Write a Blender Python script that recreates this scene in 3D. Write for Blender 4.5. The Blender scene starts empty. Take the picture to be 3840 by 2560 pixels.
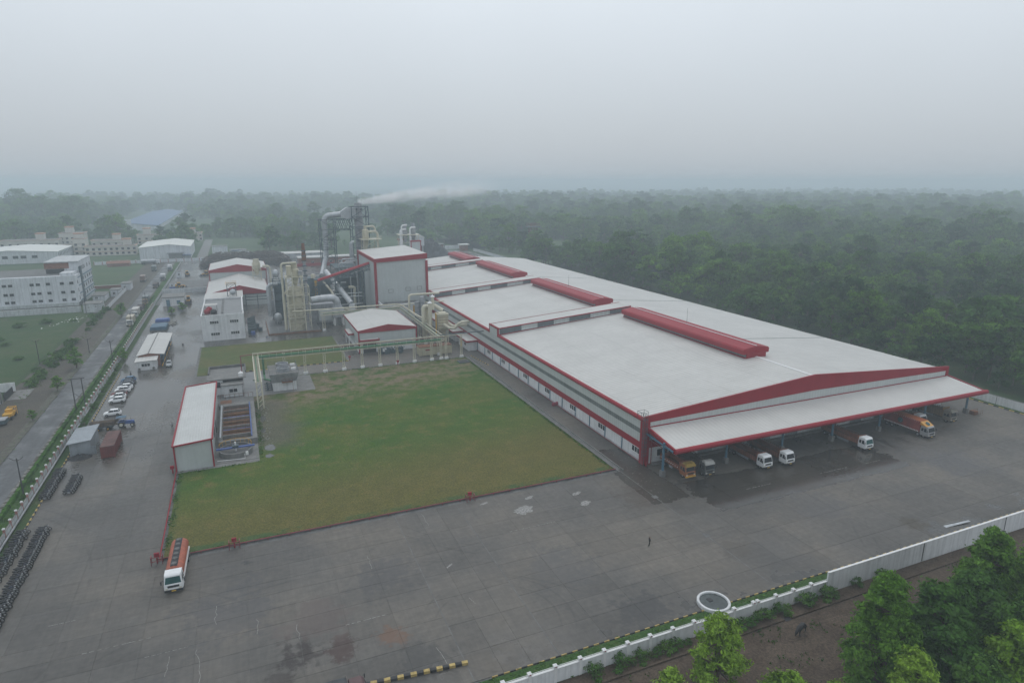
import bpy, bmesh, math, random
import numpy as np
from mathutils import Vector, Matrix
random.seed(7); RNG = np.random.default_rng(7)
R = math.radians
SC = bpy.context.scene
COL = SC.collection
# ---------------------------------------------------------------- camera
cam_d = bpy.data.cameras.new('camera'); cam = bpy.data.objects.new('camera', cam_d); COL.objects.link(cam)
cam.location = (0, 0, 55); cam.rotation_euler = (R(90 - 14.0), 0, R(-22.99))
cam_d.sensor_width = 36; cam_d.lens = 22.485; cam_d.clip_start = 0.5; cam_d.clip_end = 20000
SC.camera = cam
# ---------------------------------------------------------------- world: overcast daylight
W = bpy.data.worlds.new('World'); SC.world = W; W.use_nodes = True
nt = W.node_tree; nt.nodes.clear()
out = nt.nodes.new('ShaderNodeOutputWorld'); bg = nt.nodes.new('ShaderNodeBackground')
sky = nt.nodes.new('ShaderNodeTexSky'); sky.sky_type = 'NISHITA'; sky.sun_disc = False
sky.sun_elevation = R(58); sky.sun_rotation = R(20); sky.dust_density = 3; sky.air_density = 1.5; sky.ozone_density = 1
tc = nt.nodes.new('ShaderNodeTexCoord'); sx = nt.nodes.new('ShaderNodeSeparateXYZ'); cr = nt.nodes.new('ShaderNodeValToRGB')
nt.links.new(tc.outputs['Generated'], sx.inputs[0]); nt.links.new(sx.outputs['Z'], cr.inputs[0])
e = cr.color_ramp.elements                        # cloud deck: pale overhead, greyer towards the horizon
e[0].position = 0.0; e[0].color = (4.45, 4.9, 5.35, 1)
e[1].position = 1.0; e[1].color = (8.2, 8.7, 9.2, 1)
n = e.new(0.10); n.color = (5.5, 6.0, 6.55, 1)
n = e.new(0.25); n.color = (7.1, 7.7, 8.3, 1)
cn = nt.nodes.new('ShaderNodeTexNoise'); cn.inputs['Scale'].default_value = 2.2; cn.inputs['Detail'].default_value = 5; cn.inputs['Roughness'].default_value = .55; nt.links.new(tc.outputs['Generated'], cn.inputs['Vector'])
mr = nt.nodes.new('ShaderNodeMapRange'); mr.inputs[1].default_value = .3; mr.inputs[2].default_value = .7; mr.inputs[3].default_value = .975; mr.inputs[4].default_value = 1.025; nt.links.new(cn.outputs[0], mr.inputs[0])
vm = nt.nodes.new('ShaderNodeVectorMath'); vm.operation = 'SCALE'; nt.links.new(cr.outputs[0], vm.inputs[0]); nt.links.new(mr.outputs[0], vm.inputs[3])   # faint unevenness of the cloud deck
mx = nt.nodes.new('ShaderNodeMix'); mx.data_type = 'RGBA'; mx.inputs[0].default_value = 0.93
nt.links.new(sky.outputs[0], mx.inputs[6]); nt.links.new(vm.outputs[0], mx.inputs[7])
nt.links.new(mx.outputs[2], bg.inputs[0]); bg.inputs[1].default_value = 0.1
nt.links.new(bg.outputs[0], out.inputs[0])
# ---------------------------------------------------------------- sun behind the clouds
sl = bpy.data.lights.new('sun', 'SUN'); so = bpy.data.objects.new('sun', sl); COL.objects.link(so)
sl.energy = 0.5; sl.angle = R(40); sl.color = (1, .97, .93)
so.rotation_euler = (R(32), 0, R(-20 + 180)); so.location = (0, 0, 200)
# ---------------------------------------------------------------- view and render settings
vs = SC.view_settings; vs.view_transform = 'Standard'; vs.look = 'None'; vs.exposure = 0.1; vs.gamma = 1; vs.use_curve_mapping = False
SC.render.engine = 'CYCLES'
cy = SC.cycles; cy.max_bounces = 5; cy.diffuse_bounces = 3; cy.glossy_bounces = 2; cy.transmission_bounces = 3
cy.volume_bounces = 2; cy.transparent_max_bounces = 6; cy.use_denoising = True; cy.caustics_reflective = False; cy.caustics_refractive = False

# ================================================================ helpers
ORI = {}
def reg(o, parent=None):
    COL.objects.link(o)
    if parent is not None: o.parent = parent
def tag(o, label=None, cat=None, group=None, kind=None):
    if label: o['label'] = label
    if cat: o['category'] = cat
    if group: o['group'] = group
    if kind: o['kind'] = kind
    return o
def thing(name, label, cat, loc=(0, 0, 0), rz=0, group=None):
    o = bpy.data.objects.new(name, None); COL.objects.link(o); o.location = loc; o.rotation_euler = (0, 0, rz)
    o.empty_display_size = .2; ORI[o.name] = Vector(loc); return tag(o, label, cat, group)
def origin(p): return ORI.get(p.name, Vector((0, 0, 0)))

class MB:
    def __init__(s): s.v = []; s.f = []
    def poly(s, vs_, fs):
        b = len(s.v); s.v += [tuple(p) for p in vs_]; s.f += [tuple(b + i for i in f) for f in fs]; return s
    def box(s, x0, y0, z0, x1, y1, z1):
        return s.poly([(x0,y0,z0),(x1,y0,z0),(x1,y1,z0),(x0,y1,z0),(x0,y0,z1),(x1,y0,z1),(x1,y1,z1),(x0,y1,z1)],
                      [(3,2,1,0),(4,5,6,7),(0,1,5,4),(1,2,6,5),(2,3,7,6),(3,0,4,7)])
    def prism(s, pts, ax, a, b):
        f = {'x': lambda t, p: (t, p[0], p[1]), 'y': lambda t, p: (p[0], t, p[1]), 'z': lambda t, p: (p[0], p[1], t)}[ax]
        n = len(pts); area = sum(pts[i][0]*pts[(i+1) % n][1] - pts[(i+1) % n][0]*pts[i][1] for i in range(n))
        if (area < 0) != (ax == 'y'): pts = pts[::-1]
        vv = [f(a, p) for p in pts] + [f(b, p) for p in pts]
        fs = [tuple(range(n))[::-1], tuple(range(n, 2*n))] + [(i, (i+1) % n, n+(i+1) % n, n+i) for i in range(n)]
        return s.poly(vv, fs)
    def slab(s, q, t):                            # a sheet through 4 points, thickness t downwards
        q = [Vector(p) for p in q]; d = Vector((0, 0, t))
        if (q[1]-q[0]).cross(q[3]-q[0]).z < 0: q = q[::-1]
        return s.poly([p - d for p in q] + q, [(3,2,1,0),(4,5,6,7),(0,1,5,4),(1,2,6,5),(2,3,7,6),(3,0,4,7)])
    def cyl(s, p0, p1, r0, r1=None, n=10, cap=True):
        p0 = Vector(p0); p1 = Vector(p1); r1 = r0 if r1 is None else r1
        d = (p1 - p0).normalized(); u = d.orthogonal().normalized(); w = d.cross(u)
        vv = [p0 + r0*(math.cos(2*math.pi*i/n)*u + math.sin(2*math.pi*i/n)*w) for i in range(n)]
        vv += [p1 + r1*(math.cos(2*math.pi*i/n)*u + math.sin(2*math.pi*i/n)*w) for i in range(n)]
        fs = [(i, (i+1) % n, n+(i+1) % n, n+i) for i in range(n)]
        if cap: fs += [tuple(range(n))[::-1], tuple(range(n, 2*n))]
        return s.poly(vv, fs)
    def bar(s, p0, p1, w):                        # square bar
        return s.cyl(p0, p1, w*.7071, n=4)
    def tube(s, pts, r, n=8, cap=True):           # swept round tube through points
        pts = [Vector(p) for p in pts]; rings = []; u = None
        rs = r if isinstance(r, (list, tuple)) else [r]*len(pts)
        for i, p in enumerate(pts):
            d = (pts[min(i+1, len(pts)-1)] - pts[max(i-1, 0)]).normalized()
            u = d.orthogonal().normalized() if u is None else (u - d*u.dot(d)).normalized()
            w = d.cross(u); rings.append([p + rs[i]*(math.cos(2*math.pi*k/n)*u + math.sin(2*math.pi*k/n)*w) for k in range(n)])
        vv = [p for rg in rings for p in rg]; fs = []
        for i in range(len(pts)-1):
            for k in range(n): fs.append((i*n+k, i*n+(k+1) % n, (i+1)*n+(k+1) % n, (i+1)*n+k))
        if cap: fs += [tuple(range(n))[::-1], tuple(range((len(pts)-1)*n, len(pts)*n))]
        return s.poly(vv, fs)
    def lathe(s, prof, c=(0, 0), n=20):           # (r, z) profile turned about a vertical axis at c
        b = []; fs = []
        for r, z in prof: b += [(c[0]+r*math.cos(2*math.pi*k/n), c[1]+r*math.sin(2*math.pi*k/n), z) for k in range(n)]
        for i in range(len(prof)-1):
            for k in range(n): fs.append((i*n+k, i*n+(k+1) % n, (i+1)*n+(k+1) % n, (i+1)*n+k))
        fs += [tuple(range(n))[::-1], tuple(range((len(prof)-1)*n, len(prof)*n))]
        return s.poly(b, fs)
    def mesh(s, name, mat, off=(0, 0, 0), smooth=False):
        me = bpy.data.meshes.new(name); ox, oy, oz = off
        me.from_pydata([(x-ox, y-oy, z-oz) for x, y, z in s.v], [], s.f)
        if mat is not None: me.materials.append(mat)
        if smooth: me.shade_smooth(); me.set_sharp_from_angle(angle=R(40))
        me.update(); return me
    def to(s, name, mat, parent=None, smooth=False, loc=None):
        off = origin(parent) if parent is not None else Vector(loc or (0, 0, 0))
        o = bpy.data.objects.new(name, s.mesh(name, mat, off, smooth))
        if parent is None: o.location = off
        reg(o, parent); ORI[o.name] = off; return o
def B(*a): return MB().box(*a)
def inst(me, name, parent, loc, rz=0, color=None, scale=None):
    o = bpy.data.objects.new(name, me); off = origin(parent) if parent is not None else Vector((0, 0, 0))
    o.location = Vector(loc) - off; o.rotation_euler = (0, 0, rz)
    if color: o.color = color
    if scale: o.scale = scale
    reg(o, parent); return o
def copy_tree(o, parent=None):
    c = o.copy(); COL.objects.link(c); c.parent = parent
    for ch in o.children: copy_tree(ch, c)
    return c
def recolor(o, **k):                              # colour of the named parts (the paint reads the object colour)
    for ch in o.children:
        for key, col in k.items():
            if ch.name.split('.')[0] == key: ch.color = (*col, 1)
        recolor(ch, **k)
def place(proto, used, loc, rz, label, group, **cols):
    o = proto if not used else copy_tree(proto); used.append(1)
    o.location = loc; o.rotation_euler = (0, 0, rz); tag(o, label, None, group); recolor(o, **cols); return o

# ================================================================ materials
def new_mat(name):
    m = bpy.data.materials.new(name); m.use_nodes = True; m.node_tree.nodes.clear(); return m, m.node_tree
class N:
    """tiny node builder"""
    def __init__(s, t): s.t = t
    def add(s, typ, **k):
        n = s.t.nodes.new('ShaderNode' + typ)
        for a, b in k.items(): setattr(n, a, b)
        return n
    def put(s, sock, v):
        if isinstance(v, bpy.types.NodeSocket): s.t.links.new(v, sock)
        elif v is not None: sock.default_value = v
    def math(s, op, a, b=None, c=None, clamp=False):
        n = s.add('Math', operation=op, use_clamp=clamp); s.put(n.inputs[0], a); s.put(n.inputs[1], b); s.put(n.inputs[2], c); return n.outputs[0]
    def noise(s, vec, scale, detail=3, rough=.55, dist=0):
        n = s.add('TexNoise'); s.put(n.inputs['Vector'], vec); s.put(n.inputs['Scale'], scale); n.inputs['Detail'].default_value = detail
        n.inputs['Roughness'].default_value = rough; n.inputs['Distortion'].default_value = dist; return n.outputs[0]
    def ramp(s, v, lo, hi, a=0., b=1.):
        n = s.add('MapRange', interpolation_type='SMOOTHSTEP'); s.put(n.inputs[0], v); n.inputs[1].default_value = lo; n.inputs[2].default_value = hi
        n.inputs[3].default_value = a; n.inputs[4].default_value = b; return n.outputs[0]
    def mix(s, f, a, b, blend='MIX'):
        n = s.add('Mix', data_type='RGBA', blend_type=blend); s.put(n.inputs[0], f)
        for i, v in ((6, a), (7, b)): s.put(n.inputs[i], (*v, 1) if isinstance(v, tuple) and len(v) == 3 else v)
        return n.outputs[2]
    def scalec(s, col, f):                        # colour times a float socket
        n = s.add('VectorMath', operation='SCALE'); s.put(n.inputs[0], col); s.put(n.inputs[3], f); return n.outputs[0]
    def mapv(s, vec, sc=(1, 1, 1), rot=(0, 0, 0)):
        n = s.add('Mapping'); s.put(n.inputs[0], vec); n.inputs['Scale'].default_value = sc; n.inputs['Rotation'].default_value = rot; return n.outputs[0]
    def bsdf(s, col, rough=.7, metal=0., spec=.5, normal=None, emis=None):
        p = s.add('BsdfPrincipled'); s.put(p.inputs['Base Color'], (*col, 1) if isinstance(col, tuple) else col)
        s.put(p.inputs['Roughness'], rough); p.inputs['Metallic'].default_value = metal; p.inputs['Specular IOR Level'].default_value = spec
        if normal is not None: s.put(p.inputs['Normal'], normal)
        return p
    def bump(s, h, dist=.02, st=.5):
        b = s.add('Bump'); b.inputs['Strength'].default_value = st; b.inputs['Distance'].default_value = dist; s.put(b.inputs['Height'], h); return b.outputs[0]
    def end(s, sh):
        o = s.add('OutputMaterial'); s.t.links.new(sh.outputs[0] if hasattr(sh, 'outputs') else sh, o.inputs[0])
def pos(n): return n.add('NewGeometry').outputs['Position']
def plain(name, col, rough=.65, metal=0., var=.12, scale=.8, spec=.5, rust=None, rustamt=.5, streak=0., objcol=False, objvar=0., ribs=None, ribamt=.12):
    """painted or worn surface: colour, large and fine mottling, optional run-off streaks, rust spots and sheet ribs"""
    m, t = new_mat(name); n = N(t); p = pos(n)
    c = n.add('ObjectInfo').outputs['Color'] if objcol else n.add('RGB').outputs[0]
    if not objcol: c.default_value = (*col, 1)
    f = n.ramp(n.noise(p, scale, 5, .6), .3, .7, 1-var, 1+var)
    f = n.math('MULTIPLY', f, n.ramp(n.noise(p, scale*7, 3), .3, .7, 1-var*.5, 1+var*.5))
    if streak: f = n.math('MULTIPLY', f, n.ramp(n.noise(n.mapv(p, (1.6, 1.6, .09)), 1., 4, .65), .38, .75, 1, 1-streak))
    if objvar: f = n.math('MULTIPLY', f, n.ramp(n.add('ObjectInfo').outputs['Random'], 0, 1, 1-objvar, 1+objvar))
    if name == 'roof_white':              # run-off streaks down the slope and grimy sheet laps
        f = n.math('MULTIPLY', f, n.ramp(n.noise(n.mapv(p, (.035, .9, 1) if ribs[0] == 'Y' else (.9, .10, 1)), 1., 5, .7), .45, .8, 1, .90))
        sl_ = n.add('SeparateXYZ'); n.put(sl_.inputs[0], p); lp = n.math('FRACT', n.math('DIVIDE', sl_.outputs[0 if ribs[0] == 'Y' else 1], 11.1 if ribs[0] == 'Y' else 5.))
        f = n.math('MULTIPLY', f, n.ramp(n.math('ABSOLUTE', n.math('SUBTRACT', lp, .5)), .008, .02, .90, 1.))
    nor = None
    if ribs:
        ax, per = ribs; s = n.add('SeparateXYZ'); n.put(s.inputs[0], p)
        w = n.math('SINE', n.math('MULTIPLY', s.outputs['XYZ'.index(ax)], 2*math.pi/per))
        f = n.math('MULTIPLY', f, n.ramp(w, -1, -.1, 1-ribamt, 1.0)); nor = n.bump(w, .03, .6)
    c = n.scalec(c, f)
    if rust: c = n.mix(n.ramp(n.noise(p, scale*1.7, 6, .7), 1-rustamt, 1-rustamt+.18), c, rust)
    n.end(n.bsdf(c, rough, metal, spec, nor)); return m
M = {}
def mk(k, *a, **kw): M[k] = plain(k, *a, **kw); return M[k]
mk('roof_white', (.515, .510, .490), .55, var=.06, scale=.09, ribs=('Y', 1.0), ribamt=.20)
mk('roof_white_x', (.515, .510, .490), .55, var=.05, scale=.09, ribs=('X', 1.0), ribamt=.07)
mk('roof_plain', (.49, .50, .49), .55, var=.06, scale=.15, ribs=('X', .5), ribamt=.05)
mk('clad_far', (.44, .47, .465), .55, var=.06, scale=.12, streak=.10)
mk('clad', (.50, .53, .52), .55, var=.05, scale=.15, streak=.08, ribs=('Y', .8), ribamt=.09)
mk('clad_x', (.50, .53, .52), .55, var=.05, scale=.15, streak=.08, ribs=('X', .8), ribamt=.07)
mk('translucent', (.17, .19, .19), .4, var=.15, scale=.3, streak=.2, ribs=('Y', .8), ribamt=.15)
mk('translucent_x', (.12, .14, .15), .4, var=.15, scale=.3, streak=.2, ribs=('X', .8), ribamt=.12)
mk('red', (.27, .013, .024), .55, spec=.25, var=.07, scale=.3, streak=.06)
mk('red_rib', (.29, .014, .026), .55, spec=.25, var=.07, scale=.3, ribs=('X', .35), ribamt=.14)
mk('red_rib_y', (.29, .014, .026), .55, spec=.25, var=.07, scale=.3, ribs=('Y', .35), ribamt=.12)
mk('white', (.66, .67, .68), .7, var=.07, scale=.25, streak=.24)
mk('white_far', (.62, .64, .67), .7, var=.08, scale=.2, streak=.36)
mk('old_wall', (.48, .50, .51), .85, var=.14, scale=.4, streak=.3, rust=(.16, .17, .14), rustamt=.38)
mk('trim_white', (.7, .7, .7), .6, var=.05)
mk('glass', (.018, .022, .028), .08, var=.1, spec=.6)
mk('glass_teal', (.02, .09, .09), .1, var=.2, spec=.6)
mk('dark', (.025, .025, .028), .7, var=.2)
mk('black_rubber', (.02, .02, .02), .85, var=.2)
mk('rim', (.22, .22, .22), .45, .3, var=.2)
mk('chrome', (.30, .31, .32), .4, .6, var=.1)
mk('steel_blue', (.055, .085, .10), .6, var=.2)
mk('post_blue', (.06, .15, .22), .55, var=.15, streak=.2)
mk('conc', (.18, .178, .172), .8, var=.15, scale=.5, streak=.2)
mk('conc_dark', (.13, .13, .128), .8, var=.25, scale=.5, streak=.2)
mk('conc_wet', (.10, .10, .10), .3, var=.25, scale=.4)
mk('cream', (.50, .46, .34), .6, var=.10, scale=.5, streak=.22, rust=(.22, .14, .07), rustamt=.36)
mk('cream_pipe', (.55, .52, .41), .55, var=.08, scale=.4, streak=.12)
mk('alu', (.42, .44, .46), .42, .35, var=.14, scale=.6, streak=.12)
mk('alu_dull', (.30, .31, .33), .55, .2, var=.2, scale=.7, streak=.2)
mk('green_pipe', (.05, .18, .085), .5, var=.15)
mk('red_pipe', (.20, .035, .04), .5, var=.15)
mk('yellow', (.55, .30, .03), .6, var=.15, streak=.15)
mk('rust', (.17, .075, .04), .85, var=.3, scale=.8, streak=.2)
mk('rust_grate', (.15, .085, .04), .85, var=.35, scale=1.2)
mk('blue_paint', (.05, .10, .30), .55, var=.15)
mk('tin', (.30, .33, .36), .5, .25, var=.12, scale=.5, streak=.2, ribs=('Y', .5), ribamt=.14)
mk('tin_x', (.30, .33, .36), .5, .25, var=.12, scale=.5, streak=.2, ribs=('X', .5), ribamt=.14)
mk('tarp_blue', (.05, .11, .17), .6, var=.25, scale=1.)
mk('tarp_dark', (.045, .05, .055), .7, var=.3, scale=1.)
mk('brick', (.22, .10, .07), .85, var=.25, scale=1.5)
mk('bark', (.10, .075, .055), .9, var=.3, scale=2.)
mk('wood', (.085, .065, .052), .85, var=.35, scale=1.4)
mk('pole', (.05, .048, .05), .8, var=.2)
mk('coal', (.03, .03, .032), .9, var=.4, scale=1.)
mk('debris', (.20, .195, .18), .8, var=.4, scale=2.5)
mk('paint', (1, 1, 1), .35, objcol=True, var=.05, scale=.8, spec=.5)
mk('paint_worn', (1, 1, 1), .6, objcol=True, var=.2, scale=1.2, streak=.3, rust=(.10, .06, .04), rustamt=.33)
mk('kerb_yellow', (.42, .31, .11), .7, var=.22, scale=2)
mk('kerb_black', (.03, .03, .032), .7, var=.22, scale=2)
mk('far_blue', (.05, .11, .22), .6, var=.08, scale=.05)
mk('far_house', (.58, .55, .50), .8, var=.08, scale=.2, streak=.15)
mk('far_trim', (.42, .22, .14), .8, var=.15)
mk('median', (.085, .082, .065), .9, var=.3, scale=.7)
mk('edge_stone', (.17, .165, .15), .9, var=.4, scale=.6)
mk('water', (.035, .045, .045), .06, var=.3, scale=.4, spec=.6)
mk('puddle', (.05, .05, .045), .12, var=.3, scale=.6, spec=.6)
mk('skin', (.16, .085, .055), .6, var=.1)
mk('cowhide', (.012, .011, .012), .65, var=.3, scale=3)
mk('cloth', (1, 1, 1), .8, objcol=True, var=.15, scale=4)
mk('lamp_glass', (.6, .58, .5), .2, var=.1)
mk('plate', (.6, .38, .05), .5, var=.05)

# concrete yard: slab-to-slab tone, trowel streaks, damp and wet areas, oil and rust stains
def concrete(name, base=(.116, .109, .100)):
    m, t = new_mat(name); n = N(t); p = pos(n)
    s = n.add('SeparateXYZ'); n.put(s.inputs[0], p); X, Y = s.outputs[0], s.outputs[1]
    wob = n.math('MULTIPLY', n.math('SUBTRACT', n.noise(p, .22, 5, .65), .5), 7.)
    fine = n.noise(p, .9, 6, .65)
    f = n.ramp(n.add('ObjectInfo').outputs['Random'], 0, 1, .92, 1.07)
    f = n.math('MULTIPLY', f, n.ramp(n.noise(p, .06, 5, .6), .3, .7, .76, 1.20))
    f = n.math('MULTIPLY', f, n.ramp(fine, .3, .72, .87, 1.10))
    f = n.math('MULTIPLY', f, n.ramp(n.noise(n.mapv(p, (.12, 2.2, 1)), 1., 4, .6), .35, .7, .93, 1.06))
    f = n.math('MULTIPLY', f, n.ramp(n.noise(n.mapv(p, (2.6, .10, 1)), 1., 4, .6), .35, .7, .94, 1.05))
    c = n.scalec(n.mix(n.ramp(n.noise(p, .06, 4), .4, .65), base, tuple(b*k for b, k in zip(base, (1.05, 1.0, .93)))), f)
    def band(v, a, b, soft):                       # 1 between a and b, ragged edge
        v = n.math('ADD', v, n.math('MULTIPLY', wob, soft))
        return n.math('MULTIPLY', n.ramp(v, a-.4, a+.4), n.ramp(v, b-.4, b+.4, 1, 0))
    wet = n.math('MULTIPLY', band(X, 72, 120, 1.6), band(Y, 77.5, 89.3, .42))            # hosed strip along the dock
    wet2 = n.math('MULTIPLY', n.math('MULTIPLY', band(X, 108, 152, .8), n.ramp(Y, 79, 88)), n.ramp(n.noise(n.mapv(p, (.5, .06, 1)), 1., 4, .5), .42, .62))
    wet3 = n.math('MULTIPLY', band(X, 62.5, 71, .3), band(Y, 84, 108, .6))
    w = n.math('MAXIMUM', wet, n.math('MAXIMUM', n.math('MULTIPLY', wet2, .65), n.math('MULTIPLY', wet3, .8)))
    damp = n.ramp(n.noise(p, .05, 4, .5), .46, .74)
    damp = n.math('MULTIPLY', damp, .7)
    left = n.math('MULTIPLY', n.ramp(X, -17, -12, 1, 0), n.ramp(Y, 95, 165, .35, 1.0))  # standing film on the service road
    left = n.math('MAXIMUM', left, n.ramp(Y, 190, 215))
    left = n.math('MULTIPLY', left, n.ramp(n.noise(n.mapv(p, (.09, .035, 1)), 1., 3, .5), .25, .70, .45, 1.))
    def blob(cx, cy_, r):
        dx = n.math('SUBTRACT', X, cx); dy = n.math('SUBTRACT', Y, cy_)
        d = n.math('SQRT', n.math('ADD', n.math('MULTIPLY', dx, dx), n.math('MULTIPLY', dy, dy)))
        return n.ramp(n.math('ADD', d, n.math('ADD', n.math('MULTIPLY', wob, r*.42), n.math('MULTIPLY', n.math('SUBTRACT', fine, .5), r*2.2))), r*.45, r*.95, 1, 0)
    def ring(cx, cy_, r, wd):                      # tyre track arc
        dx = n.math('SUBTRACT', X, cx); dy = n.math('SUBTRACT', Y, cy_)
        d = n.math('SQRT', n.math('ADD', n.math('MULTIPLY', dx, dx), n.math('MULTIPLY', dy, dy)))
        return n.math('MULTIPLY', n.ramp(n.math('ABSOLUTE', n.math('SUBTRACT', d, r)), wd*.4, wd, 1, 0), n.ramp(n.noise(p, .11, 3), .42, .62))
    trk = None
    for q in ((26, 66, 8.2, .22), (26, 66, 10.1, .22), (-30, 60, 33, .25), (-30, 60, 34.9, .25), (120, 40, 38, .3), (120, 40, 40.2, .3), (60, 120, 47, .25), (60, 120, 49, .25), (-60, 95, 36, .3), (-60, 95, 38, .3), (5, 40, 44, .25), (5, 40, 46, .25)):
        k_ = ring(*q); trk = k_ if trk is None else n.math('MAXIMUM', trk, k_)
    c = n.scalec(c, n.ramp(trk, 0, 1, 1.0, .83))
    scuff = n.math('MULTIPLY', n.ramp(n.noise(n.mapv(p, (.25, 1.6, 1), (0, 0, .35)), 1., 6, .7), .60, .72), .22)
    c = n.scalec(c, n.math('SUBTRACT', 1., scuff))
    edge = n.math('MULTIPLY', band(Y, 57.5, 62, .55), n.ramp(n.noise(p, .13, 4), .5, .62))
    wetall = n.math('MAXIMUM', n.math('MAXIMUM', w, damp), n.math('MAXIMUM', left, edge), clamp=True)
    c = n.scalec(n.mix(n.math('MULTIPLY', w, .5), c, (.07, .06, .05)), n.ramp(wetall, 0, 1, 1.0, .60))
    for cx, cy_, r, col, a in ((2.1, 70.4, 3.4, (.028, .02, .02), .75), (-.6, 66.8, 2.0, (.04, .03, .028), .6), (6.9, 69.4, 2.3, (.055, .03, .027), .8), (12.6, 69.1, 2.4, (.15, .085, .055), .75),
                               (4.5, 76, 5, (.115, .088, .08), .5), (62, 88, 5, (.07, .055, .045), .6), (75, 88, 4, (.04, .037, .035), .7), (-28, 146, 3, (.14, .10, .08), .55), (15, 62.5, 4, (.05, .05, .05), .5), (44, 61, 4.5, (.05, .05, .052), .6), (99, 62, 2.2, (.06, .05, .035), .7), (-3.5, 93.5, .9, (.03, .03, .032), .9), (15, 82, 5.5, (.07, .068, .07), .55), (-6, 82, 7, (.075, .074, .078), .5), (-14, 66, 7, (.08, .08, .085), .5), (66, 68, 3, (.075, .065, .055), .5), (90, 73, 6, (.085, .085, .09), .4), (130, 76, 8, (.09, .09, .098), .45), (40, 74, 7, (.085, .085, .088), .4)):
        c = n.mix(n.math('MULTIPLY', blob(cx, cy_, r), a), c, col)
    rough = n.ramp(n.math('MAXIMUM', wetall, n.math('MULTIPLY', fine, .25)), .1, 1, .62, .12)
    rough = n.math('ADD', rough, n.ramp(n.noise(p, 1.5, 4), .3, .7, -.04, .10), clamp=True)
    n.end(n.bsdf(c, rough, 0, .38, n.bump(n.noise(p, 3., 5, .7), .01, .12))); M[name] = m
concrete('yard_conc')
def turf(name, cols, scale=.06, thr=(.38, .62), extra=None):
    m, t = new_mat(name); n = N(t); p = pos(n); s = n.add('SeparateXYZ'); n.put(s.inputs[0], p)
    a = n.noise(n.mapv(p, (1, 1.5, 1)), scale, 7, .68, .5); b = n.noise(p, scale*4.5, 6, .7); d = n.noise(p, 3.5, 5, .7)
    c = n.mix(n.ramp(a, *thr), cols[0], cols[1])
    c = n.mix(n.math('MULTIPLY', n.ramp(b, .50, .70), .75), c, cols[2])
    if extra: c = extra(n, c, p, s, a, b)
    f = n.math('MULTIPLY', n.ramp(d, .28, .74, .58, 1.40), n.ramp(b, .3, .7, .9, 1.1))
    f = n.math('MULTIPLY', f, n.ramp(n.noise(p, 14., 3, .7), .3, .7, .8, 1.2))
    n.end(n.bsdf(n.scalec(c, f), .95, 0, .2, n.bump(d, .12, .5))); M[name] = m
def lawn_extra(n, c, p, s, a, b):
    X, Y = s.outputs[0], s.outputs[1]; w = n.math('MULTIPLY', n.math('SUBTRACT', a, .5), 30.)
    yy = n.math('ADD', Y, n.math('ADD', w, n.math('MULTIPLY', X, -.16)))
    c = n.mix(n.ramp(yy, 104, 128, .78, 0), c, (.122, .102, .031))            # parched front strip
    c = n.mix(n.math('MULTIPLY', n.ramp(yy, 150, 172), n.ramp(b, .40, .58)), c, (.165, .13, .085))   # bare earth at the back
    mud = n.math('MULTIPLY', n.ramp(n.math('ADD', X, n.math('MULTIPLY', w, .45)), 4, 12, 1, 0), n.ramp(Y, 132, 142))
    c = n.mix(n.math('MULTIPLY', mud, n.ramp(Y, 166, 172, .8, .2)), c, (.105, .095, .075))
    e = n.math('MAXIMUM', n.ramp(X, -14.6, -13.6, 1, 0), n.ramp(Y, 100.6, 101.4, 1, 0))
    return n.mix(n.math('MULTIPLY', e, n.ramp(b, .42, .6)), c, (.05, .09, .03))
turf('lawn', ((.038, .100, .010), (.078, .108, .018), (.125, .105, .034)), .055, (.34, .62), lawn_extra)
turf('lawn_back', ((.075, .105, .030), (.10, .105, .035), (.12, .105, .045)), .05)
turf('grass', ((.035, .085, .020), (.05, .10, .028), (.07, .09, .03)), .2)
turf('field', ((.045, .085, .035), (.065, .105, .042), (.085, .085, .055)), .018, (.35, .65))
turf('scrub', ((.035, .075, .022), (.055, .085, .03), (.085, .075, .05)), .03)
turf('forest_floor', ((.030, .060, .020), (.045, .08, .028), (.06, .06, .035)), .03)
turf('dirt', ((.072, .053, .040), (.102, .077, .058), (.048, .035, .027)), .16, (.36, .62))
turf('dirt_road', ((.085, .078, .068), (.105, .093, .078), (.06, .065, .042)), .12)
def asphalt():
    m, t = new_mat('asphalt'); n = N(t); p = pos(n)
    f = n.math('MULTIPLY', n.ramp(n.noise(n.mapv(p, (.7, .05, 1)), 1., 5, .6), .3, .7, .82, 1.2), n.ramp(n.noise(p, 1.2, 5, .7), .3, .7, .85, 1.15))
    c = n.scalec(n.add('RGB').outputs[0], f); m.node_tree.nodes['RGB'].outputs[0].default_value = (.078, .081, .085, 1)
    n.end(n.bsdf(c, n.ramp(n.noise(p, .15, 4), .4, .7, .7, .3), 0, .5)); M['asphalt'] = m
asphalt()
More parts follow.
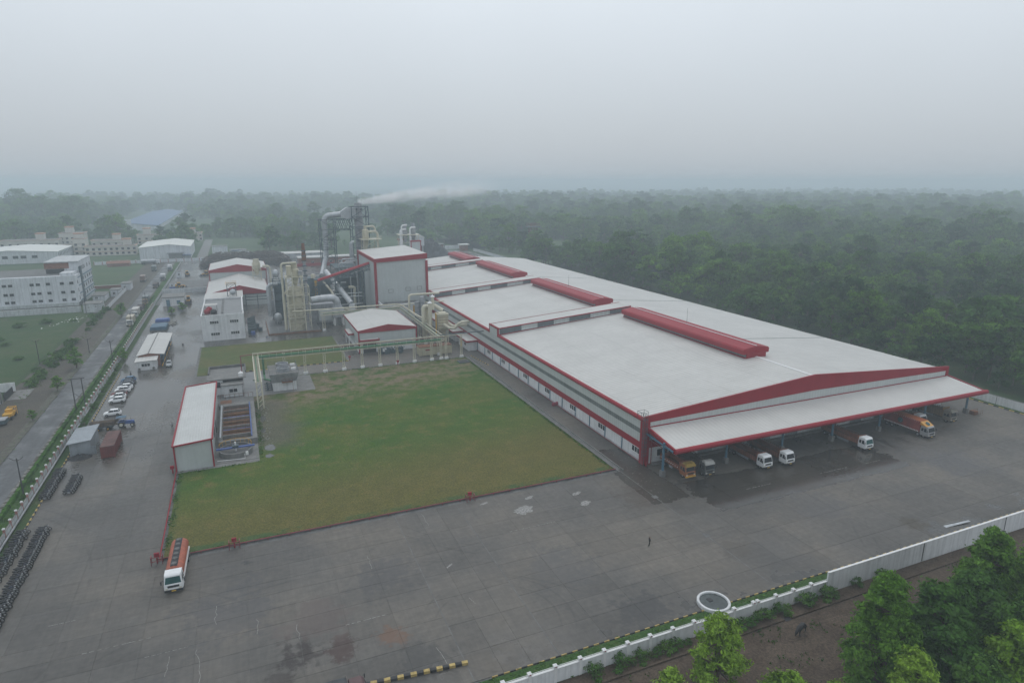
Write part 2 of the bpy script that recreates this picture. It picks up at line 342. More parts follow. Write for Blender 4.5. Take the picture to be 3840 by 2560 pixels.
def leafmat(name, c0, c1, trans=.3):
    m, t = new_mat(name); n = N(t); rnd = n.add('ObjectInfo').outputs['Random']; g = n.add('NewGeometry')
    nz = n.noise(g.outputs['Position'], .45, 3, .6)
    big = n.ramp(n.noise(g.outputs['Position'], .022, 3, .5), .35, .65, -.28, .28) if name == 'leaf_forest' else 0.
    c = n.mix(n.math('ADD', big, n.math('ADD', n.math('MULTIPLY', n.math('POWER', rnd, 1.5), .70), n.math('MULTIPLY', n.ramp(nz, .3, .7), .30)), clamp=True), c0, c1)
    c = n.scalec(c, n.ramp(g.outputs['Random Per Island'], 0, 1, .62, 1.35))
    p = n.bsdf(c, .75, 0, .12); tr = n.add('BsdfTranslucent'); n.put(tr.inputs[0], n.scalec(c, 1.2))
    ms = n.add('MixShader'); ms.inputs[0].default_value = trans; t.links.new(p.outputs[0], ms.inputs[1]); t.links.new(tr.outputs[0], ms.inputs[2])
    n.end(ms); M[name] = m
leafmat('leaf_dark', (.040, .110, .016), (.080, .170, .026))
leafmat('leaf_mid', (.085, .190, .020), (.150, .280, .036))
leafmat('leaf_light', (.140, .260, .022), (.215, .340, .040))
leafmat('leaf_forest', (.012, .060, .008), (.135, .265, .024), .32)
leafmat('shrub', (.04, .11, .016), (.10, .19, .035))
# ================================================================ the setting
def sheet(name, x0, y0, x1, y1, z, mat, parent=None, kind='structure'):
    o = MB().poly([(x0,y0,z),(x1,y0,z),(x1,y1,z),(x0,y1,z)], [(0,1,2,3)]).to(name, mat, parent)
    if parent is None: tag(o, kind=kind)
    return o
def pad(name, x0, y0, x1, y1, z0, z1, mat, parent=None):
    o = B(x0,y0,z0,x1,y1,z1).to(name, mat, parent)
    if parent is None: tag(o, kind='structure')
    return o
sheet('ground', -7000, -1500, 7000, 9000, -.14, M['forest_floor'])
sheet('field', -600, 512, 200, 1500, -.10, M['field'])
sheet('meadow', -420, 150, -62, 511, -.10, M['scrub'])
sheet('pasture', -118, 396, -56, 500, -.07, M['field'])
sheet('clearing', 176, 330, 330, 620, -.10, M['field'])
sheet('dirt_ground', 10, -30, 210, 54.2, -.06, M['dirt'])
# road with median and verges on the left
pad('verge', -60.5, 60, -41.2, 515, -.13, -.03, M['dirt_road'])
pad('road', -55.2, 60, -49.9, 505, -.12, .0, M['dirt_road']); pad('road', -48.1, 60, -42.6, 505, -.12, .0, M['asphalt'])
md = pad('median', -49.9, 60, -48.1, 480, -.1, .09, M['median'])
pad('grass_strip', -42.0, 60, -38.2, 505, -.1, .02, M['grass'])
# irregular edging stones along the road
st = [MB().poly([(-.5+random.uniform(-.1,.1), -.9, -.1), (.5+random.uniform(-.1,.1), -.9, -.1), (.55, .9+random.uniform(-.2,.2), -.1), (-.5, .9, -.1),
      (-.45, -.8, .12), (.42, -.82, .14), (.5, .8, .1), (-.42, .82, .13)], [(3,2,1,0),(4,5,6,7),(0,1,5,4),(1,2,6,5),(2,3,7,6),(3,0,4,7)]).mesh('edging_stone', M['edge_stone']) for _ in range(4)]
strip = pad('road_edge', -42.6, 60, -42.0, 400, -.1, .01, M['dirt_road'])
for k in range(95):
    y = 118 + k*2.1
    if random.random() < .86: inst(random.choice(st), 'edging_stone', strip, (-42.25+random.uniform(-.18,.18), y, 0), random.uniform(-.12,.12), scale=(.7, random.uniform(.7, 1.1), .8))
# concrete yard made of cast slabs with open joints
yard = sheet('yard', -38, 57.6, 173, 511, -.055, M['conc_dark'])
slabs = []
def grid(xs, ys):
    for i in range(len(xs)-1):
        for j in range(len(ys)-1): slabs.append((xs[i], ys[j], xs[i+1], ys[j+1]))
def step(a, b, n): return [a+(b-a)*i/n for i in range(n+1)]
grid([-36.2, -30.6, -25.2, -20.4, -15.6], step(86, 200, 20))
grid([-36.2, -30.6, -25.2, -20.4, -15.6, -9.5, -3.5, 2.4, 8.2, 14.0, 20.0], [57.9, 62.6, 66.3, 69.9, 73.4, 77, 80.5, 83.8, 86.9])
grid([-15.6, -9.5, -3.5, 2.4, 8.2, 14.0, 20.0], [86.9, 90.6, 94.4, 98.0])
grid([20.0, 23.6, 27.2, 30.8], [57.9, 62.5, 68, 73.6, 79.2, 84.8, 90.4, 98.0])
grid([30.8, 37.6, 44.4, 51.2, 58, 64.7], [57.9, 62.5, 66.3, 70.2, 74.1, 78, 81.9, 85.8, 89.7, 98.0])
grid([64.7, 70.6], [57.9, 62.5, 68, 73.6, 79.2, 84.8, 90.4, 98.9])
grid(step(70.6, 172, 15), [57.9, 62.5, 70.3, 78, 83.5, 89.2])
grid(step(70.6, 172, 10), [89.2, 98.9])
grid([160.5, 166, 172], step(98.9, 150, 6))
grid([65.7, 70.6], step(98.9, 200, 12))
grid([-36.2, -29, -22, -15.6], step(200, 360, 16))
grid([-15.6, -1, 13, 29, 45, 58, 65.7], [190.5, 199.5]); grid([29, 45, 58, 70.6], [199.5, 207, 216, 226, 236, 246])
grid([-15.6, -1, 13, 29, 45, 70.6], [236.6, 245.2, 260, 280, 300, 320, 345, 375, 410])
grid([-36, -22, -8, 8, 25], [410, 440, 470, 505]); grid([25, 60, 100, 172], [410, 440, 470, 505]); grid([70.6, 172], [364, 410])
cx_ = lambda q: math.hypot((q[0]+q[2])/2, (q[1]+q[3])/2)
slabs.sort(key=cx_); cache = {}; rest = MB()
for k, (x0, y0, x1, y1) in enumerate(slabs):
    g = .022; g2 = .034; w, h = round(x1-x0-g, 3), round(y1-y0-g2, 3)
    if k < 300:
        if (w, h) not in cache: cache[w, h] = B(-w/2, -h/2, -.09, w/2, h/2, 0).mesh('slab', M['yard_conc'])
        inst(cache[w, h], 'slab', yard, ((x0+x1)/2, (y0+y1)/2, random.uniform(-.004, .004)))
    else: rest.box(x0+g/2, y0+g2/2, -.09, x1-g/2, y1-g2/2, random.uniform(-.004, .004))
tag(rest.to('slab_field', M['yard_conc'], yard), kind='stuff')
# crack sealing lines and pale patches on the yard
def wiggle(pts, w, z=.012):
    m = MB(); L = []
    for a, b in zip(pts[:-1], pts[1:]):
        for i in range(6): L.append((a[0]+(b[0]-a[0])*i/6+random.gauss(0, .12), a[1]+(b[1]-a[1])*i/6))
    L.append(pts[-1])
    for i in range(len(L)-1):
        a, b = L[i], L[i+1]; m.poly([(a[0]-w, a[1], z), (a[0]+w, a[1], z), (b[0]+w*random.uniform(.5, 1.2), b[1], z), (b[0]-w, b[1], z)], [(0,1,2,3)])
    return m
mk('sealant', (.25, .245, .235), .85, var=.35, scale=3)
for pts in ([(-9.6, 61), (-9.0, 66), (-8.8, 72), (-9.3, 76)], [(-13.5, 62), (-12.0, 67), (-12.1, 70)], [(-17.2, 66), (-16.3, 70)], [(-6.2, 65), (-6.4, 69)], [(-2.4, 76), (-2.5, 79)],
            [(2.4, 73), (2.3, 76)], [(-7.4, 80), (-7.3, 84)], [(18.1, 61.5), (17.5, 65)], [(-12.5, 72.5), (-12.3, 76)], [(24.3, 93), (24.4, 97)], [(13.6, 84.4), (13.5, 88)], [(24.6, 71), (24.4, 72.5)]):
    wiggle(pts, .032).to('crack_filler', M['sealant'], yard)
for (a, b, y) in ((82, 88, 82.5), (100, 107, 82), (112, 116, 81.8), (-28, -22, 73.5), (-22, -15, 80.5), (-27, -24, 88), (36, 44, 85.9), (-15, -10, 76.9), (8, 13, 73.4)):
    m = MB(); x = a
    while x < b:
        m.poly([(x, y-.05, .011), (x+.5, y-.04+random.gauss(0,.03), .011), (x+.5, y+.05, .011), (x, y+.04, .011)], [(0,1,2,3)]); x += random.uniform(.5, .9)
    m.to('joint_filler', M['sealant'], yard)
for (x, y, rx, ry) in ((41, 91.5, 2.2, 1.5), (43.8, 95.2, .9, .6), (52, 89.5, 1.3, .9), (52.3, 93.3, 1.1, .6), (35.5, 96.3, .9, .4), (24.2, 80.7, .3, .5)):
    pts = [(x+rx*math.cos(t)*random.uniform(.55, 1.1)+.5*math.sin(t), y+ry*math.sin(t)*random.uniform(.55, 1.1), .010) for t in [2*math.pi*i/22 for i in range(22)]]
    MB().poly(pts, [tuple(range(22))]).to('patch', M['sealant'], yard)
for (x, y) in ((64.7, 86.6), (64.7, 72.6)):
    B(x-.5, y-.5, -.02, x+.5, y+.5, .018).to('drain_cover', M['conc_dark'], yard)
for x in (20.0, 30.8, 64.7):
    B(x-.07, 58, -.05, x+.07, 98, .006).to('expansion_joint', M['conc_dark'], yard)
# lawns
pad('lawn', -14.9, 99.2, 64.0, 189.4, -.1, .06, M['lawn'])
pad('lawn', -14.9, 206.6, 28.3, 236.2, -.1, .05, M['lawn_back']); pad('lawn', -14.9, 200.2, -12, 206.6, -.1, .05, M['lawn_back']); pad('lawn', -1.6, 200.2, 28.3, 206.6, -.1, .05, M['lawn_back'])
pad('grass_strip', 15, 54.7, 172, 57.55, -.1, .05, M['grass']); pad('grass_strip', 172.6, 54.7, 173.8, 160, -.1, .05, M['grass'])
pad('planting_bed', -38.2, 60, -36.6, 330, -.1, .04, M['scrub'])
# drain channel between lawn and warehouse path
dr = thing('drain_channel', 'dark open drain channel with pale low kerb along the right edge of the big lawn', 'drain', (64.8, 145, 0))
B(64.05, 98, -.3, 64.25, 190, .2).to('kerb', M['conc'], dr); B(65.3, 98, -.3, 65.5, 190, .22).to('kerb', M['conc'], dr); B(64.25, 98, -.3, 65.3, 190, -.03).to('bed', M['conc_dark'], dr)
# ---- kerbs with alternating yellow and black stones
def kerb(name, label, a, b, h=.18, w=.22, unit=.62, zig=0):
    a = Vector((*a, 0)); b = Vector((*b, 0)); L = (b-a).length; n = int(L/unit); rz = math.atan2((b-a).y, (b-a).x)
    T = thing(name, label, 'kerb', a)
    me = [B(-unit*.48, -w/2, -.05, unit*.48, w/2, h).mesh('kerb_stone', M[k]) for k in ('kerb_yellow', 'kerb_black')]
    for i in range(n):
        p = a + (b-a)*((i+.5)/n); inst(me[i % 2], 'kerb_stone', T, p, rz)
kerb('striped_kerb', 'yellow and black kerb along the inside of the front boundary wall', (22, 57.75), (172, 57.75), h=.10, w=.12, unit=.74)
kerb('striped_kerb', 'yellow and black kerb beside the left boundary wall behind the motorcycles', (-36.5, 98), (-36.5, 152), unit=.85)
kerb('striped_kerb', 'yellow and black kerb behind the parked cars', (-35.9, 156), (-35.9, 212), unit=.95)
kerb('striped_kerb', 'yellow and black kerb along the right boundary wall beyond the canopy', (172.2, 62), (172.2, 125), unit=1.2)
kerb('striped_kerb', 'yellow and black kerb along the near edge of the small back lawn', (-1.6, 199.9), (28.6, 199.9), unit=.9)
kerb('striped_kerb', 'thick yellow and black kerb jutting from the bottom edge of the yard', (4.5, 62.5), (20.2, 60.9), h=.34, w=.42, unit=.72)
kerb('striped_kerb', 'short yellow and black kerb on the path beside the warehouse wall', (66.3, 190.5), (67.6, 178), unit=.8)
# ---- boundary walls
def pillar_wall(name, label, axis, fixed, a, b, z, thick, pil, pz, pw, wmat, pmat, cap=True, ends=None):
    T = thing(name, label, 'wall', (fixed, a, 0) if axis == 'y' else (a, fixed, 0))
    def bx(u0, v0, z0, u1, v1, z1): return B(v0, u0, z0, v1, u1, z1) if axis == 'y' else B(u0, v0, z0, u1, v1, z1)
    bx(a, fixed-thick/2, -.14, b, fixed+thick/2, z).to('wall_panel', wmat, T)
    bx(a, fixed-thick/2-.04, z, b, fixed+thick/2+.04, z+.07).to('coping', M['trim_white' if axis == 'x' else 'conc'], T)
    if pil:
        w = pw/2; c = (fixed, 0, 0) if axis == 'y' else (0, fixed, 0)
        me = B(-w, -w, -.14, w, w, pz).mesh('pillar', pmat)
        mc = MB().box(-w-.04, -w-.04, pz, w+.04, w+.04, pz+.18).poly([(-w, -w, pz+.18), (w, -w, pz+.18), (w, w, pz+.18), (-w, w, pz+.18), (0, 0, pz+.3)], [(0,1,4),(1,2,4),(2,3,4),(3,0,4)]).mesh('cap', M['trim_white'])
        mr = MB().poly([(-.16, -w-.05, pz+.02), (.16, -w-.05, pz+.02), (0, -w-.05, pz+.17)], [(0,1,2)]).mesh('emblem', M['red'])
        for u in pil:
            o = inst(me, 'pillar', T, (fixed, u, 0) if axis == 'y' else (u, fixed, 0))
            c_ = bpy.data.objects.new('cap', mc); reg(c_, o)
            if axis == 'x': e_ = bpy.data.objects.new('emblem', mr); reg(e_, o)
    return T
fw = pillar_wall('boundary_wall', 'low white front boundary wall with capped pillars in front of the yard', 'x', 54.45, 18, 70.2, 1.65, .22, [22, 25.2, 28.4, 31.6, 34.8, 38, 41.2, 44.5, 47.7, 50.9, 54.0, 57.2, 57.9, 61.0, 64.1, 67.3], 1.98, .38, M['white'], M['trim_white'])
m = MB()
for k in range(175): m.bar((18.2+k*.3, 54.45, 1.72), (18.2+k*.3, 54.45, 1.95), .02)
m.cyl((18, 54.45, 1.97), (70.2, 54.45, 1.97), .03, n=6); m.to('railing', M['trim_white'], fw)
tw = pillar_wall('boundary_wall', 'tall plain white boundary wall running off to the right edge', 'x', 54.4, 70.25, 176, 3.0, .24, None, 0, 0, M['white'], None)
for x in (89.6, 109, 128, 147): B(x-.05, 54.2, 0, x+.05, 54.62, 3.02).to('expansion_joint', M['conc_dark'], tw)
for k in range(22):
    x = 71+k*4.7; MB().bar((x, 54.6, 3.05), (x, 55.1, 3.5), .05).to('wire_bracket', M['conc'], tw)
rw = pillar_wall('boundary_wall', 'white boundary wall behind the right end of the loading canopy', 'y', 174.0, 56, 160, 2.2, .24, None, 0, 0, M['white'], None)
for y in (70, 82, 94, 106, 118): B(173.85, y-.05, 0, 174.15, y+.05, 2.23).to('expansion_joint', M['conc_dark'], rw)
mk('pillar_red', (.33, .15, .13), .75, var=.15, streak=.2)
lw = pillar_wall('boundary_wall', 'long white boundary wall with red pillars and white caps beside the road', 'y', -38.4, 84, 505, 1.25, .2, [86+3.2*k for k in range(76)], 1.85, .28, M['old_wall'], M['pillar_red'])
MB().cyl((-37.95, 84, .55), (-37.95, 330, .55), .16, n=8).to('water_pipe', M['alu_dull'], lw)
hd = thing('hedge', 'low clipped green hedge between the road edge and the long white wall', 'hedge', (-41.3, 100, 0))
m = MB()
for k in range(0, 330):
    y = 60+k*.9; j = lambda s=.12: random.uniform(-s, s)
    m.poly([(-41.7+j(), y, 0), (-40.9+j(), y, 0), (-40.9+j(), y+.95, 0), (-41.7+j(), y+.95, 0), (-41.62+j(), y, .55+j()), (-41.0+j(), y, .55+j()), (-41.0+j(), y+.95, .55+j()), (-41.62+j(), y+.95, .55+j())],
           [(4,5,6,7),(0,1,5,4),(1,2,6,5),(2,3,7,6),(3,0,4,7)])
m.to('foliage', M['shrub'], hd)
bw = pillar_wall('boundary_wall', 'rear boundary wall with small brown posts behind the plant and the far sheds', 'x', 512, -92, 60, 2.0, .3, [-92+5*k for k in range(31)], 2.3, .4, M['white_far'], M['pillar_red'], False)
cw = pillar_wall('boundary_wall', 'low grey cross wall in the service road behind the white gate office', 'x', 364, -38, -16, 2.2, .3, None, 0, 0, M['old_wall'], None)
bw2 = pillar_wall('boundary_wall', 'pale far boundary wall behind the coal heap right of the box building', 'x', 520, 118, 178, 3.0, .3, None, 0, 0, M['white_far'], None)
bw3 = pillar_wall('boundary_wall', 'white boundary wall slanting along the forest beyond the far roof end', 'y', 177.5, 365, 500, 2.2, .3, None, 0, 0, M['white_far'], None)

# ================================================================ warehouse
X0, X1, XR = 70.7, 160.0, 115.2; YF, YB = 99.0, 361.0; ZE, ZR = 9.4, 13.1
wh = thing('warehouse', 'huge warehouse with pale grey metal roof and dark red trim', 'warehouse', (X0, YF, 0))
def rz_(x): return ZE + (ZR-ZE)*(1-abs(x-XR)/(XR-X0)) if x < XR else ZE + (ZR-ZE)*(1-(x-XR)/(X1-XR))
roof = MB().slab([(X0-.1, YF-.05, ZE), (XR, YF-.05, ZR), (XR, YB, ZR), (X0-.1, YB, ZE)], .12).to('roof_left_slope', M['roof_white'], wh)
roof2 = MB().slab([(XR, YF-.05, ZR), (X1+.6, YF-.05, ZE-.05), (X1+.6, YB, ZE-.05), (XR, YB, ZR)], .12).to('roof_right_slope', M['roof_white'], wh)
B(XR-.35, YF, ZR-.02, XR+.35, 117, ZR+.10).to('ridge_cap', M['trim_white'], wh)
for (x0, x1, y) in ((124, 160.2, 136), (120, 160.2, 202), (121, 160.2, 268)):
    MB().slab([(x0, y, rz_(x0)+.05), (x1, y, rz_(x1)+.05), (x1, y+.35, rz_(x1)+.05), (x0, y+.35, rz_(x0)+.05)], .05).to('sheet_lap', M['translucent'], roof2)
# left long wall, banded
def bandL(nm, z0, z1, mat, y0=YF+.1, y1=YB, proud=0.): return B(X0-proud, y0, z0, X0+.25, y1, z1).to(nm, mat, wh)
bandL('plinth_wall', 0, 2.85, M['white']); bandL('red_band', 2.85, 4.25, M['red_rib_y'], proud=.12); bandL('cladding', 4.25, 6.05, M['clad'], proud=.03)
bandL('skylight_strip', 6.05, 7.05, M['translucent']); bandL('cladding', 7.05, 9.0, M['clad'], proud=.03)
for (a, b) in ((YF, 177), (184, 247), (254, 317), (323, YB)):
    MB().prism([(X0-.42, 8.95), (X0-.5, 9.35), (X0-.3, 9.66), (X0+.12, 9.7), (X0+.2, 8.95)], 'y', a, b).to('gutter', M['red_rib_y'], wh)
B(X0-.05, YF+.6, 0, X0+.02, 196, .45).to('damp_course', M['old_wall'], wh)
win_frames = []
def win(T, x0, x1, z0, z1, at, axis='y', out=-1, nm=2, frame=None, glass=None, fw_=.09, depth=.10):
    """a window on a wall: axis 'y' = wall plane y=at, 'x' = wall plane x=at; out = which way it faces"""
    def bx(u0, d0, w0, u1, d1, w1):
        d0, d1 = sorted((at+out*d0, at+out*d1)); return (u0, d0, w0, u1, d1, w1) if axis == 'y' else (d0, u0, w0, d1, u1, w1)
    m = MB(); m.box(*bx(x0, -.02, z1-fw_, x1, depth, z1)); m.box(*bx(x0-.06, -.02, z0-.04, x1+.06, depth+.08, z0+fw_-.04))
    for k in range(nm+1):
        u = x0+(x1-x0-fw_)*k/nm; m.box(*bx(u, -.02, z0, u+fw_, depth-.01, z1))
    f = m.to('window', frame or M['trim_white'], T)
    MB().box(*bx(x0+.03, -.02, z0+.03, x1-.03, .03, z1-.03)).to('pane', glass or M['glass'], f)
    return f
for y in (100.4, 114, 127.5, 141.5, 155.5, 172, 184):
    win(wh, y, y+2.9, 1.45, 2.75, X0, 'x', -1, 3)
dm = B(X0-.16, -.09, 0, X0+.02, .09, 2.9).mesh('downpipe', M['post_blue'], (X0, 0, 0))
for k in range(14): inst(dm, 'downpipe', wh, (X0, 107+6.85*k, 0))
rp = MB().cyl((X0-.35, YF+1, .25), (X0-.35, 196, .25), .09, n=6).to('ground_pipe', M['red_pipe'], wh)
# front gable
MB().prism([(X0-.4, 8.9), (X0-.4, 10.15), (XR, 13.55), (X1+.7, 10.3), (X1+.7, 9.2), (X1-.2, 9.25), (XR, 9.9), (X0+.9, 8.9)], 'y', YF-.25, YF+.12).to('gable_fascia', M['red'], wh)
MB().prism([(X0+.9, 7.8), (X0+.9, 8.9), (XR, 9.9), (X1-.2, 9.25), (X1-.2, 7.8)], 'y', YF-.12, YF+.15).to('gable_cladding', M['clad_x'], wh)
B(X0-.45, YF-.32, 0, X0+.9, YF+1.1, 8.88).to('corner_trim', M['red'], wh); B(X1-.2, YF-.3, 7.9, X1+.7, YF+.5, 9.18).to('corner_trim', M['red'], wh)
B(X0+.9, YF-.1, 0, X1, YF+.2, 3.4).to('front_wall', M['white'], wh)
B(X0+.9, YF-.16, 3.4, X0+11, YF+.1, 5.0).to('red_band', M['red_rib'], wh); B(X0+.9, YF-.1, 5.0, X0+11, YF+.1, 7.8).to('louvre_panel', M['tin_x'], wh); B(X0+11, YF-.1, 3.4, X1, YF+.2, 7.8).to('front_cladding', M['clad_x'], wh)
win(wh, 73.6, 79.2, 1.3, 2.9, YF-.1, 'y', -1, 4)
for x in (84, 92, 100, 108, 120, 128, 136, 150):
    f = B(x, YF-.2, .02, x+3.6, YF-.09, 3.2).to('dock_door', M['tin_x'], wh)
    B(x-.15, YF-.25, 3.2, x+3.75, YF-.08, 3.42).to('lintel', M['conc'], f)
B(X0+1.5, YF-1.3, 0, X1, YF-.3, .25).to('dock_kerb', M['conc'], wh)
# lean-to canopy on blue posts
can = MB().slab([(X0+.5, YF-.1, 7.85), (X1+.4, YF-.1, 7.85), (161.2, 89.9, 6.45), (71.3, 89.9, 6.45)], .14).to('canopy_roof', M['roof_white_x'], wh)
MB().tube([(71.0, 89.75, 6.3), (161.6, 89.75, 6.3)], .52, 14).to('canopy_fascia', M['red_rib'], can, True)
MB().slab([(71.05, YF-.1, 7.95), (71.45, YF-.1, 7.95), (71.45, 89.9, 6.6), (71.05, 89.9, 6.6)], .8).to('canopy_side', M['red'], can)
MB().slab([(161.0, YF-.1, 7.9), (161.4, YF-.1, 7.9), (161.4, 89.9, 6.6), (161.0, 89.9, 6.6)], .7).to('canopy_side', M['red'], can)
B(X0+.9, YF-.3, 7.72, X1, YF-.06, 7.98).to('canopy_flashing', M['red'], can)
for x in (70.9, 86.2, 101, 115.4, 130, 145.2, 160.4):
    c = MB().cyl((x, 93, .9), (x, 93, 6.9), .24, n=10).to('canopy_post', M['post_blue'], wh); B(x-.42, 92.58, 0, x+.42, 93.42, 1.25).to('post_footing', M['conc'], c)
    MB().bar((x, 98.9, 6.6), (x, 90.2, 6.15), .28).to('canopy_rafter', M['post_blue'], wh)
for y in (91.2, 93.2, 95.2, 97.2):
    B(71.5, y-.06, 6.10+(y-90)*.152, 161, y+.06, 6.22+(y-90)*.152).to('purlin', M['conc'], wh)
# red hydrant riser and caged ladder at the corner
lad = thing('caged_ladder', 'dark caged ladder on the near corner of the warehouse', 'ladder', (70.0, 98.4, 0))
m = MB()
for dx in (-.3, .3): m.bar((69.9+dx, 98.35, 0), (69.9+dx, 98.35, 11.2), .07)
for k in range(28): m.bar((69.6, 98.35, .4+k*.38), (70.2, 98.35, .4+k*.38), .05)
m.to('rail', M['steel_blue'], lad); m = MB()
for k in range(9):
    z = 2.4+k*.95; P = [(69.6, 98.35), (69.45, 97.8), (69.9, 97.5), (70.35, 97.8), (70.2, 98.35)]
    for a, b in zip(P[:-1], P[1:]): m.bar((*a, z), (*b, z), .05)
for q in ((69.45, 97.8), (69.9, 97.5), (70.35, 97.8)): m.bar((*q, 2.4), (*q, 10.2), .05)
for q in ((69.4, 98.6), (70.9, 98.6), (70.9, 100), (69.4, 100)): m.bar((*q, 9.9), (*q, 11.3), .06)
for z in (10.6, 11.25):
    m.bar((69.4, 98.6, z), (69.4, 100, z), .05); m.bar((70.9, 98.6, z), (70.9, 100, z), .05); m.bar((69.4, 100, z), (70.9, 100, z), .05)
m.to('cage', M['steel_blue'], lad)
rs = thing('fire_riser', 'red fire water riser pipe with valve wheel beside the caged ladder', 'pipe', (71.3, 98.0, 0))
MB().tube([(71.0, 98.2, .35), (71.3, 98.15, .2), (71.75, 98.1, .5), (71.75, 98.1, 5.2)], .1).to('pipe', M['red_pipe'], rs); MB().cyl((70.6, 98.0, .05), (70.6, 98.0, 1.0), .17).to('hydrant', M['red'], rs); MB().tube([(71.75, 98.1, 5.2), (71.75, 93.2, 5.0)], .07).to('branch_pipe', M['red_pipe'], rs)
# ridge ventilators
for (a, b) in ((117, 172), (190, 242), (263, 310), (325, 357)):
    v = MB().prism([(XR-3.0, 12.6), (XR-3.0, 14.2), (XR+3.0, 14.2), (XR+3.0, 12.6)], 'y', a+.2, b-.2).to('ridge_ventilator', M['translucent'], wh)
    cap = MB().prism([(XR-4.0, 13.9), (XR-4.05, 14.95), (XR-3.7, 15.3), (XR, 15.8), (XR+3.7, 15.3), (XR+4.05, 14.95), (XR+4.0, 13.9)], 'y', a, b).to('ventilator_cap', M['red_rib_y'], v)
    for y in (a-.03, b+.03): MB().prism([(XR-3.05, 12.5), (XR-3.05, 14.3), (XR+3.05, 14.3), (XR+3.05, 12.5)], 'y', y-.1, y+.1).to('end_panel', M['red'], v)
    B(XR-.12, a, 15.82, XR+.12, b, 15.92).to('cap_seam', M['trim_white'], v); B(XR-3.35, a, rz_(XR-3.2)-.1, XR-3.05, b, rz_(XR-3.2)+.22).to('flashing', M['red'], v)
for y in (145, 217, 320): MB().cyl((XR+.6, y, 15.6), (XR+.6, y, 20.2), .06, .03, 6).to('lightning_rod', M['conc_dark'], wh)
# cross monitors with alternating clear and solid panels
for (a, b) in ((177, 184), (247, 254), (317, 323)):
    xa, xb = X0-.35, 117.9; za, zb = 11.45, 15.0
    t = MB().slab([(xa, a-.15, za+.15), (xb, a-.15, zb+.1), (xb, b, zb+.1), (xa, b, za+.15)], .14).to('monitor_roof', M['roof_white'], wh)
    MB().prism([(xa+.1, 9.2), (xa+.1, za), (xb-.1, zb-.05), (xb-.1, 12.6)], 'y', a+.06, b-.1).to('monitor_wall', M['clad_x'], t)
    MB().slab([(xa-.1, a-.25, za+.22), (xb, a-.25, zb+.18), (xb, a-.05, zb+.18), (xa-.1, a-.05, za+.22)], .32).to('monitor_trim', M['red'], t)
    MB().slab([(xa, b-.1, za+.24), (xb, b-.1, zb+.19), (xb, b+.1, zb+.19), (xa, b+.1, za+.24)], .3).to('monitor_trim', M['red'], t)
    MB().slab([(xa-.05, a-.12, 9.62), (xb, a-.12, rz_(115)+.32), (xb, a+.1, rz_(115)+.32), (xa-.05, a+.1, 9.62)], .3).to('monitor_trim', M['red'], t)
    B(xa-.12, a-.2, 8.95, xa+.35, a+.35, za+.2).to('monitor_trim', M['red'], t); B(xb-.25, a-.2, 12.5, xb+.05, a+.2, zb+.15).to('monitor_trim', M['red'], t)
    B(xa-.1, b-.3, 8.95, xa+.3, b+.12, za+.2).to('monitor_trim', M['red'], t); MB().prism([(a-.2, za-.15), (a-.2, za+.38), (b+.1, za+.38), (b+.1, za-.15)], 'x', xa-.14, xa+.32).to('monitor_trim', M['red'], t)
    B(xa-.02, a, 8.9, xa+.1, b, za).to('monitor_end', M['clad'], t)
    ed = [71.0, 78.3, 83.8, 89.5, 95, 102.7, 109.9, 117.6]; zt = lambda x: za+(zb-za)*(x-xa)/(xb-xa)-.18; zl = lambda x: rz_(min(x, 115))+.3
    for i in range(7):
        u, w = ed[i]+.06, ed[i+1]-.06
        MB().prism([(u, zl(u)), (u, zt(u)), (w, zt(w)), (w, zl(w))], 'y', a-.04, a+.08).to('monitor_panel', M['translucent_x' if i % 2 == 0 else 'clad_x'], t)
    m = MB()
    m.cyl((72, a-.25, zl(72)+1.1), (117, a-.25, zl(117)+1.1), .035, n=5)
    for k in range(31): x = 72+1.5*k; m.bar((x, a-.25, zl(x)-.1), (x, a-.25, zl(x)+1.1), .03)
    m.to('handrail', M['conc'], t)
# small annexe on the left wall and its awnings
an = thing('annexe', 'small white annexe with red edged flat roof against the warehouse wall', 'building', (67, 197, 0))
B(67.6, 196.5, 0, 70.6, 207, 3.1).to('wall', M['white'], an); B(66.6, 195.8, 3.1, 70.6, 208, 3.6).to('roof_edge', M['red'], an); B(66.8, 196, 3.6, 70.6, 207.8, 3.66).to('roof', M['roof_white'], an); win(an, 199, 201, 1.2, 2.4, 67.6, 'x'); B(67.5, 203.4, 0, 67.62, 204.5, 2.2).to('door', M['yellow'], an)
ab = thing('annexe', 'second white annexe with red roof edge farther along the warehouse wall', 'building', (67, 211, 0))
B(67.6, 211, 0, 70.6, 244, 3.2).to('wall', M['white'], ab); B(66.4, 210.4, 3.2, 70.6, 245, 3.7).to('roof_edge', M['red'], ab); B(66.6, 210.6, 3.7, 70.6, 244.8, 3.76).to('roof', M['roof_white'], ab); win(ab, 216, 219, 1.2, 2.4, 67.6, 'x'); B(67.5, 223.4, 0, 67.62, 227.5, 2.8).to('door', M['yellow'], ab)
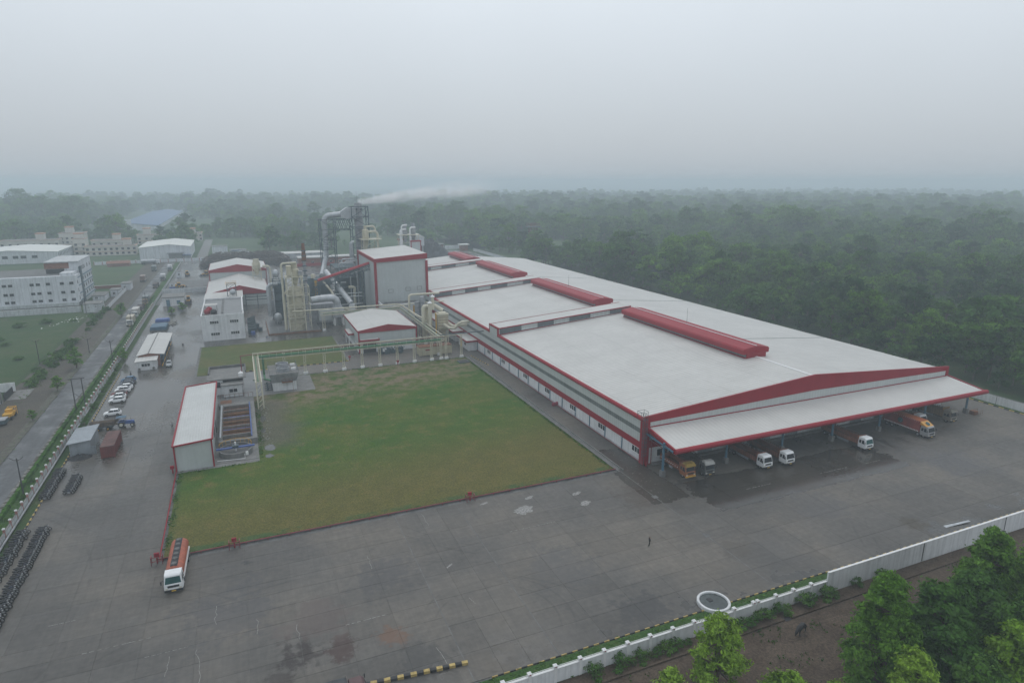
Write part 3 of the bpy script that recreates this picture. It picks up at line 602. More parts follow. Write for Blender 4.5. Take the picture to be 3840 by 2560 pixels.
# ================================================================ plant buildings
def gable_shed(T, x0, x1, y0, y1, ze, zp, xp, front=True, redh=.9, base=0., wallmat='clad_far', side='clad_far'):
    """portal shed, ridge along y at xp; red verge and gable fascia on the near side"""
    B(x0, y0+.1, base, x0+.2, y1, ze).to('wall', M[side], T); B(x1-.2, y0+.1, base, x1, y1, ze).to('wall', M[side], T); MB().prism([(x0, base), (x0, ze), (xp, zp), (x1, ze), (x1, base)], 'y', y1-.2, y1).to('rear_wall', M[wallmat], T)
    MB().prism([(x0, base), (x0, ze-.1), (xp, zp-.15), (x1, ze-.1), (x1, base)], 'y', y0, y0+.2).to('front_wall', M[wallmat], T)
    MB().slab([(x0-.3, y0-.2, ze), (xp, y0-.2, zp), (xp, y1+.2, zp), (x0-.3, y1+.2, ze)], .12).to('roof_left_slope', M['roof_white'], T)
    MB().slab([(xp, y0-.2, zp), (x1+.3, y0-.2, ze), (x1+.3, y1+.2, ze), (xp, y1+.2, zp)], .12).to('roof_right_slope', M['roof_white'], T)
    MB().prism([(x0-.35, ze-redh*.75), (x0-.35, ze+.08), (xp, zp+.08), (x1+.35, ze+.08), (x1+.35, ze-redh*.75)], 'y', y0-.28, y0-.02).to('gable_fascia', M['red'], T)
    B(x0-.42, y0-.25, ze-.5, x0-.3, y1+.2, ze+.1).to('eaves_trim', M['red'], T); B(x1+.3, y0-.25, ze-.5, x1+.42, y1+.2, ze+.1).to('eaves_trim', M['red'], T)
    for x in (x0-.3, x1-.1): B(x, y0-.26, base, x+.4, y0+.12, ze-redh*.75).to('corner_trim', M['red'], T)
def pipe(name, mat, pts, r, T, n=8): return MB().tube(pts, r, n).to(name, mat, T, True)
def lattice(m, x0, y0, x1, y1, z0, z1, nb, w, br=True, diag=True):
    """open steel frame between four corner legs"""
    C4 = [(x0, y0), (x1, y0), (x1, y1), (x0, y1)]
    for c in C4: m.bar((*c, z0), (*c, z1), w)
    for k in range(nb+1):
        z = z0+(z1-z0)*k/nb
        for i in range(4):
            a, b = C4[i], C4[(i+1) % 4]
            if k > 0: m.bar((*a, z), (*b, z), w*.7)
            if k < nb and diag:
                z2 = z0+(z1-z0)*(k+1)/nb
                if (k+i) % 2: a, b = b, a
                m.bar((*a, z), (*b, z2), w*.55)
    return m
def elbow(c, r, a0, a1, plane, n=7):
    """points of an arc about c in plane 'xz' or 'yz' or 'xy'"""
    P = []
    for i in range(n):
        t = R(a0+(a1-a0)*i/(n-1)); u, w = r*math.cos(t), r*math.sin(t)
        P.append({'xz': (c[0]+u, c[1], c[2]+w), 'yz': (c[0], c[1]+u, c[2]+w), 'xy': (c[0]+u, c[1]+w, c[2])}[plane])
    return P
# -- tall box building
T = thing('box_building', 'tall windowless grey metal box building with wide dark red edges', 'building', (50, 260, 0))
zl, zr_ = 24.5, 26.0
MB().prism([(50, 0), (50, zl), (71.2, zr_), (71.2, 0)], 'y', 260, 298).to('wall', M['clad_far'], T)
MB().slab([(49.6, 259.5, zl+.2), (71.6, 259.5, zr_+.2), (71.6, 298.4, zr_+.2), (49.6, 298.4, zl+.2)], .18).to('roof', M['roof_white'], T)
MB().prism([(49.6, zl-1.3), (49.6, zl+.25), (71.7, zr_+.25), (71.7, zr_-1.9)], 'y', 259.45, 260.05).to('front_fascia', M['red'], T)
MB().prism([(259.4, zl-1.1), (259.4, zl+.25), (298.5, zl+.25), (298.5, zl-1.1)], 'x', 49.5, 50.05).to('side_fascia', M['red'], T)
for x in (49.55, 70.9): B(x, 259.42, 0, x+.95, 260.1, zl-1.2).to('corner_trim', M['red'], T)
B(49.5, 259.4, 0, 50.02, 260.2, zl-1.0).to('corner_trim', M['red'], T); B(49.5, 297.6, 0, 50.02, 298.5, zl-1.0).to('corner_trim', M['red'], T)
for x, z in ((56.0, 11.3), (63.2, 11.7), (68.1, 11.9)):
    m = MB()
    for a in ((x-1, z-.75, x+1, z-.65), (x-1, z+.65, x+1, z+.75), (x-1, z-.65, x-.9, z+.65), (x+.9, z-.65, x+1, z+.65)): m.box(a[0], 259.9, a[1], a[2], 260.04, a[3])
    m.to('vent_frame', M['conc_dark'], T)
MB().prism([(71.2, 9), (71.2, 17.6), (76.5, 17.9), (76.5, 9)], 'y', 318, 330).to('side_bay', M['clad_far'], T); B(71.2, 317.6, 16.6, 76.9, 318, 18.1).to('side_bay_trim', M['red'], T); B(76.3, 317.5, 9, 76.95, 318.1, 18.1).to('side_bay_trim', M['red'], T)
MB().slab([(71.2, 317.6, 18.2), (76.9, 317.6, 18.2), (76.9, 330, 18.2), (71.2, 330, 18.2)], .1).to('side_bay_roof', M['roof_white'], T)
# -- flat building at its foot
T = thing('flat_building', 'flat roofed white block with dark roof at the foot of the tall box building', 'building', (50.5, 250, 0))
B(50.8, 251, 0, 66, 259.3, 6.6).to('wall', M['white'], T); B(50.4, 250.6, 6.6, 66.4, 251, 7.5).to('parapet', M['white'], T); B(50.4, 251, 6.6, 50.8, 259.3, 7.5).to('parapet', M['white'], T); B(50.8, 251, 6.62, 66, 259.2, 6.9).to('roof', M['conc_dark'], T)
for k in range(6): B(52+2.3*k, 250.45, 6.1, 52.25+2.3*k, 250.99, 6.6).to('bracket', M['trim_white'], T)
B(62.8, 250.85, 3.2, 66.1, 251.02, 6.4).to('shutter', M['yellow'], T)
for k in range(4): B(51.5+k*.35, 252, 6.9, 51.7+k*.35, 252.6, 8.2).to('vent_fin', M['conc_dark'], T)
# -- small shed with red awnings
T = thing('shed', 'pale gabled shed with red edges and red awnings beside the pipe bridge', 'shed', (33.4, 207.6, 0))
gable_shed(T, 33.5, 52.6, 207.6, 237, 7.5, 9.05, 43.2)
B(33.4, 205.9, 4.2, 39.9, 207.5, 4.75).to('awning', M['red'], T); B(33.7, 206.1, 4.75, 39.6, 207.4, 4.79).to('awning_roof', M['roof_white'], T); B(34.7, 207.45, 0, 38.9, 207.58, 3.6).to('doorway', M['dark'], T); B(33.6, 207.4, 0, 34.6, 207.57, 3.2).to('door_leaf', M['white'], T)
B(31.4, 217, 4.2, 33.3, 225, 4.75).to('awning', M['red'], T); B(31.6, 217.2, 4.75, 33.2, 224.8, 4.79).to('awning_roof', M['roof_white'], T)
for y in (217.5, 224.5): MB().bar((31.7, y, 0), (31.7, y, 4.2), .25).to('awning_post', M['white'], T)
B(33.38, 208, 0, 33.49, 236, 1.2).to('plinth', M['white'], T); B(38.9, 207.48, 0, 52.4, 207.58, 2.4).to('plinth', M['white'], T)
for y in (210, 213, 228, 232): win(T, y, y+1.6, 1.3, 2.7, 33.38, 'x')
# -- white two-storey control block
T = thing('control_building', 'white two storey flat roofed block with four windows in its front', 'building', (-14.7, 245.5, 0))
B(-14.7, 245.5, 0, -.8, 282, 8.7).to('wall', M['white'], T); B(-14.4, 246.2, 8.72, -1.1, 281.7, 8.78).to('roof', M['conc_wet'], T)
for q in ((-14.8, 245.4, -.7, 245.75), (-14.8, 281.8, -.7, 282.1), (-14.8, 245.75, -14.4, 281.8), (-1.1, 245.75, -.7, 281.8)): B(q[0], q[1], 8.7, q[2], q[3], 9.3).to('parapet', M['white'], T)
for x in (-12.1, -5.6):
    for z in (6.1, 1.9): win(T, x, x+2.95, z, z+1.1, 245.5, 'y', -1, 4)
B(-8.3, 250, 8.78, -7.5, 281, 8.95).to('roof_seam', M['conc_dark'], T)
MB().cyl((-1.0, 250, 9.5), (-1.0, 280, 9.5), .28, n=10).to('roof_duct', M['trim_white'], T)
for (x, y, mt, nm, lb) in ((-12.3, 256, 'red', 'roof_tank', 'red round tank near the left edge of the control block roof'), (-12.8, 251.5, 'red', 'roof_tank', 'red tank nearest the front of the control block roof'), (-10.6, 250, 'dark', 'roof_tank', 'black square tank on the control block roof')):
    t = thing(nm, lb, 'tank', (x, y, 8.78)); MB().lathe([(.9, 8.78), (1.05, 9.2), (1.05, 10.0), (.8, 10.35), (.25, 10.5)], (x, y), 14).to('shell', M[mt], t, True); MB().lathe([(.26, 10.5), (.26, 10.62)], (x, y), 8).to('lid', M['conc_dark'], t)
t = thing('roof_canopy', 'small white canopy sheet on the back of the control block roof', 'canopy', (-12, 262, 8.78)); B(-14, 259.5, 10.4, -9.6, 263, 10.5).to('sheet', M['roof_white'], t)
for x in (-13.8, -9.8):
    for y in (259.8, 262.8): MB().bar((x, y, 8.78), (x, y, 10.4), .1).to('post', M['conc'], t)
t = thing('scrap_heap', 'grey heap of pipes and sacks at the front corner of the control block roof', 'heap', (-13, 247.5, 8.8)); m = MB()
for k in range(26): x, y = random.uniform(-14.2, -9.5), random.uniform(246.1, 248.6); m.bar((x, y, 8.8+random.random()*.4), (x+random.uniform(-1, 1), y+random.uniform(-.5, .5), 8.8+random.random()*.5), .18)
m.to('pile', M['debris'], t)
# -- two sheds behind it
T = thing('shed', 'tall rear shed with a deep red gable behind the control block', 'shed', (-15, 360, 0)); gable_shed(T, -15.2, 11.8, 360, 392, 11.0, 13.6, -1.9, redh=1.6)
T = thing('shed', 'low middle shed with wide pale roof and red gable behind the control block', 'shed', (-15.5, 318, 0)); gable_shed(T, -15.6, 10.6, 316, 359.7, 5.6, 9.0, -1.5, redh=1.2)
MB().slab([(-16, 300, 6.3), (-.4, 300, 6.3), (-.4, 316, 7.0), (-16, 316, 6.2)], .12).to('lean_to_roof', M['roof_white'], T)
for x in (-15.5, -8, -.8): MB().bar((x, 300.5, 0), (x, 300.5, 6.2), .3).to('post', M['steel_blue'], T)
B(-15.8, 300, 5.2, -.6, 300.2, 6.15).to('lean_to_fascia', M['steel_blue'], T)
for k in range(3): B(.5, 312-k*3, 5.2-.8*k, 10.6, 312.2-k*3, 5.5-.8*k).to('louvre', M['steel_blue'], T)
for x in (.6, 5.5, 10.4): MB().bar((x, 305.5, 0), (x, 305.5, 6), .3).to('post', M['steel_blue'], T)
B(.6, 314, 0, 10.4, 314.2, 3.6).to('inner_wall', M['clad_x'], T)
def filter_unit(name, label, x, y, z0, h, mat='cream'):
    T = thing(name, label, 'dust filter', (x, y, z0)); m = lattice(MB(), x-2, y-2, x+2, y+2, z0, z0+h*.62, 2, .3); m.to('frame', M['cream_pipe'], T)
    MB().lathe([(.6, z0+h*.25), (1.9, z0+h*.62), (1.9, z0+h*.82), (1.4, z0+h*.9), (1.4, z0+h)], (x, y), 12).to('hopper', M[mat], T, True)
    m = MB()
    for q in ((x-2.2, y-2.2, x+2.2, y-2.2), (x-2.2, y+2.2, x+2.2, y+2.2), (x-2.2, y-2.2, x-2.2, y+2.2), (x+2.2, y-2.2, x+2.2, y+2.2)): m.bar((q[0], q[1], z0+h*.75), (q[2], q[3], z0+h*.75), .12)
    m.to('handrail', M['cream_pipe'], T); return T
filter_unit('filter_unit', 'cream hopper on a frame between the two red gabled sheds', 7.2, 352, 5.8, 11)
pipe('bent_duct', M['cream_pipe'], [(10, 352, 13)]+elbow((12, 352, 11.5), 1.5, 90, 0, 'xz')+[(13.5, 352, 0)], .6, thing('bent_duct', 'cream bent duct dropping beside the rear red gabled shed', 'duct', (13.5, 352, 0)))
T = thing('pressure_vessel', 'white round vessel on a small platform on the low shed roof', 'vessel', (-5, 304, 6.6)); m = lattice(MB(), -6.6, 303, -3, 306.5, 6.4, 11.5, 2, .22)
m.to('frame', M['steel_blue'], T); MB().lathe([(.15, 6.9), (.9, 7.2), (1.35, 8.0), (1.35, 8.5), (.9, 9.3), (.15, 9.6)], (-4.4, 302.2), 16).to('shell', M['alu'], T, True); m = MB()
for z in (11.6, 12.4): m.bar((-7, 302.6, z), (-2.6, 302.6, z), .1).bar((-7, 306.8, z), (-2.6, 306.8, z), .1).bar((-7, 302.6, z), (-7, 306.8, z), .1)
m.to('handrail', M['yellow'], T)
# ================================================================ effluent plant and pump house
T = thing('effluent_shed', 'long pale grey mono-pitch shed with thin red edges beside the treatment tanks', 'shed', (-15, 131.5, 0))
za, zb = 5.2, 5.75
MB().prism([(-15.3, 0), (-15.3, za), (-8.7, zb), (-8.7, 0)], 'y', 131.6, 171.5).to('wall', M['clad_far'], T)
MB().slab([(-15.5, 131.4, za+.12), (-8.5, 131.4, zb+.12), (-8.5, 171.7, zb+.12), (-15.5, 171.7, za+.12)], .12).to('roof', M['roof_plain'], T)
for q in (((-15.55, 131.3, za+.2), (-8.45, 131.3, zb+.2)), ((-15.55, 171.75, za+.2), (-8.45, 171.75, zb+.2)), ((-15.55, 131.3, za+.2), (-15.55, 171.75, za+.2)), ((-8.45, 131.3, zb+.2), (-8.45, 171.75, zb+.2))): MB().bar(*q, .28).to('roof_trim', M['red'], T)
for x in (-15.35, -8.65): MB().bar((x, 131.55, 0), (x, 131.55, zb if x > -10 else za), .28).to('corner_trim', M['red'], T)
B(-8.72, 150, .3, -8.6, 152, 2.6).to('side_door', M['dark'], T); B(-8.72, 142, 2.2, -8.62, 146, 3.2).to('side_vent', M['dark'], T)
T = thing('aeration_tank', 'row of open concrete aeration tanks with blue pipes and rusty handrails', 'tank', (-4, 153, 0))
for q in ((-7.9, 140.6, 0, -.2, 141.5, 1.4), (-7.9, 164.6, 0, -.2, 166.6, 1.4), (-7.9, 141.5, 0, -7.2, 164.6, 1.4), (-1.5, 141.5, 0, -.2, 164.6, 1.4)): B(*q).to('tank_wall', M['conc'], T)
B(-7.2, 141.5, -.3, -1.5, 164.6, .55).to('sludge', M['rust_grate'], T)
for k, y in enumerate((144.5, 147.3, 150.1, 152.9, 155.7, 158.5, 161.3)):
    B(-7.2, y-.22, .5, -1.5, y+.22, 1.38).to('dividing_wall', M['rust_grate' if k % 2 else 'conc'], T)
    MB().cyl((-7.2, y+.9, 1.15), (-1.4, y+.9, 1.15), .16, n=8).to('air_pipe', M['blue_paint' if k % 3 == 1 else 'rust'], T)
    m = MB()
    for z in (1.75, 2.2): m.bar((-7.2, y-.2, z), (-1.5, y-.2, z), .06)
    for x in step(-7.2, -1.5, 6): m.bar((x, y-.2, 1.38), (x, y-.2, 2.2), .06)
    m.to('handrail', M['rust'], T)
MB().cyl((-1.3, 141.5, 1.7), (-1.3, 165, 1.7), .14, n=8).to('header_pipe', M['blue_paint'], T); MB().cyl((-7.6, 142, 1.8), (-7.6, 164, 1.8), .22, n=8).to('header_pipe', M['alu'], T)
B(-8.4, 132.2, -.08, -.3, 140.5, .15).to('slab', M['conc'], T); B(-8.3, 167, 0, -.3, 172.3, .9).to('sump', M['conc_dark'], T); B(-8, 167.6, .9, -5.4, 170.4, 1.1).to('sump_cover', M['rust'], T)
m = MB()
for k in range(8): m.bar((-8+k*1.1, 172.2, .9), (-8+k*1.1, 172.2, 2.0), .07)
m.bar((-8, 172.2, 2), (-.3, 172.2, 2), .07); m.to('handrail', M['rust'], T)
T = thing('clarifier', 'round concrete clarifier with a blue scraper bridge across it', 'tank', (-4.6, 136.6, 0))
MB().lathe([(3.25, .1), (3.25, 1.25), (2.95, 1.25), (2.95, .6), (2.9, .55)], (-4.6, 136.6), 36).to('rim', M['conc'], T, True); MB().lathe([(2.93, .5), (2.93, .62)], (-4.6, 136.6), 30).to('water', M['conc_dark'], T)
B(-8.3, 136.3, 1.3, -.9, 136.9, 1.55).to('bridge', M['blue_paint'], T); MB().cyl((-4.6, 136.6, .6), (-4.6, 136.6, 2.6), .18).to('drive_shaft', M['trim_white'], T); B(-5.2, 136, 1.55, -4.0, 137.2, 1.95).to('drive', M['steel_blue'], T)
m = MB(); P = [(-4.6+3.15*math.cos(R(a)), 136.6+3.15*math.sin(R(a))) for a in range(0, 181, 18)]
for a, b in zip(P[:-1], P[1:]): m.bar((*a, 2.2), (*b, 2.2), .07).bar((*a, 1.2), (*a, 2.2), .07)
m.to('handrail', M['yellow'], T)
pipe('drain_pipe', M['trim_white'], [(-8.1, 133.2, .3), (-2.9, 132.6, .3), (-2.9, 132.6, 1.3)], .07, T); B(-2.7, 132.5, 1.0, -2.2, 132.8, 1.7).to('control_box', M['trim_white'], T)
T = thing('pump_house', 'small white flat roofed pump house with a window and white water tank on top', 'building', (-7.4, 176.4, 0))
B(-7.4, 176.4, 0, -2.8, 181, 3.2).to('wall', M['white'], T); B(-7.8, 176, 3.2, -2.4, 181.4, 3.45).to('roof_slab', M['conc'], T); win(T, -6.0, -3.9, 1.2, 2.3, 176.4, 'y', -1, 2)
B(-10.6, 179, 0, -7.4, 183, 4.2).to('rear_block', M['white'], T); B(-11.2, 178.6, 4.2, -1.6, 183.6, 4.45).to('rear_roof', M['conc'], T); win(T, -9.4, -8.0, 2.2, 3.6, 179, 'y', -1, 2, frame=M['dark']); B(-7.3, 181.1, 0, -2.6, 183, 4.15).to('rear_block', M['white'], T)
t = thing('water_tank', 'white plastic water tank on the pump house roof', 'tank', (-2.8, 180, 4.45)); MB().lathe([(.62, 4.45), (.66, 5.2), (.64, 5.35), (.3, 5.6), (.15, 5.65)], (-2.8, 180), 16).to('shell', M['trim_white'], t, True); MB().lathe([(.2, 5.64), (.2, 5.72)], (-2.8, 180), 10).to('lid', M['trim_white'], t)
T = thing('settling_basin', 'low walled concrete basin between the pump house and the small back lawn', 'basin', (-11.7, 198, 0)); B(-11.7, 198.5, 0, -1.8, 206.3, .15).to('floor', M['conc'], T)
for q in ((-11.7, 205.9, -1.8, 206.4), (-11.9, 198.4, -11.6, 206.4), (-1.9, 198.4, -1.6, 206.4)): B(q[0], q[1], 0, q[2], q[3], .9).to('wall', M['conc_dark'], T)
# -- cooling tower
T = thing('cooling_tower', 'grey cooling tower with two round roof fans on a white block', 'cooling tower', (8, 180, 0))
B(4.9, 176.4, 0, 10.9, 184.4, 2.5).to('basin_block', M['white'], T)
MB().poly([(4.8, 176.3, 2.5), (11, 176.3, 2.5), (11, 184.5, 2.5), (4.8, 184.5, 2.5), (4.1, 175.3, 5.0), (11.7, 175.3, 5.0), (11.7, 185.5, 5.0), (4.1, 185.5, 5.0)], [(0,1,5,4),(1,2,6,5),(2,3,7,6),(3,0,4,7),(4,5,6,7)]).to('casing', M['alu_dull'], T)
B(4.2, 175.4, 5.0, 11.6, 185.4, 5.08).to('deck', M['conc'], T)
for y in (178.4, 182.8):
    f = MB().lathe([(1.75, 5.08), (1.6, 5.5), (1.7, 6.1), (1.55, 6.1), (1.45, 5.5)], (7.9, y), 24).to('fan_stack', M['alu_dull'], T, True); MB().lathe([(1.5, 5.3), (1.5, 5.35)], (7.9, y), 20).to('fan_opening', M['dark'], f)
    for k in range(4): MB().bar((7.9, y, 5.5), (7.9+1.35*math.cos(k*1.571+.4), y+1.35*math.sin(k*1.571+.4), 5.5), .22).to('blade', M['alu'], f)
    B(10, y-.3, 5.08, 11.2, y+.3, 5.7).to('motor', M['trim_white'], T)
m = MB()
for q in (((4.2, 175.4), (11.6, 175.4)), ((11.6, 175.4), (11.6, 185.4)), ((4.2, 175.4), (4.2, 185.4)), ((4.2, 185.4), (11.6, 185.4))):
    for z in (5.6, 6.1): m.bar((*q[0], z), (*q[1], z), .05)
    for k in range(5): p = [q[0][i]+(q[1][i]-q[0][i])*k/4 for i in (0, 1)]; m.bar((*p, 5.0), (*p, 6.1), .05)
m.to('handrail', M['steel_blue'], T)
m = MB(); m.box(7.2, 174.9, 2.6, 9.9, 176.3, 2.7)
for x in (7.2, 8.1, 9, 9.9): m.bar((x, 174.9, 2.7), (x, 174.9, 3.7), .06)
m.bar((7.2, 174.9, 3.7), (9.9, 174.9, 3.7), .06).bar((9.9, 174.9, 0), (9.9, 174.9, 2.7), .08); m.to('platform', M['rust'], T)
pad('apron', 2.6, 174.2, 15.6, 194.8, -.1, .10, M['conc']); pad('apron', -11.9, 174.2, 2.6, 198.3, -.1, .08, M['conc_wet']); pad('apron', -15.3, 130.6, -.2, 174.2, -.1, .07, M['conc'])
for k in range(4):
    pipe('valve_pipe', M['steel_blue'], [(2.9, 177+k*2, .5), (4.6, 177+k*2, .5), (4.6, 177+k*2, 1.4)], .13, T); MB().cyl((3.6, 177+k*2, .5), (3.6, 177+k*2, 1.0), .2, n=8).to('valve', M['steel_blue'], T)
for q in ((1.4, 156, .8, 3.0), (2.2, 137, 1.5, 2.4), (1.6, 132.5, 1.2, 1.4), (1.0, 148, .7, 2)):
    x, y, rx, ry = q; MB().poly([(x+rx*math.cos(t)*random.uniform(.5, 1), y+ry*math.sin(t)*random.uniform(.6, 1), .075) for t in [2*math.pi*i/18 for i in range(18)]], [tuple(range(18))]).to('puddle', M['puddle'], bpy.data.objects['lawn'])
T = thing('rubble_heap', 'scattered grey rubble beside the aeration tanks', 'rubble', (2, 160, 0)); m = MB()
for k in range(110):
    x, y = random.gauss(1.8, .7), random.uniform(139, 169); s = random.uniform(.05, .17); x = max(.3, x)
    m.poly([(x-s, y-s, .05), (x+s, y-s*.7, .05), (x+s*.8, y+s, .05), (x-s, y+s*.8, .05), (x+s*.1, y, .08+s)], [(0,1,4),(1,2,4),(2,3,4),(3,0,4)])
m.to('rubble', M['debris'], T)
# ================================================================ pipe bridges
T = thing('pipe_bridge', 'long pipe bridge on lattice posts with red and green pipes across the lawn edge', 'pipe bridge', (1, 190, 0))
def lat_post(T, x, y, zt, w=.55):
    m = MB()
    for dx, dy in ((-w/2, -w/2), (w/2, -w/2), (w/2, w/2), (-w/2, w/2)): m.bar((x+dx, y+dy, .5), (x+dx, y+dy, zt), .1)
    k = 0; z = .6
    while z < zt-.5:
        s = 1 if k % 2 else -1
        m.bar((x-s*w/2, y-w/2, z), (x+s*w/2, y-w/2, z+.6), .06); m.bar((x-w/2, y-s*w/2, z), (x-w/2, y+s*w/2, z+.6), .06); z += .6; k += 1
    p = m.to('lattice_post', M['cream_pipe'], T); MB().box(x-.6, y-.75, -.05, x-.02, y-.05, .75).box(x+.02, y-.5, -.05, x+.6, y+.45, .75).to('footing', M['trim_white'], p)
for x in (8.9, 14.6, 20.2, 25.7, 31.2, 36.6, 42.0, 47.4, 53.0, 56.1, 57.8, 62.9): lat_post(T, x, 190.2, 7.6 if x < 50 or x > 60 else 7.8)
for z in (6.1, 7.75):
    for y in (189.7, 190.8): B(.6, y-.07, z-.14, 63 if z > 7 else 57, y+.07, z).to('beam', M['cream_pipe'], T)
pipe('red_pipe', M['red_pipe'], [(.6, 190.0, 7.5), (58, 190, 7.5)], .17, T); pipe('green_pipe', M['green_pipe'], [(2.2, 189.9, 6.55), (56, 189.9, 6.55)], .25, T, 12); pipe('green_pipe', M['green_pipe'], [(2.2, 190.6, 6.7), (56, 190.6, 6.7)], .14, T)
pipe('dark_pipe', M['steel_blue'], [(56, 190.2, 7.95), (66, 190.2, 7.95), (70.6, 190.2, 7.95)], .16, T)
m = MB()
for k in range(29): m.bar((1+2*k, 189.7, 6.1), (1+2*k, 190.8, 6.1), .1).bar((1+2*k, 189.7, 6.1), (1+2*k, 189.7, 7.7), .07)
m.to('cross_tie', M['cream_pipe'], T)
pipe('red_drop', M['red_pipe'], [(.6, 190, 7.5), (-2.6, 190, 7.4), (-2.6, 190, 7.4), (-2.6, 190, .2)], .13, T)
pipe('green_drop', M['green_pipe'], [(3.2, 189.9, 6.5), (3.2, 189.9, 1.2), (3.2, 186, 1.0), (5, 184, 1.0)], .28, T)
T = thing('cable_bridge', 'cream ladder-like cable tray reaching from the pipe bridge to the aeration tanks', 'pipe bridge', (1.4, 176, 0))
m = MB()
for x in (.6, 2.0): m.bar((x, 163.4, 6.9), (x, 190, 6.9), .22).bar((x, 163.4, 7.6), (x, 190, 7.6), .1)
m.to('side_beam', M['cream_pipe'], T); m = MB()
for k in range(38): m.bar((.6, 163.6+k*.7, 6.95), (2.0, 163.6+k*.7, 6.95), .13)
m.to('rung', M['cream_pipe'], T)
for x in (.7, 1.95):
    B(x-.16, 163.3, 0, x+.16, 163.65, 6.8).to('leg', M['cream_pipe'], T); B(x-.13, 176, 0, x+.13, 176.3, 6.8).to('leg', M['cream_pipe'], T)
m = MB()
for k in range(6): m.bar((.7, 163.45, .4+k*1.1), (1.95, 163.45, 1.5+k*1.1), .1)
m.to('brace', M['cream_pipe'], T); pipe('tray_pipe', M['green_pipe'], [(1.2, 163.6, 7.1), (1.2, 189, 7.1)], .12, T)
T = thing('pipe_bridge', 'rear pipe bridge with a pale pipe turning behind the gabled shed', 'pipe bridge', (57, 218, 0))
for (xa, ya, xb, yb) in ((56.3, 192, 56.3, 246), (57.8, 192, 57.8, 248), (26, 246, 56.3, 246), (26, 248, 57.8, 248)):
    for z in (6.0, 7.0): MB().bar((xa, ya, z), (xb, yb, z), .2).to('beam', M['cream_pipe'], T)
m = MB()
for k in range(28): m.bar((56.3, 192+2*k, 6), (56.3, 193+2*k, 7), .09).bar((56.3, 192+2*k, 6), (57.8, 192+2*k, 6), .09)
for k in range(15): m.bar((26+2*k, 246, 6), (26+2*k, 246, 7), .1).bar((26+2*k, 246, 6), (28+2*k, 246, 7), .07)
m.to('cross_tie', M['cream_pipe'], T)
for y in (196, 204, 212, 220, 229, 238): lat_post(T, 57.05, y, 6.2, .9)
for x in (27, 37, 47): lat_post(T, x, 247, 6.2, .9)
B(56.5, 192, 6.2, 57.6, 247.8, 6.3).to('walkway', M['alu_dull'], T)
pipe('pale_pipe', M['cream_pipe'], [(58.2, 214, 7.6), (57.8, 219, 7.9), (57.2, 226, 8.0), (56.6, 246.5, 8.0), (56.0, 247.3, 8.0), (54, 247.6, 8.0), (16, 248, 8.0)], .26, T)
for dx in (.5, .9): pipe('green_pipe', M['green_pipe'], [(56.2+dx, 192, 6.5), (56.2+dx, 247, 6.5), (27, 247, 6.5)], .15, T)
# -- storage container, junk by the shed
def container(name, label, x0, y0, x1, y1, h, mat, roofmat):
    T = thing(name, label, 'container', (x0, y0, 0)); m = MB()
    B(x0+.08, y0+.08, .12, x1-.08, y1-.08, h-.08).to('body', mat, T)
    n = int((y1-y0)/.4)
    for k in range(n): y = y0+.15+k*(y1-y0-.3)/n; m.box(x0+.02, y, .2, x1-.02, y+.2, h-.15)
    n = int((x1-x0)/.4)
    for k in range(n): x = x0+.15+k*(x1-x0-.3)/n; m.box(x, y0+.02, .2, x+.2, y1-.02, h-.15)
    m.to('rib', mat, T); MB().box(x0, y0, h-.12, x1, y1, h).to('roof', roofmat, T)
    m = MB()
    for x in (x0, x1-.14):
        for y in (y0, y1-.14): m.box(x-.01, y-.01, 0, x+.15, y+.15, h-.11)
    m.to('corner_post', mat, T); return T
mk('cont_red', (.17, .035, .03), .7, var=.15, streak=.3, rust=(.08, .04, .03), rustamt=.35); mk('cont_roof', (.10, .045, .04), .75, var=.3, rust=(.13, .10, .085), rustamt=.45)
t = container('shipping_container', 'cream container with rusty roof and red stencil under the pipe bridge', 50.6, 196, 61.6, 199.6, 3.0, M['cream'], M['rust']); B(52.6, 195.96, 1.75, 54.0, 196.0, 2.15).to('stencil', M['red'], t)
container('shipping_container', 'dark red container standing on the service road', -30.0, 144.3, -27.5, 153.6, 2.6, M['cont_red'], M['cont_roof'])
T = thing('machinery_heap', 'dark scrapped machine parts stacked in front of the gabled shed', 'heap', (43, 203.5, 0)); m = MB()
for k in range(34):
    x, y, s = random.uniform(39.5, 47), random.uniform(203, 206.5), random.uniform(.2, .7); m.box(x-s, y-s*.6, 0, x+s*.9, y+s*.6, random.uniform(.4, 1.9))
    m.bar((x, y, .4), (x+random.uniform(-1.4, 1.4), y+random.uniform(-.5, .5), 2.1), .1)
m.to('part', M['steel_blue'], T); B(40.3, 203.4, .9, 41.5, 203.9, 1.9).to('panel', M['trim_white'], T)
T = thing('sump_pit', 'dark square sump pit with low rim at the far right corner of the big lawn', 'pit', (61.5, 184, 0)); B(60, 183, 0, 63.4, 186, .3).to('rim', M['steel_blue'], T); B(60.3, 183.3, .3, 63.1, 185.7, .31).to('opening', M['dark'], T)
for q, lb in (((29.0, 200.3), 'red hydrant post at the corner of the small back lawn'), ((41.9, 189.3), 'red hydrant post at the foot of the pipe bridge'), ((-16.0, 131.4), 'red hydrant post at the corner of the effluent shed')):
    t = thing('hydrant', lb, 'hydrant', (*q, 0)); MB().cyl((*q, 0), (*q, .9), .13).to('post', M['red'], t); B(q[0]-.35, q[1]-.2, .9, q[0]+.35, q[1]+.2, 1.5).to('hose_box', M['red'], t)
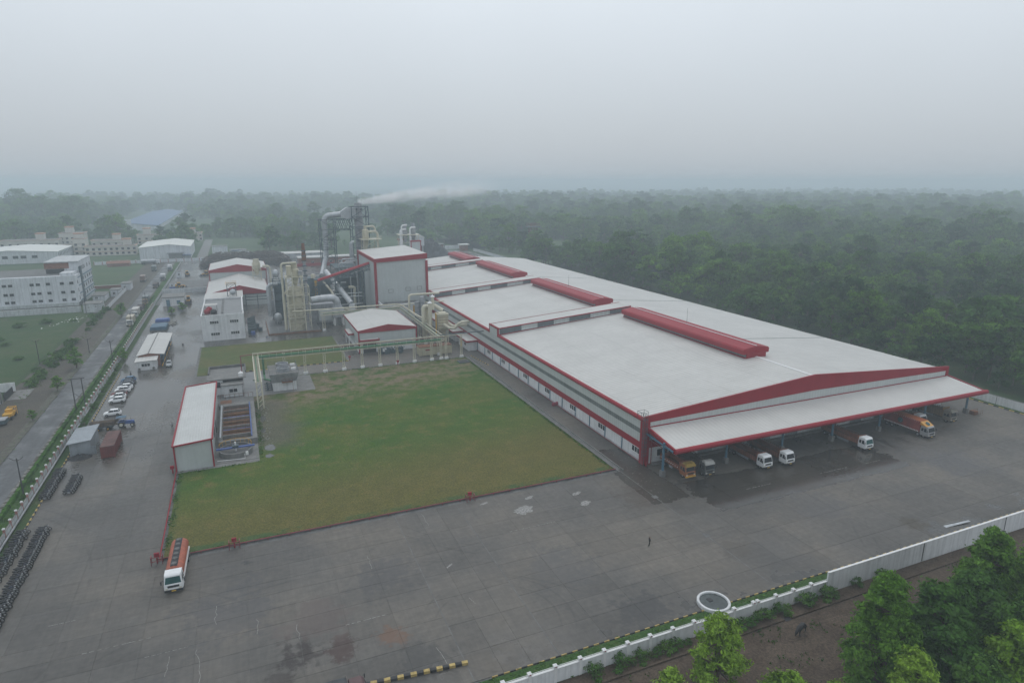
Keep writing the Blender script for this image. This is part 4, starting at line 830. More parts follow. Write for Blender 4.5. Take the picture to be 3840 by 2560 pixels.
# ================================================================ process plant
# -- cream dryer tower
T = thing('dryer_tower', 'tall cream dryer cylinder inside a cream steel frame', 'process tower', (17.9, 252.5, 0))
MB().lathe([(2.7, 0), (2.7, 9.5), (2.62, 9.5), (2.62, 15.6), (2.0, 16.4), (.8, 17.0)], (17.9, 252.6), 28).to('cylinder', M['cream'], T, True)
for z in (3, 6.2, 9.4, 12.5, 15.4): MB().lathe([(2.72, z), (2.8, z+.05), (2.8, z+.2), (2.72, z+.25)], (17.9, 252.6), 28).to('flange', M['cream_pipe'], T)
lattice(MB(), 15.0, 249.4, 20.7, 255.8, 0, 20.6, 6, .3).to('frame', M['cream_pipe'], T); lattice(MB(), 20.9, 250, 22.8, 256, 0, 16.8, 5, .22, diag=False).to('stair_frame', M['cream_pipe'], T)
for z in (5.2, 9.0, 13.6, 20.6): B(14.7, 249.1, z-.12, 21, 256, z).to('platform', M['cream_pipe'], T)
m = MB()
for z in (6.2, 10.0, 14.6, 21.6):
    m.bar((14.7, 249.1, z), (21, 249.1, z), .09).bar((14.7, 249.1, z), (14.7, 256, z), .09)
    for k in range(7): m.bar((14.7+k*1.05, 249.1, z-1), (14.7+k*1.05, 249.1, z), .07)
m.to('handrail', M['cream_pipe'], T)
MB().lathe([(.5, 16.9), (1.6, 20.6), (1.6, 23.2), (1.1, 23.4), (1.1, 25.4)], (18.3, 252.5), 14).to('hopper', M['cream'], T, True); B(15.4, 251, 21, 17.2, 254, 24.6).to('filter_box', M['cream'], T); B(19.4, 250.6, 21, 20.8, 253, 22.6).to('fan_box', M['alu_dull'], T)
pipe('top_duct', M['cream_pipe'], [(13.6, 251, 12), (13.6, 251, 24.6)]+elbow((14.6, 251, 24.7), 1.0, 180, 90, 'xz')+[(19, 251, 25.8)], .4, T); pipe('front_pipe', M['cream_pipe'], [(17.0, 249.0, 22.4), (17.0, 249.0, 4.2)], .24, T); pipe('side_duct', M['cream_pipe'], [(13.7, 251.8, 0.4), (13.7, 251.8, 14), (15.2, 252, 15)], .55, T)
MB().lathe([(.25, 24), (.95, 24), (.95, 24.6), (.6, 30.0), (.55, 31.2)], (23.6, 270), 12).to('vent_stack', M['rust'], T, True); MB().cyl((23.6, 270, 0), (23.6, 270, 24.5), .55, n=10).to('vent_stack_base', M['alu_dull'], T)
for z in (16, 18, 20, 22, 24, 26, 28): MB().lathe([(.7, z), (1.0, z+.05), (1.0, z+.35), (.7, z+.4)], (23.6, 270), 12).to('collar', M['steel_blue'], T)
m = MB()
for k in range(40): m.bar((21.2, 249.7+(k % 20)*.3, 1+k*.38), (22.5, 249.7+(k % 20)*.3, 1+k*.38), .1)
m.to('stair_tread', M['alu_dull'], T)
T = thing('bund', 'low walled concrete pad around the cream dryer tower', 'pad', (7.2, 246.5, 0)); B(7.2, 246.5, 0, 25.8, 272, .12).to('floor', M['conc_wet'], T)
for q in ((7.1, 246.3, 25.9, 246.6), (7.0, 246.3, 7.3, 272)): B(*q[:2], 0, *q[2:], .5).to('kerb', M['rust'], T)
m = MB()
for k in range(5): m.bar((7.6, 248+k*2, .9), (14, 248+k*2, .9), .07)
for x in (7.6, 10.8, 14): m.bar((x, 248, .9), (x, 256, .9), .07).bar((x, 248, .1), (x, 248, .9), .07).bar((x, 256, .1), (x, 256, .9), .07)
m.to('pipe_rack', M['alu'], T)
# -- grey evaporator column with U duct
T = thing('evaporator', 'dark blue-grey evaporator column wrapped by a silver U shaped duct', 'process tower', (11, 278, 0))
B(11.6, 276.4, 0, 15.4, 281, 14.6).to('column_body', M['steel_blue'], T); lattice(MB(), 11.3, 275.8, 15.8, 281.4, 0, 16, 6, .22).to('frame', M['steel_blue'], T)
pipe('u_duct', M['alu'], [(9.2, 276, 1.5), (9.2, 276, 12.6)]+elbow((11.0, 276, 12.8), 1.8, 180, 90, 'xz')+[(13, 276, 14.6)], .75, T, 12); pipe('inner_duct', M['alu_dull'], [(10.7, 276.6, 0), (10.7, 276.6, 8)], .5, T); pipe('inner_duct', M['alu'], [(11.2, 275.6, 3), (11.2, 275.6, 13)], .25, T)
MB().lathe([(.2, 17.2), (.95, 17.6), (1.3, 18.5), (1.3, 19.2), (.95, 20.1), (.2, 20.5)], (12.6, 276), 16).to('round_vessel', M['alu'], T, True); m = MB()
for dx, dy in ((-1, -1), (1, -1), (1, 1), (-1, 1)): m.bar((12.6+dx*1.6, 276+dy*1.6, 14.6), (12.6+dx*.8, 276+dy*.8, 18), .16)
for z in (16, 16.9): m.bar((10.6, 274.4, z), (14.6, 274.4, z), .09).bar((10.6, 274.4, z), (10.6, 278, z), .09)
m.to('vessel_stand', M['steel_blue'], T); pipe('thin_pipe', M['alu'], [(10.2, 278, 0), (10.2, 278, 21.5), (11.4, 277, 21.5)], .13, T)
for z in (3, 5.5, 8, 10.5, 13): MB().bar((11.2, 275.6, z), (16, 275.6, z), .1).bar((11.2, 275.6, z+.9), (16, 275.6, z+.9), .07).box(11.2, 275.6, z-.06, 16, 276.3, z).to('walkway', M['steel_blue'], T)
T = thing('pressure_vessel', 'silver egg shaped vessel on the ground left of the dryer tower', 'vessel', (11.7, 266, 0))
MB().lathe([(.2, .9), (1.1, 1.2), (1.55, 2.2), (1.55, 3.2), (1.1, 4.2), (.2, 4.5)], (11.7, 266), 18).to('shell', M['alu'], T, True)
for a in (0, 1.57, 3.14, 4.71): MB().bar((11.7+math.cos(a), 266+math.sin(a), 0), (11.7+math.cos(a), 266+math.sin(a), 1.4), .18).to('leg', M['steel_blue'], T)
T = thing('tank_cluster', 'dark blue tank and yellow ladder tower behind the dryer tower', 'process tower', (26, 276, 0))
MB().lathe([(1.6, 0), (1.6, 15), (1.1, 16)], (26.2, 278), 16).to('shell', M['steel_blue'], T, True); MB().lathe([(.9, 16), (.9, 17.4), (.7, 17.7)], (27.3, 277), 12).to('cowl', M['cream_pipe'], T, True); B(27.6, 275.6, 0, 28.5, 276.4, 15).to('ladder_shaft', M['yellow'], T); lattice(MB(), 24, 275, 29, 281, 0, 13, 5, .2).to('frame', M['steel_blue'], T)
# -- big silver duct into the wet filter
T = thing('exhaust_duct', 'fat silver horizontal duct bending down into a hopper on legs', 'duct', (33, 256, 0))
pipe('duct', M['alu'], [(23.6, 254.5, 10.6), (26, 254.8, 10.9), (30.5, 255.4, 10.9)]+elbow((31.4, 255.6, 8.8), 2.1, 80, 10, 'xz')+[(33.7, 255.8, 7.9)], 1.35, T, 16)
MB().poly([(32.6, 254.6, 8.0), (34.9, 254.6, 8.0), (34.9, 257, 8.0), (32.6, 257, 8.0), (31.4, 253.6, 5.9), (36.0, 253.6, 5.9), (36.0, 258, 5.9), (31.4, 258, 5.9)], [(0,1,2,3),(0,4,5,1),(1,5,6,2),(2,6,7,3),(3,7,4,0),(4,7,6,5)]).to('hopper', M['alu_dull'], T); B(31.3, 253.5, 3.3, 36.1, 258.1, 5.9).to('filter_box', M['alu_dull'], T)
for x in (32, 35.4):
    for y in (254.2, 257.4): B(x-.3, y-.3, 0, x+.3, y+.3, 3.3).to('leg', M['trim_white'], T)
B(24, 262, 0, 33, 268, 7.5).to('plant_room', M['alu_dull'], T); B(26.5, 256, 2, 32, 259, 6).to('louvre_box', M['clad_far'], T)
T = thing('exhaust_duct', 'inclined silver duct running down to a white transition box', 'duct', (40, 268, 0))
pipe('duct', M['alu'], [(33.5, 285, 17.5), (36.4, 275, 12.8), (38.8, 268, 9.0), (40.3, 264, 6.6)], [1.1, 1.1, 1.15, 1.2], T, 14); MB().poly([(39.4, 262.6, 6.4), (41.4, 262.6, 6.4), (41.4, 264.6, 6.4), (39.4, 264.6, 6.4), (39.2, 262.4, 1.6), (41.8, 262.4, 1.6), (41.8, 264.8, 1.6), (39.2, 264.8, 1.6)], [(0,1,2,3),(0,4,5,1),(1,5,6,2),(2,6,7,3),(3,7,4,0)]).to('transition', M['white'], T); B(39, 262.2, 0, 42, 265, 1.6).to('plinth', M['conc'], T)
pipe('small_duct', M['cream_pipe'], [(31.5, 280, 14), (33.6, 272, 11), (36, 264, 5.2), (39, 262, 4.4)], .45, T); pipe('small_duct', M['cream_pipe'], [(43.8, 276, 0), (43.8, 276, 10)]+elbow((43.0, 276, 10.4), 1., 0, 90, 'xz')+[(41.4, 276, 11.4)], .6, T, 10)
for z in (5.2, 8.4, 9.8): pipe('cross_pipe', M['alu'], [(29, 270, z), (46, 270, z)], .2, T)
# -- conveyor gallery
T = thing('conveyor_gallery', 'inclined conveyor with red rounded cover rising on truss legs to the box building', 'conveyor', (38, 273, 0))
A, Bp = Vector((28.6, 273, 15.2)), Vector((50.2, 273, 21.4)); P = lambda t, dy=0, dz=0: A+(Bp-A)*t+Vector((0, dy, dz))
m = MB(); r = 1.15; ring = []
for t in (0, 1): ring.append([P(t, math.cos(a)*r, math.sin(a)*r*.8) for a in [math.pi*i/10 for i in range(11)]])
m.poly(ring[0]+ring[1], [(i+11, i+12, i+1, i) for i in range(10)]+[tuple(range(11))[::-1]]); m.to('cover', M['red_rib_y'], T, True)
m = MB()
for dy in (-1.2, 1.2):
    m.bar(P(0, dy, -.2), P(1, dy, -.2), .26).bar(P(-.06, dy, -2.2), P(1, dy, -2.2), .26).bar(P(-.06, dy, -.9), P(1, dy, -.9), .14)
    for k in range(13): m.bar(P(k/13, dy, -2.2), P((k+1)/13, dy, -.2), .14).bar(P(k/13, dy, -2.2), P(k/13, dy, -.2), .13)
m.to('truss', M['steel_blue'], T); MB().slab([P(0, -1, -.35), P(1, -1, -.35), P(1, 1, -.35), P(0, 1, -.35)], .15).to('belt_deck', M['alu_dull'], T)
for x, zt in ((46.6, 18.2), (36.6, 15.3), (28.6, 12.8)): lattice(MB(), x-.95, 272, x+.95, 274, 0, zt, int(zt/1.6), .24).to('truss_leg', M['steel_blue'], T)
# -- steam stack and gas duct frame
T = thing('stack_tower', 'tall grey stack inside a dark steel frame with a big silver duct arching over', 'stack', (55, 320, 0))
MB().lathe([(2.1, 0), (2.1, 38), (1.75, 39.5), (1.75, 45.2)], (54.8, 320), 24).to('stack', M['alu_dull'], T, True); B(53.2, 318.4, 41.8, 56.6, 321.8, 42.6).to('stack_collar', M['steel_blue'], T)
lattice(MB(), 51.0, 316.4, 58.9, 323.6, 0, 43.4, 9, .34).to('stack_frame', M['steel_blue'], T)
lattice(MB(), 36.2, 316.6, 43.0, 323.4, 0, 37.6, 8, .28).to('duct_frame', M['steel_blue'], T); 
for y in (316.6, 323.4):
    m = MB()
    for z in (32.6, 37.6): m.bar((43, y, z), (51, y, z), .3)
    for k in range(4): m.bar((43+2*k, y, 32.6), (45+2*k, y, 37.6), .2).bar((45+2*k, y, 32.6), (43+2*k, y, 37.6), .2)
    m.to('frame_bridge', M['steel_blue'], T)
pipe('gas_duct', M['alu'], [(33.4, 300, 13.6), (36.5, 314, 17), (38.3, 319, 21), (38.5, 320, 25), (38.5, 320, 36)]+elbow((41.4, 320, 36.6), 2.9, 175, 95, 'xz')+[(46.4, 320, 40.0)], [1.1, 1.1, 1.15, 1.2, 1.25]+[1.3]*8, T, 14)
MB().prism([(46.2, 38.7), (46.2, 41.2), (49.0, 43.0), (53.4, 43.0), (53.4, 37.4), (49, 37.6)], 'y', 318.2, 321.8).to('transition', M['alu'], T); MB().cyl((54.3, 320, 45), (54.3, 320, 50.5), .05, .03, 5).to('lightning_rod', M['steel_blue'], T)
for z in (5, 10, 15, 20, 25, 30): MB().box(36.0, 316.4, z-.06, 43.2, 318, z).bar((36, 316.4, z+1), (43.2, 316.4, z+1), .09).to('walkway', M['steel_blue'], T)
for z in (28, 33, 38, 42.6): MB().box(50.8, 316.2, z-.06, 59, 317.8, z).bar((50.8, 316.2, z+1), (59, 316.2, z+1), .09).bar((59, 316.2, z+1), (59, 323.6, z+1), .09).to('walkway', M['steel_blue'], T)
# -- boiler house steelwork between
T = thing('boiler_steelwork', 'dark multi level steelwork with silver pipes left of the box building', 'process tower', (42, 300, 0))
lattice(MB(), 38.5, 290, 49, 308, 0, 18, 4, .3, diag=True).to('frame', M['steel_blue'], T); B(40, 294, 0, 48.6, 306, 13).to('casing', M['steel_blue'], T)
for z in (4.5, 9, 13.5, 18): B(38.3, 289.8, z-.1, 49.2, 308, z).to('deck', M['steel_blue'], T)
for (x, z, y) in ((40, 19.5, 291), (42, 20.6, 296), (44, 19.2, 300)): pipe('header', M['alu'], [(x, y, z-6), (x, y, z)]+[(x+.6, y, z+.5), (x+6, y, z+.5), (x+6.6, y, z-.2), (x+6.6, y, z-5)], .35, T)
for x, z in ((39.5, 11), (44.5, 14.6), (47.5, 15.5)): pipe('riser', M['alu'], [(x, 289.5, 2), (x, 289.5, z), (x+.6, 289.5, z+.6), (x+3, 289.5, z+.6)], .28, T)
MB().lathe([(.9, 20), (.9, 26.5), (.6, 27)], (48.6, 309), 12).to('vent', M['alu_dull'], T, True); pipe('vent_cowl', M['alu'], [(48.6, 309, 25)]+elbow((49.6, 309, 26.5), 1.0, 180, 70, 'xz'), .7, T)
B(25, 300, 0, 37, 312, 12).to('boiler_casing', M['steel_blue'], T); m = lattice(MB(), 24.6, 299.6, 37.4, 312, 0, 13, 4, .25); m.to('boiler_frame', M['steel_blue'], T)
# -- cream cyclone tower behind the box building
T = thing('cyclone_tower', 'cream cyclone with looping ducts on a platform behind the box building', 'cyclone', (57, 312, 0))
lattice(MB(), 54.5, 308.5, 61, 315, 0, 28.4, 7, .3).to('frame', M['cream_pipe'], T); B(53.6, 307.6, 28.3, 63.2, 315.6, 28.6).to('platform', M['cream_pipe'], T)
MB().lathe([(.5, 23.5), (1.55, 28.6), (1.55, 32.8), (.7, 33.2), (.7, 34.8)], (56, 311), 16).to('cyclone', M['cream'], T, True)
pipe('loop_duct', M['cream_pipe'], [(56.2, 311, 34.4), (59.2, 311, 34.5)]+elbow((59.2, 311, 33.0), 1.5, 80, 0, 'xz')+[(60.7, 311, 31.4)], .45, T); pipe('loop_duct', M['cream_pipe'], [(57, 310.5, 32.0), (59.8, 310.5, 32.1)]+elbow((59.9, 310.5, 30.3), 1.8, 85, 0, 'xz')+[(61.8, 310.5, 8)], .55, T)
m = MB()
for z in (29.2, 29.8): m.bar((53.6, 307.6, z), (63.2, 307.6, z), .08).bar((63.2, 307.6, z), (63.2, 315.6, z), .08)
m.to('handrail', M['cream_pipe'], T)
# -- far twin silos
T = thing('silo_tower', 'twin grey silos with white looping ducts on a far platform', 'silo', (92, 366, 0))
lattice(MB(), 85, 362, 95.4, 369, 0, 25.6, 6, .3).to('frame', M['cream_pipe'], T); B(84.2, 361, 25.5, 96, 370, 25.8).to('platform', M['cream_pipe'], T)
for x, t_ in ((88.4, 30.6), (93.2, 32.0)): MB().lathe([(.4, 20.5), (1.5, 25.8), (1.5, t_-2), (1.0, t_-1.8), (1.0, t_)], (x, 365.5), 14).to('silo', M['alu_dull'], T, True)
for x, z in ((85.6, 31), (84.8, 28.6), (90.4, 29.6)): pipe('loop_duct', M['trim_white'], [(x, 362, 8), (x, 362, z-1.2)]+elbow((x+1.2, 362, z-1.0), 1.2, 180, 90, 'xz')+[(x+3.4, 363.5, z+.2)], .45, T)
T = thing('lift_house', 'small pale lift house with red edges beside the twin silos', 'building', (93, 362, 0)); B(90.4, 360.5, 0, 96.2, 364, 22.1).to('wall', M['clad_far'], T)
for x in (90.2, 95.8): B(x, 360.3, 0, x+.5, 360.6, 22.4).to('corner_trim', M['red'], T)
B(90.2, 360.28, 21.8, 96.4, 364.2, 22.5).to('roof_trim', M['red'], T)
T = thing('lift_house', 'narrow pale lift shaft with red edges behind the box building roof', 'building', (86, 372, 0)); B(86, 372, 0, 89, 375, 22.4).to('wall', M['clad_far'], T); B(85.8, 371.8, 21.9, 89.2, 375.2, 22.6).to('roof_trim', M['red'], T)
# -- dust collector by the warehouse
T = thing('dust_collector', 'cream bag dust collector with two capped chimneys beside the warehouse wall', 'dust filter', (62.5, 211, 0))
lattice(MB(), 61.2, 209.8, 64.7, 213, 0, 5.4, 2, .25).to('frame', M['cream_pipe'], T); MB().poly([(61.1, 209.6, 5.4), (64.8, 209.6, 5.4), (64.8, 213.2, 5.4), (61.1, 213.2, 5.4), (62.4, 211, 3.4), (63.5, 211, 3.4), (63.5, 212, 3.4), (62.4, 212, 3.4)], [(0,3,2,1),(0,1,5,4),(1,2,6,5),(2,3,7,6),(3,0,4,7)]).to('hopper', M['cream'], T)
B(61.1, 209.6, 5.4, 64.8, 213.2, 10.2).to('bag_house', M['cream'], T); B(60.9, 209.4, 10.2, 65, 213.4, 10.55).to('lid', M['cream_pipe'], T); B(61.6, 210, 10.55, 64.4, 212.8, 10.9).to('lid', M['cream_pipe'], T)
for z in (6.4, 7.4, 8.4, 9.3): B(61.0, 209.55, z, 64.9, 209.62, z+.12).to('stiffener', M['rust'], T)
MB().lathe([(1.35, 3), (1.35, 12.2), (1.2, 12.6)], (59.6, 216.5), 16).to('silo', M['cream'], T, True); lattice(MB(), 58.4, 215.2, 60.8, 217.8, 0, 3, 1, .22).to('silo_frame', M['cream_pipe'], T)
pipe('top_duct', M['cream_pipe'], [(57.4, 215, 2), (57.4, 215, 11.6)]+elbow((58.3, 215, 11.8), .9, 180, 90, 'xz')+[(61.5, 214.5, 12.7), (63.8, 213, 11.2)], .7, T, 10)
for (x, y, zb_, zt) in ((58.4, 210, 6.5, 14.6), (60.6, 214, 11.5, 16.0)):
    c = MB().cyl((x, y, zb_), (x, y, zt), .55, n=14).to('chimney', M['cream_pipe'], T, True); MB().lathe([(.85, zt+.1), (.05, zt+.8)], (x, y), 14).to('chimney_cap', M['trim_white'], c)
pipe('outlet_duct', M['cream_pipe'], [(63, 209.4, 7.0), (64.4, 207, 6.0), (66, 206, 6.0), (67.2, 205.6, 7.6), (68.2, 205, 8.2), (70.8, 204.2, 8.4)], .5, T, 10); pipe('outlet_duct', M['cream_pipe'], [(64.5, 211, 7.2), (66.2, 209.4, 6.0), (68.6, 207.4, 6.6), (70.8, 207, 6.8)], .55, T, 10)
B(60.3, 209.5, 3.5, 60.55, 210.2, 11).to('ladder', M['yellow'], T)
T = thing('silo', 'pair of banded grey steel silos left of the dust collector', 'silo', (60.5, 233, 0))
for x, zt in ((61.8, 13.0), (59.9, 11.0)):
    s = MB().cyl((x, 233, 0), (x, 233, zt), .95, n=16).to('shell', M['alu_dull'], T, True)
    for k in range(7): MB().lathe([(.96, .5+k*1.7), (1.02, .55+k*1.7), (.96, .65+k*1.7)], (x, 233), 16).to('band', M['steel_blue'], s)
pipe('top_pipe', M['cream_pipe'], [(57.6, 236, 5), (57.6, 236, 12)]+elbow((58.6, 236, 12.4), 1.0, 180, 90, 'xz')+[(66, 236, 13.4), (69.5, 236, 13.4)], .42, T); pipe('top_pipe', M['cream_pipe'], [(52, 240, 8.5), (58, 236, 10), (62, 233, 10.6), (70, 231, 11)], .2, T)
# small equipment in the plant yard
m_tank = {}
for i, (x, y, r_, h, lb) in enumerate(((3.5, 262, .9, 1.6, 'grey drum tank right of the control block'), (4.6, 256, .7, 1.2, 'short grey drum near the control block wall'), (1.8, 250.5, .8, 1.1, 'blue drum at the front right corner of the control block'), (47.6, 256, 1.2, 2.6, 'dark tank at the foot of the conveyor leg'))):
    t = thing('drum', lb, 'tank', (x, y, 0)); MB().lathe([(r_, 0), (r_, h), (r_*.8, h+.15)], (x, y), 14).to('shell', M['blue_paint' if 'blue' in lb else 'steel_blue'], t, True); MB().lathe([(r_*.35, h+.14), (r_*.35, h+.25)], (x, y), 8).to('lid', M['dark'], t)
T = thing('pipe_stack', 'dark stacked pipes and motors along the right wall of the control block', 'heap', (1.4, 262, 0)); m = MB()
for k in range(20): y = 252+k*1.2; m.box(.2, y, 0, 2.4+random.random(), y+.7, random.uniform(.8, 2.6)).bar((.4, y, 1.5), (3.2, y+random.uniform(-1, 1), 2.4), .15)
m.to('pipe', M['steel_blue'], T)
T = thing('plant_shed', 'long low far shed with red wall band behind the stack', 'shed', (40, 505, 0)); B(25, 503, 0, 58, 508, 3.2).to('wall', M['old_wall'], T); MB().slab([(24.5, 502.4, 3.4), (58.5, 502.4, 3.4), (58.5, 509, 4.4), (24.5, 509, 4.4)], .15).to('roof', M['roof_white'], T)
T = thing('plant_shed', 'long red walled far building with pale roof behind the duct frame', 'shed', (40, 470, 0)); B(36, 452, 0, 74, 462, 5.0).to('wall', M['brick'], T); B(35.6, 451.6, 5.0, 74.4, 462.4, 5.6).to('roof_slab', M['roof_white'], T)
for k in range(6): win(T, 38+6*k, 40+6*k, 1.5, 3, 452, 'y')
B(33, 430, 0, 33.3, 452, 3).to('side_wall', M['red'], T); B(33, 429.8, 2.4, 56, 430.2, 4.2).to('red_panel', M['red'], T)
# ================================================================ vehicles
def vloft(m, st):
    """hull through stations (y, half width low, half width high, z low, z shoulder, z top)"""
    b = len(m.v); n = 8
    for (y, wl, wh_, z0, z1, z2) in st:
        m.v += [(-wl*.92, y, z0), (-wl, y, z0+.12), (-wl, y, z1), (-wh_, y, z2), (wh_, y, z2), (wl, y, z1), (wl, y, z0+.12), (wl*.92, y, z0)]
    for i in range(len(st)-1):
        for k in range(n): m.f.append((b+i*n+k, b+(i+1)*n+k, b+(i+1)*n+(k+1) % n, b+i*n+(k+1) % n))
    m.f += [tuple(b+k for k in range(n)), tuple(b+(len(st)-1)*n+k for k in range(n))[::-1]]
    return m
def wheel(T, x, y, r, w):
    s = 1 if x > 0 else -1
    o = MB().cyl((x-w/2, y, r), (x+w/2, y, r), r, n=16).to('wheel', M['black_rubber'], T, True)
    MB().cyl((x+s*w*.35, y, r), (x+s*w*.56, y, r), r*.58, r*.5, n=12).to('rim', M['rim'], o)
def truck(name, label, cab, body, bcol, L, w=2.35, H=2.75, axles=(1.05, -1.1, -2.35), glass='glass', cat='truck', trim=None, top=2.35, fair=None, stripe=None):
    T = thing(name, label, cat); h = w/2; c0 = 1.95
    B(-.45, .5, .62, .45, L-.1, .9).to('chassis', M['dark'], T)
    m = MB(); vloft(m, [(.0, h-.06, h-.12, .55, 1.25, 1.42), (.04, h-.02, h-.1, .5, 1.3, 1.46), (.30, h-.02, h-.22, .5, 1.5, H-.16), (.55, h, h-.14, .5, 1.5, H), (c0-.1, h, h-.12, .5, 1.5, H-.02), (c0, h-.03, h-.2, .55, 1.5, H-.14)])
    c = m.to('cab', M['paint'], T); c.color = (*cab, 1)
    a = (-(h-.2), .02, 1.5); k = .26/(H-.16-1.46)
    MB().poly([(-(h-.16), .052, 1.52), (h-.16, .052, 1.52), (h-.30, .05+k*(H-.34-1.5), H-.32), (-(h-.30), .05+k*(H-.34-1.5), H-.32)], [(0,1,2,3)]).to('windscreen', M[glass], c)
    for s in (-1, 1):
        x = s*(h-.045); q = [(.42, 1.5), (1.06, 1.5), (1.06, 2.25), (.56, 2.25)]; dx = .085
        MB().poly([(s*(h+.012 - (z-1.5)*.135/1.2), y, z) for y, z in q], [(0,1,2,3) if s < 0 else (3,2,1,0)]).to('side_window', M['glass'], c)
        MB().poly([(s*(h+.012 - (z-1.5)*.13/1.2), y, z) for y, z in [(1.2, 1.55), (1.7, 1.55), (1.7, 2.2), (1.2, 2.2)]], [(0,1,2,3) if s < 0 else (3,2,1,0)]).to('side_window', M['glass'], c)
        B(min(s*(h-.5), s*(h-.16)), -.05, .72, max(s*(h-.5), s*(h-.16)), .02, .95).to('headlight', M['lamp_glass'], T)
        mm = MB().bar((s*h, .25, 2.1), (s*(h+.28), .1, 2.05), .05); mm.box(min(s*(h+.2), s*(h+.36)), .02, 1.6, max(s*(h+.2), s*(h+.36)), .09, 2.1); mm.to('mirror', M['dark'], T)
    B(-h+.02, -.12, .38, h-.02, .1, .68).to('bumper', M['dark' if not stripe else 'yellow'], T); B(-h+.45, -.03, .98, h-.45, .02, 1.3).to('grille', M['dark'], T); B(-.28, -.14, .46, .28, -.12, .62).to('number_plate', M['plate'], T)
    if trim:
        t = B(-h+.1, -.02, H-.30, h-.1, .42, H+.02).to('sun_visor', M['paint'], T); t.color = (*trim, 1)
        t = MB().box(-h+.15, .3, H-.02, h-.15, 1.3, H+.28).to('roof_rack', M['paint_worn'], T); t.color = (*trim, 1)
    r = .5
    for k, ay in enumerate(axles):
        y = ay if ay > 0 else L+ay
        for s in (-1, 1): wheel(T, s*(h-.2), y, r, .3 if k == 0 else .5)
    y0 = c0+.15
    if body == 'open':
        fl = B(-h, y0, 1.0, h, L, 1.12).to('cargo_floor', M['wood'], T)
        def pb(nm, *q): o = B(*q).to(nm, M['paint_worn'], T); o.color = (*bcol, 1); return o
        for s in (-1, 1):
            xa, xb = sorted((s*h, s*(h-.07))); pb('side_panel', xa, y0, 1.12, xb, L, top-.35)
            m = MB(); n = int((L-y0)/.55)
            for k in range(n+1): y = y0+.05+(L-y0-.16)*k/n; m.box(min(s*(h+.05), s*(h-.02)), y, 1.02, max(s*(h+.05), s*(h-.02)), y+.07, top)
            m.box(min(s*(h+.04), s*(h-.06)), y0, top-.06, max(s*(h+.04), s*(h-.06)), L, top); o = m.to('side_rail', M['paint_worn'], T); o.color = (*[v*.6 for v in bcol], 1)
        pb('headboard', -h, y0-.06, 1.0, h, y0, top+.45); pb('tailboard', -h+.07, L-.06, 1.12, h-.07, L, top-.3)
        if stripe:
            m = MB()
            for k in range(9): y = y0+.4+k*(L-y0-.9)/8; m.box(-h-.012, y, 1.45, -h-.002, y+.28, 1.62)
            m.to('side_mark', M['trim_white'], T)
        MB().box(-h+.1, y0+2.2, .45, -h+.16, L-2.9, .95).to('side_guard', M['alu_dull'], T)
    elif body == 'box':
        o = B(-h-.04, y0, 1.0, h+.04, L, 3.5).to('container', M['paint_worn'], T); o.color = (*bcol, 1)
        MB().slab([(-h-.04, y0, 3.53), (h+.04, y0, 3.53), (h+.04, L, 3.53), (-h-.04, L, 3.53)], .04).to('roof_sheet', M['paint'], T).color = (.40, .115, .045, 1) if fair else (*[min(.55, v*1.15) for v in bcol], 1)
        m = MB()
        for k in range(24): y = y0+.2+k*(L-y0-.5)/24; m.box(-h-.07, y, 1.05, -h-.04, y+.22, 1.3)
        m.to('side_mark', M['trim_white'], T)
        m = MB()
        for k in range(18): y = y0+.3+k*(L-y0-.7)/18; m.box(-h-.06, y, 3.36, -h-.04, y+.12, 3.46)
        m.to('tie_eye', M['trim_white'], T)
        MB().cyl((-h-.04, y0+4.6, 2.35), (-h-.075, y0+4.6, 2.35), .62, n=20).to('emblem', M['glass_teal'], T); MB().tube([(-h-.08, y0+4.6+.34*math.cos(t), 2.35+.34*math.sin(t)) for t in [i*.5 for i in range(10)]], .06, 5).to('emblem_swirl', M['post_blue'], T)
    elif body == 'tank':
        prof = [(1.0, 0), (1.0, .0)]; n = 20; m = MB(); ring = []
        for y, s in ((y0-.02, .86), (y0+.1, 1), (L-.15, 1), (L, .86)): ring.append([(math.cos(2*math.pi*k/n)*(h+.02)*s, y, 1.95+math.sin(2*math.pi*k/n)*.95*s) for k in range(n)])
        m.poly([p for rg in ring for p in rg], [(i*n+k, (i+1)*n+k, (i+1)*n+(k+1) % n, i*n+(k+1) % n) for i in range(3) for k in range(n)]+[tuple(range(n)), tuple(range(3*n, 4*n))[::-1]])
        o = m.to('tank', M['paint_worn'], T, True); o.color = (*bcol, 1)
        B(-.46, y0+.2, 2.86, .46, L-.2, 2.93).to('catwalk', M['dark'], T)
        for k in range(6): MB().lathe([(.36, 2.93), (.36, 3.02), (.26, 3.1)], (0, y0+.75+k*(L-y0-1.5)/5), 14).to('manhole', M['conc_dark'], o)
        for s in (-1, 1): B(min(s*(h+.03), s*(h-.2)), y0+.1, 1.0, max(s*(h+.03), s*(h-.2)), L, 1.2).to('side_rail', M['trim_white' if s > 0 else 'rust'], T)
        B(-h, y0, .9, h, L, 1.05).to('deck', M['dark'], T)
    if fair:
        o = MB().poly([(-h, .55, H-.02), (h, .55, H-.02), (h+.02, y0+.1, 3.5), (-h-.02, y0+.1, 3.5), (-h, y0+.1, H-.02), (h, y0+.1, H-.02)], [(0,1,2,3),(0,3,4),(1,5,2),(0,4,5,1)]).to('wind_deflector', M['paint'], T); o.color = (*fair, 1)
        MB().cyl((0, 1.22, 3.13), (0, 1.18, 3.19), .5, n=18).to('deflector_emblem', M['glass_teal'], T); MB().tube([(.28*math.cos(t), 1.16-.25*math.sin(t)*.85, 3.19+.13*math.sin(t)*.85) for t in [i*.5 for i in range(9)]], .05, 5).to('emblem_swirl', M['post_blue'], T)
    return T
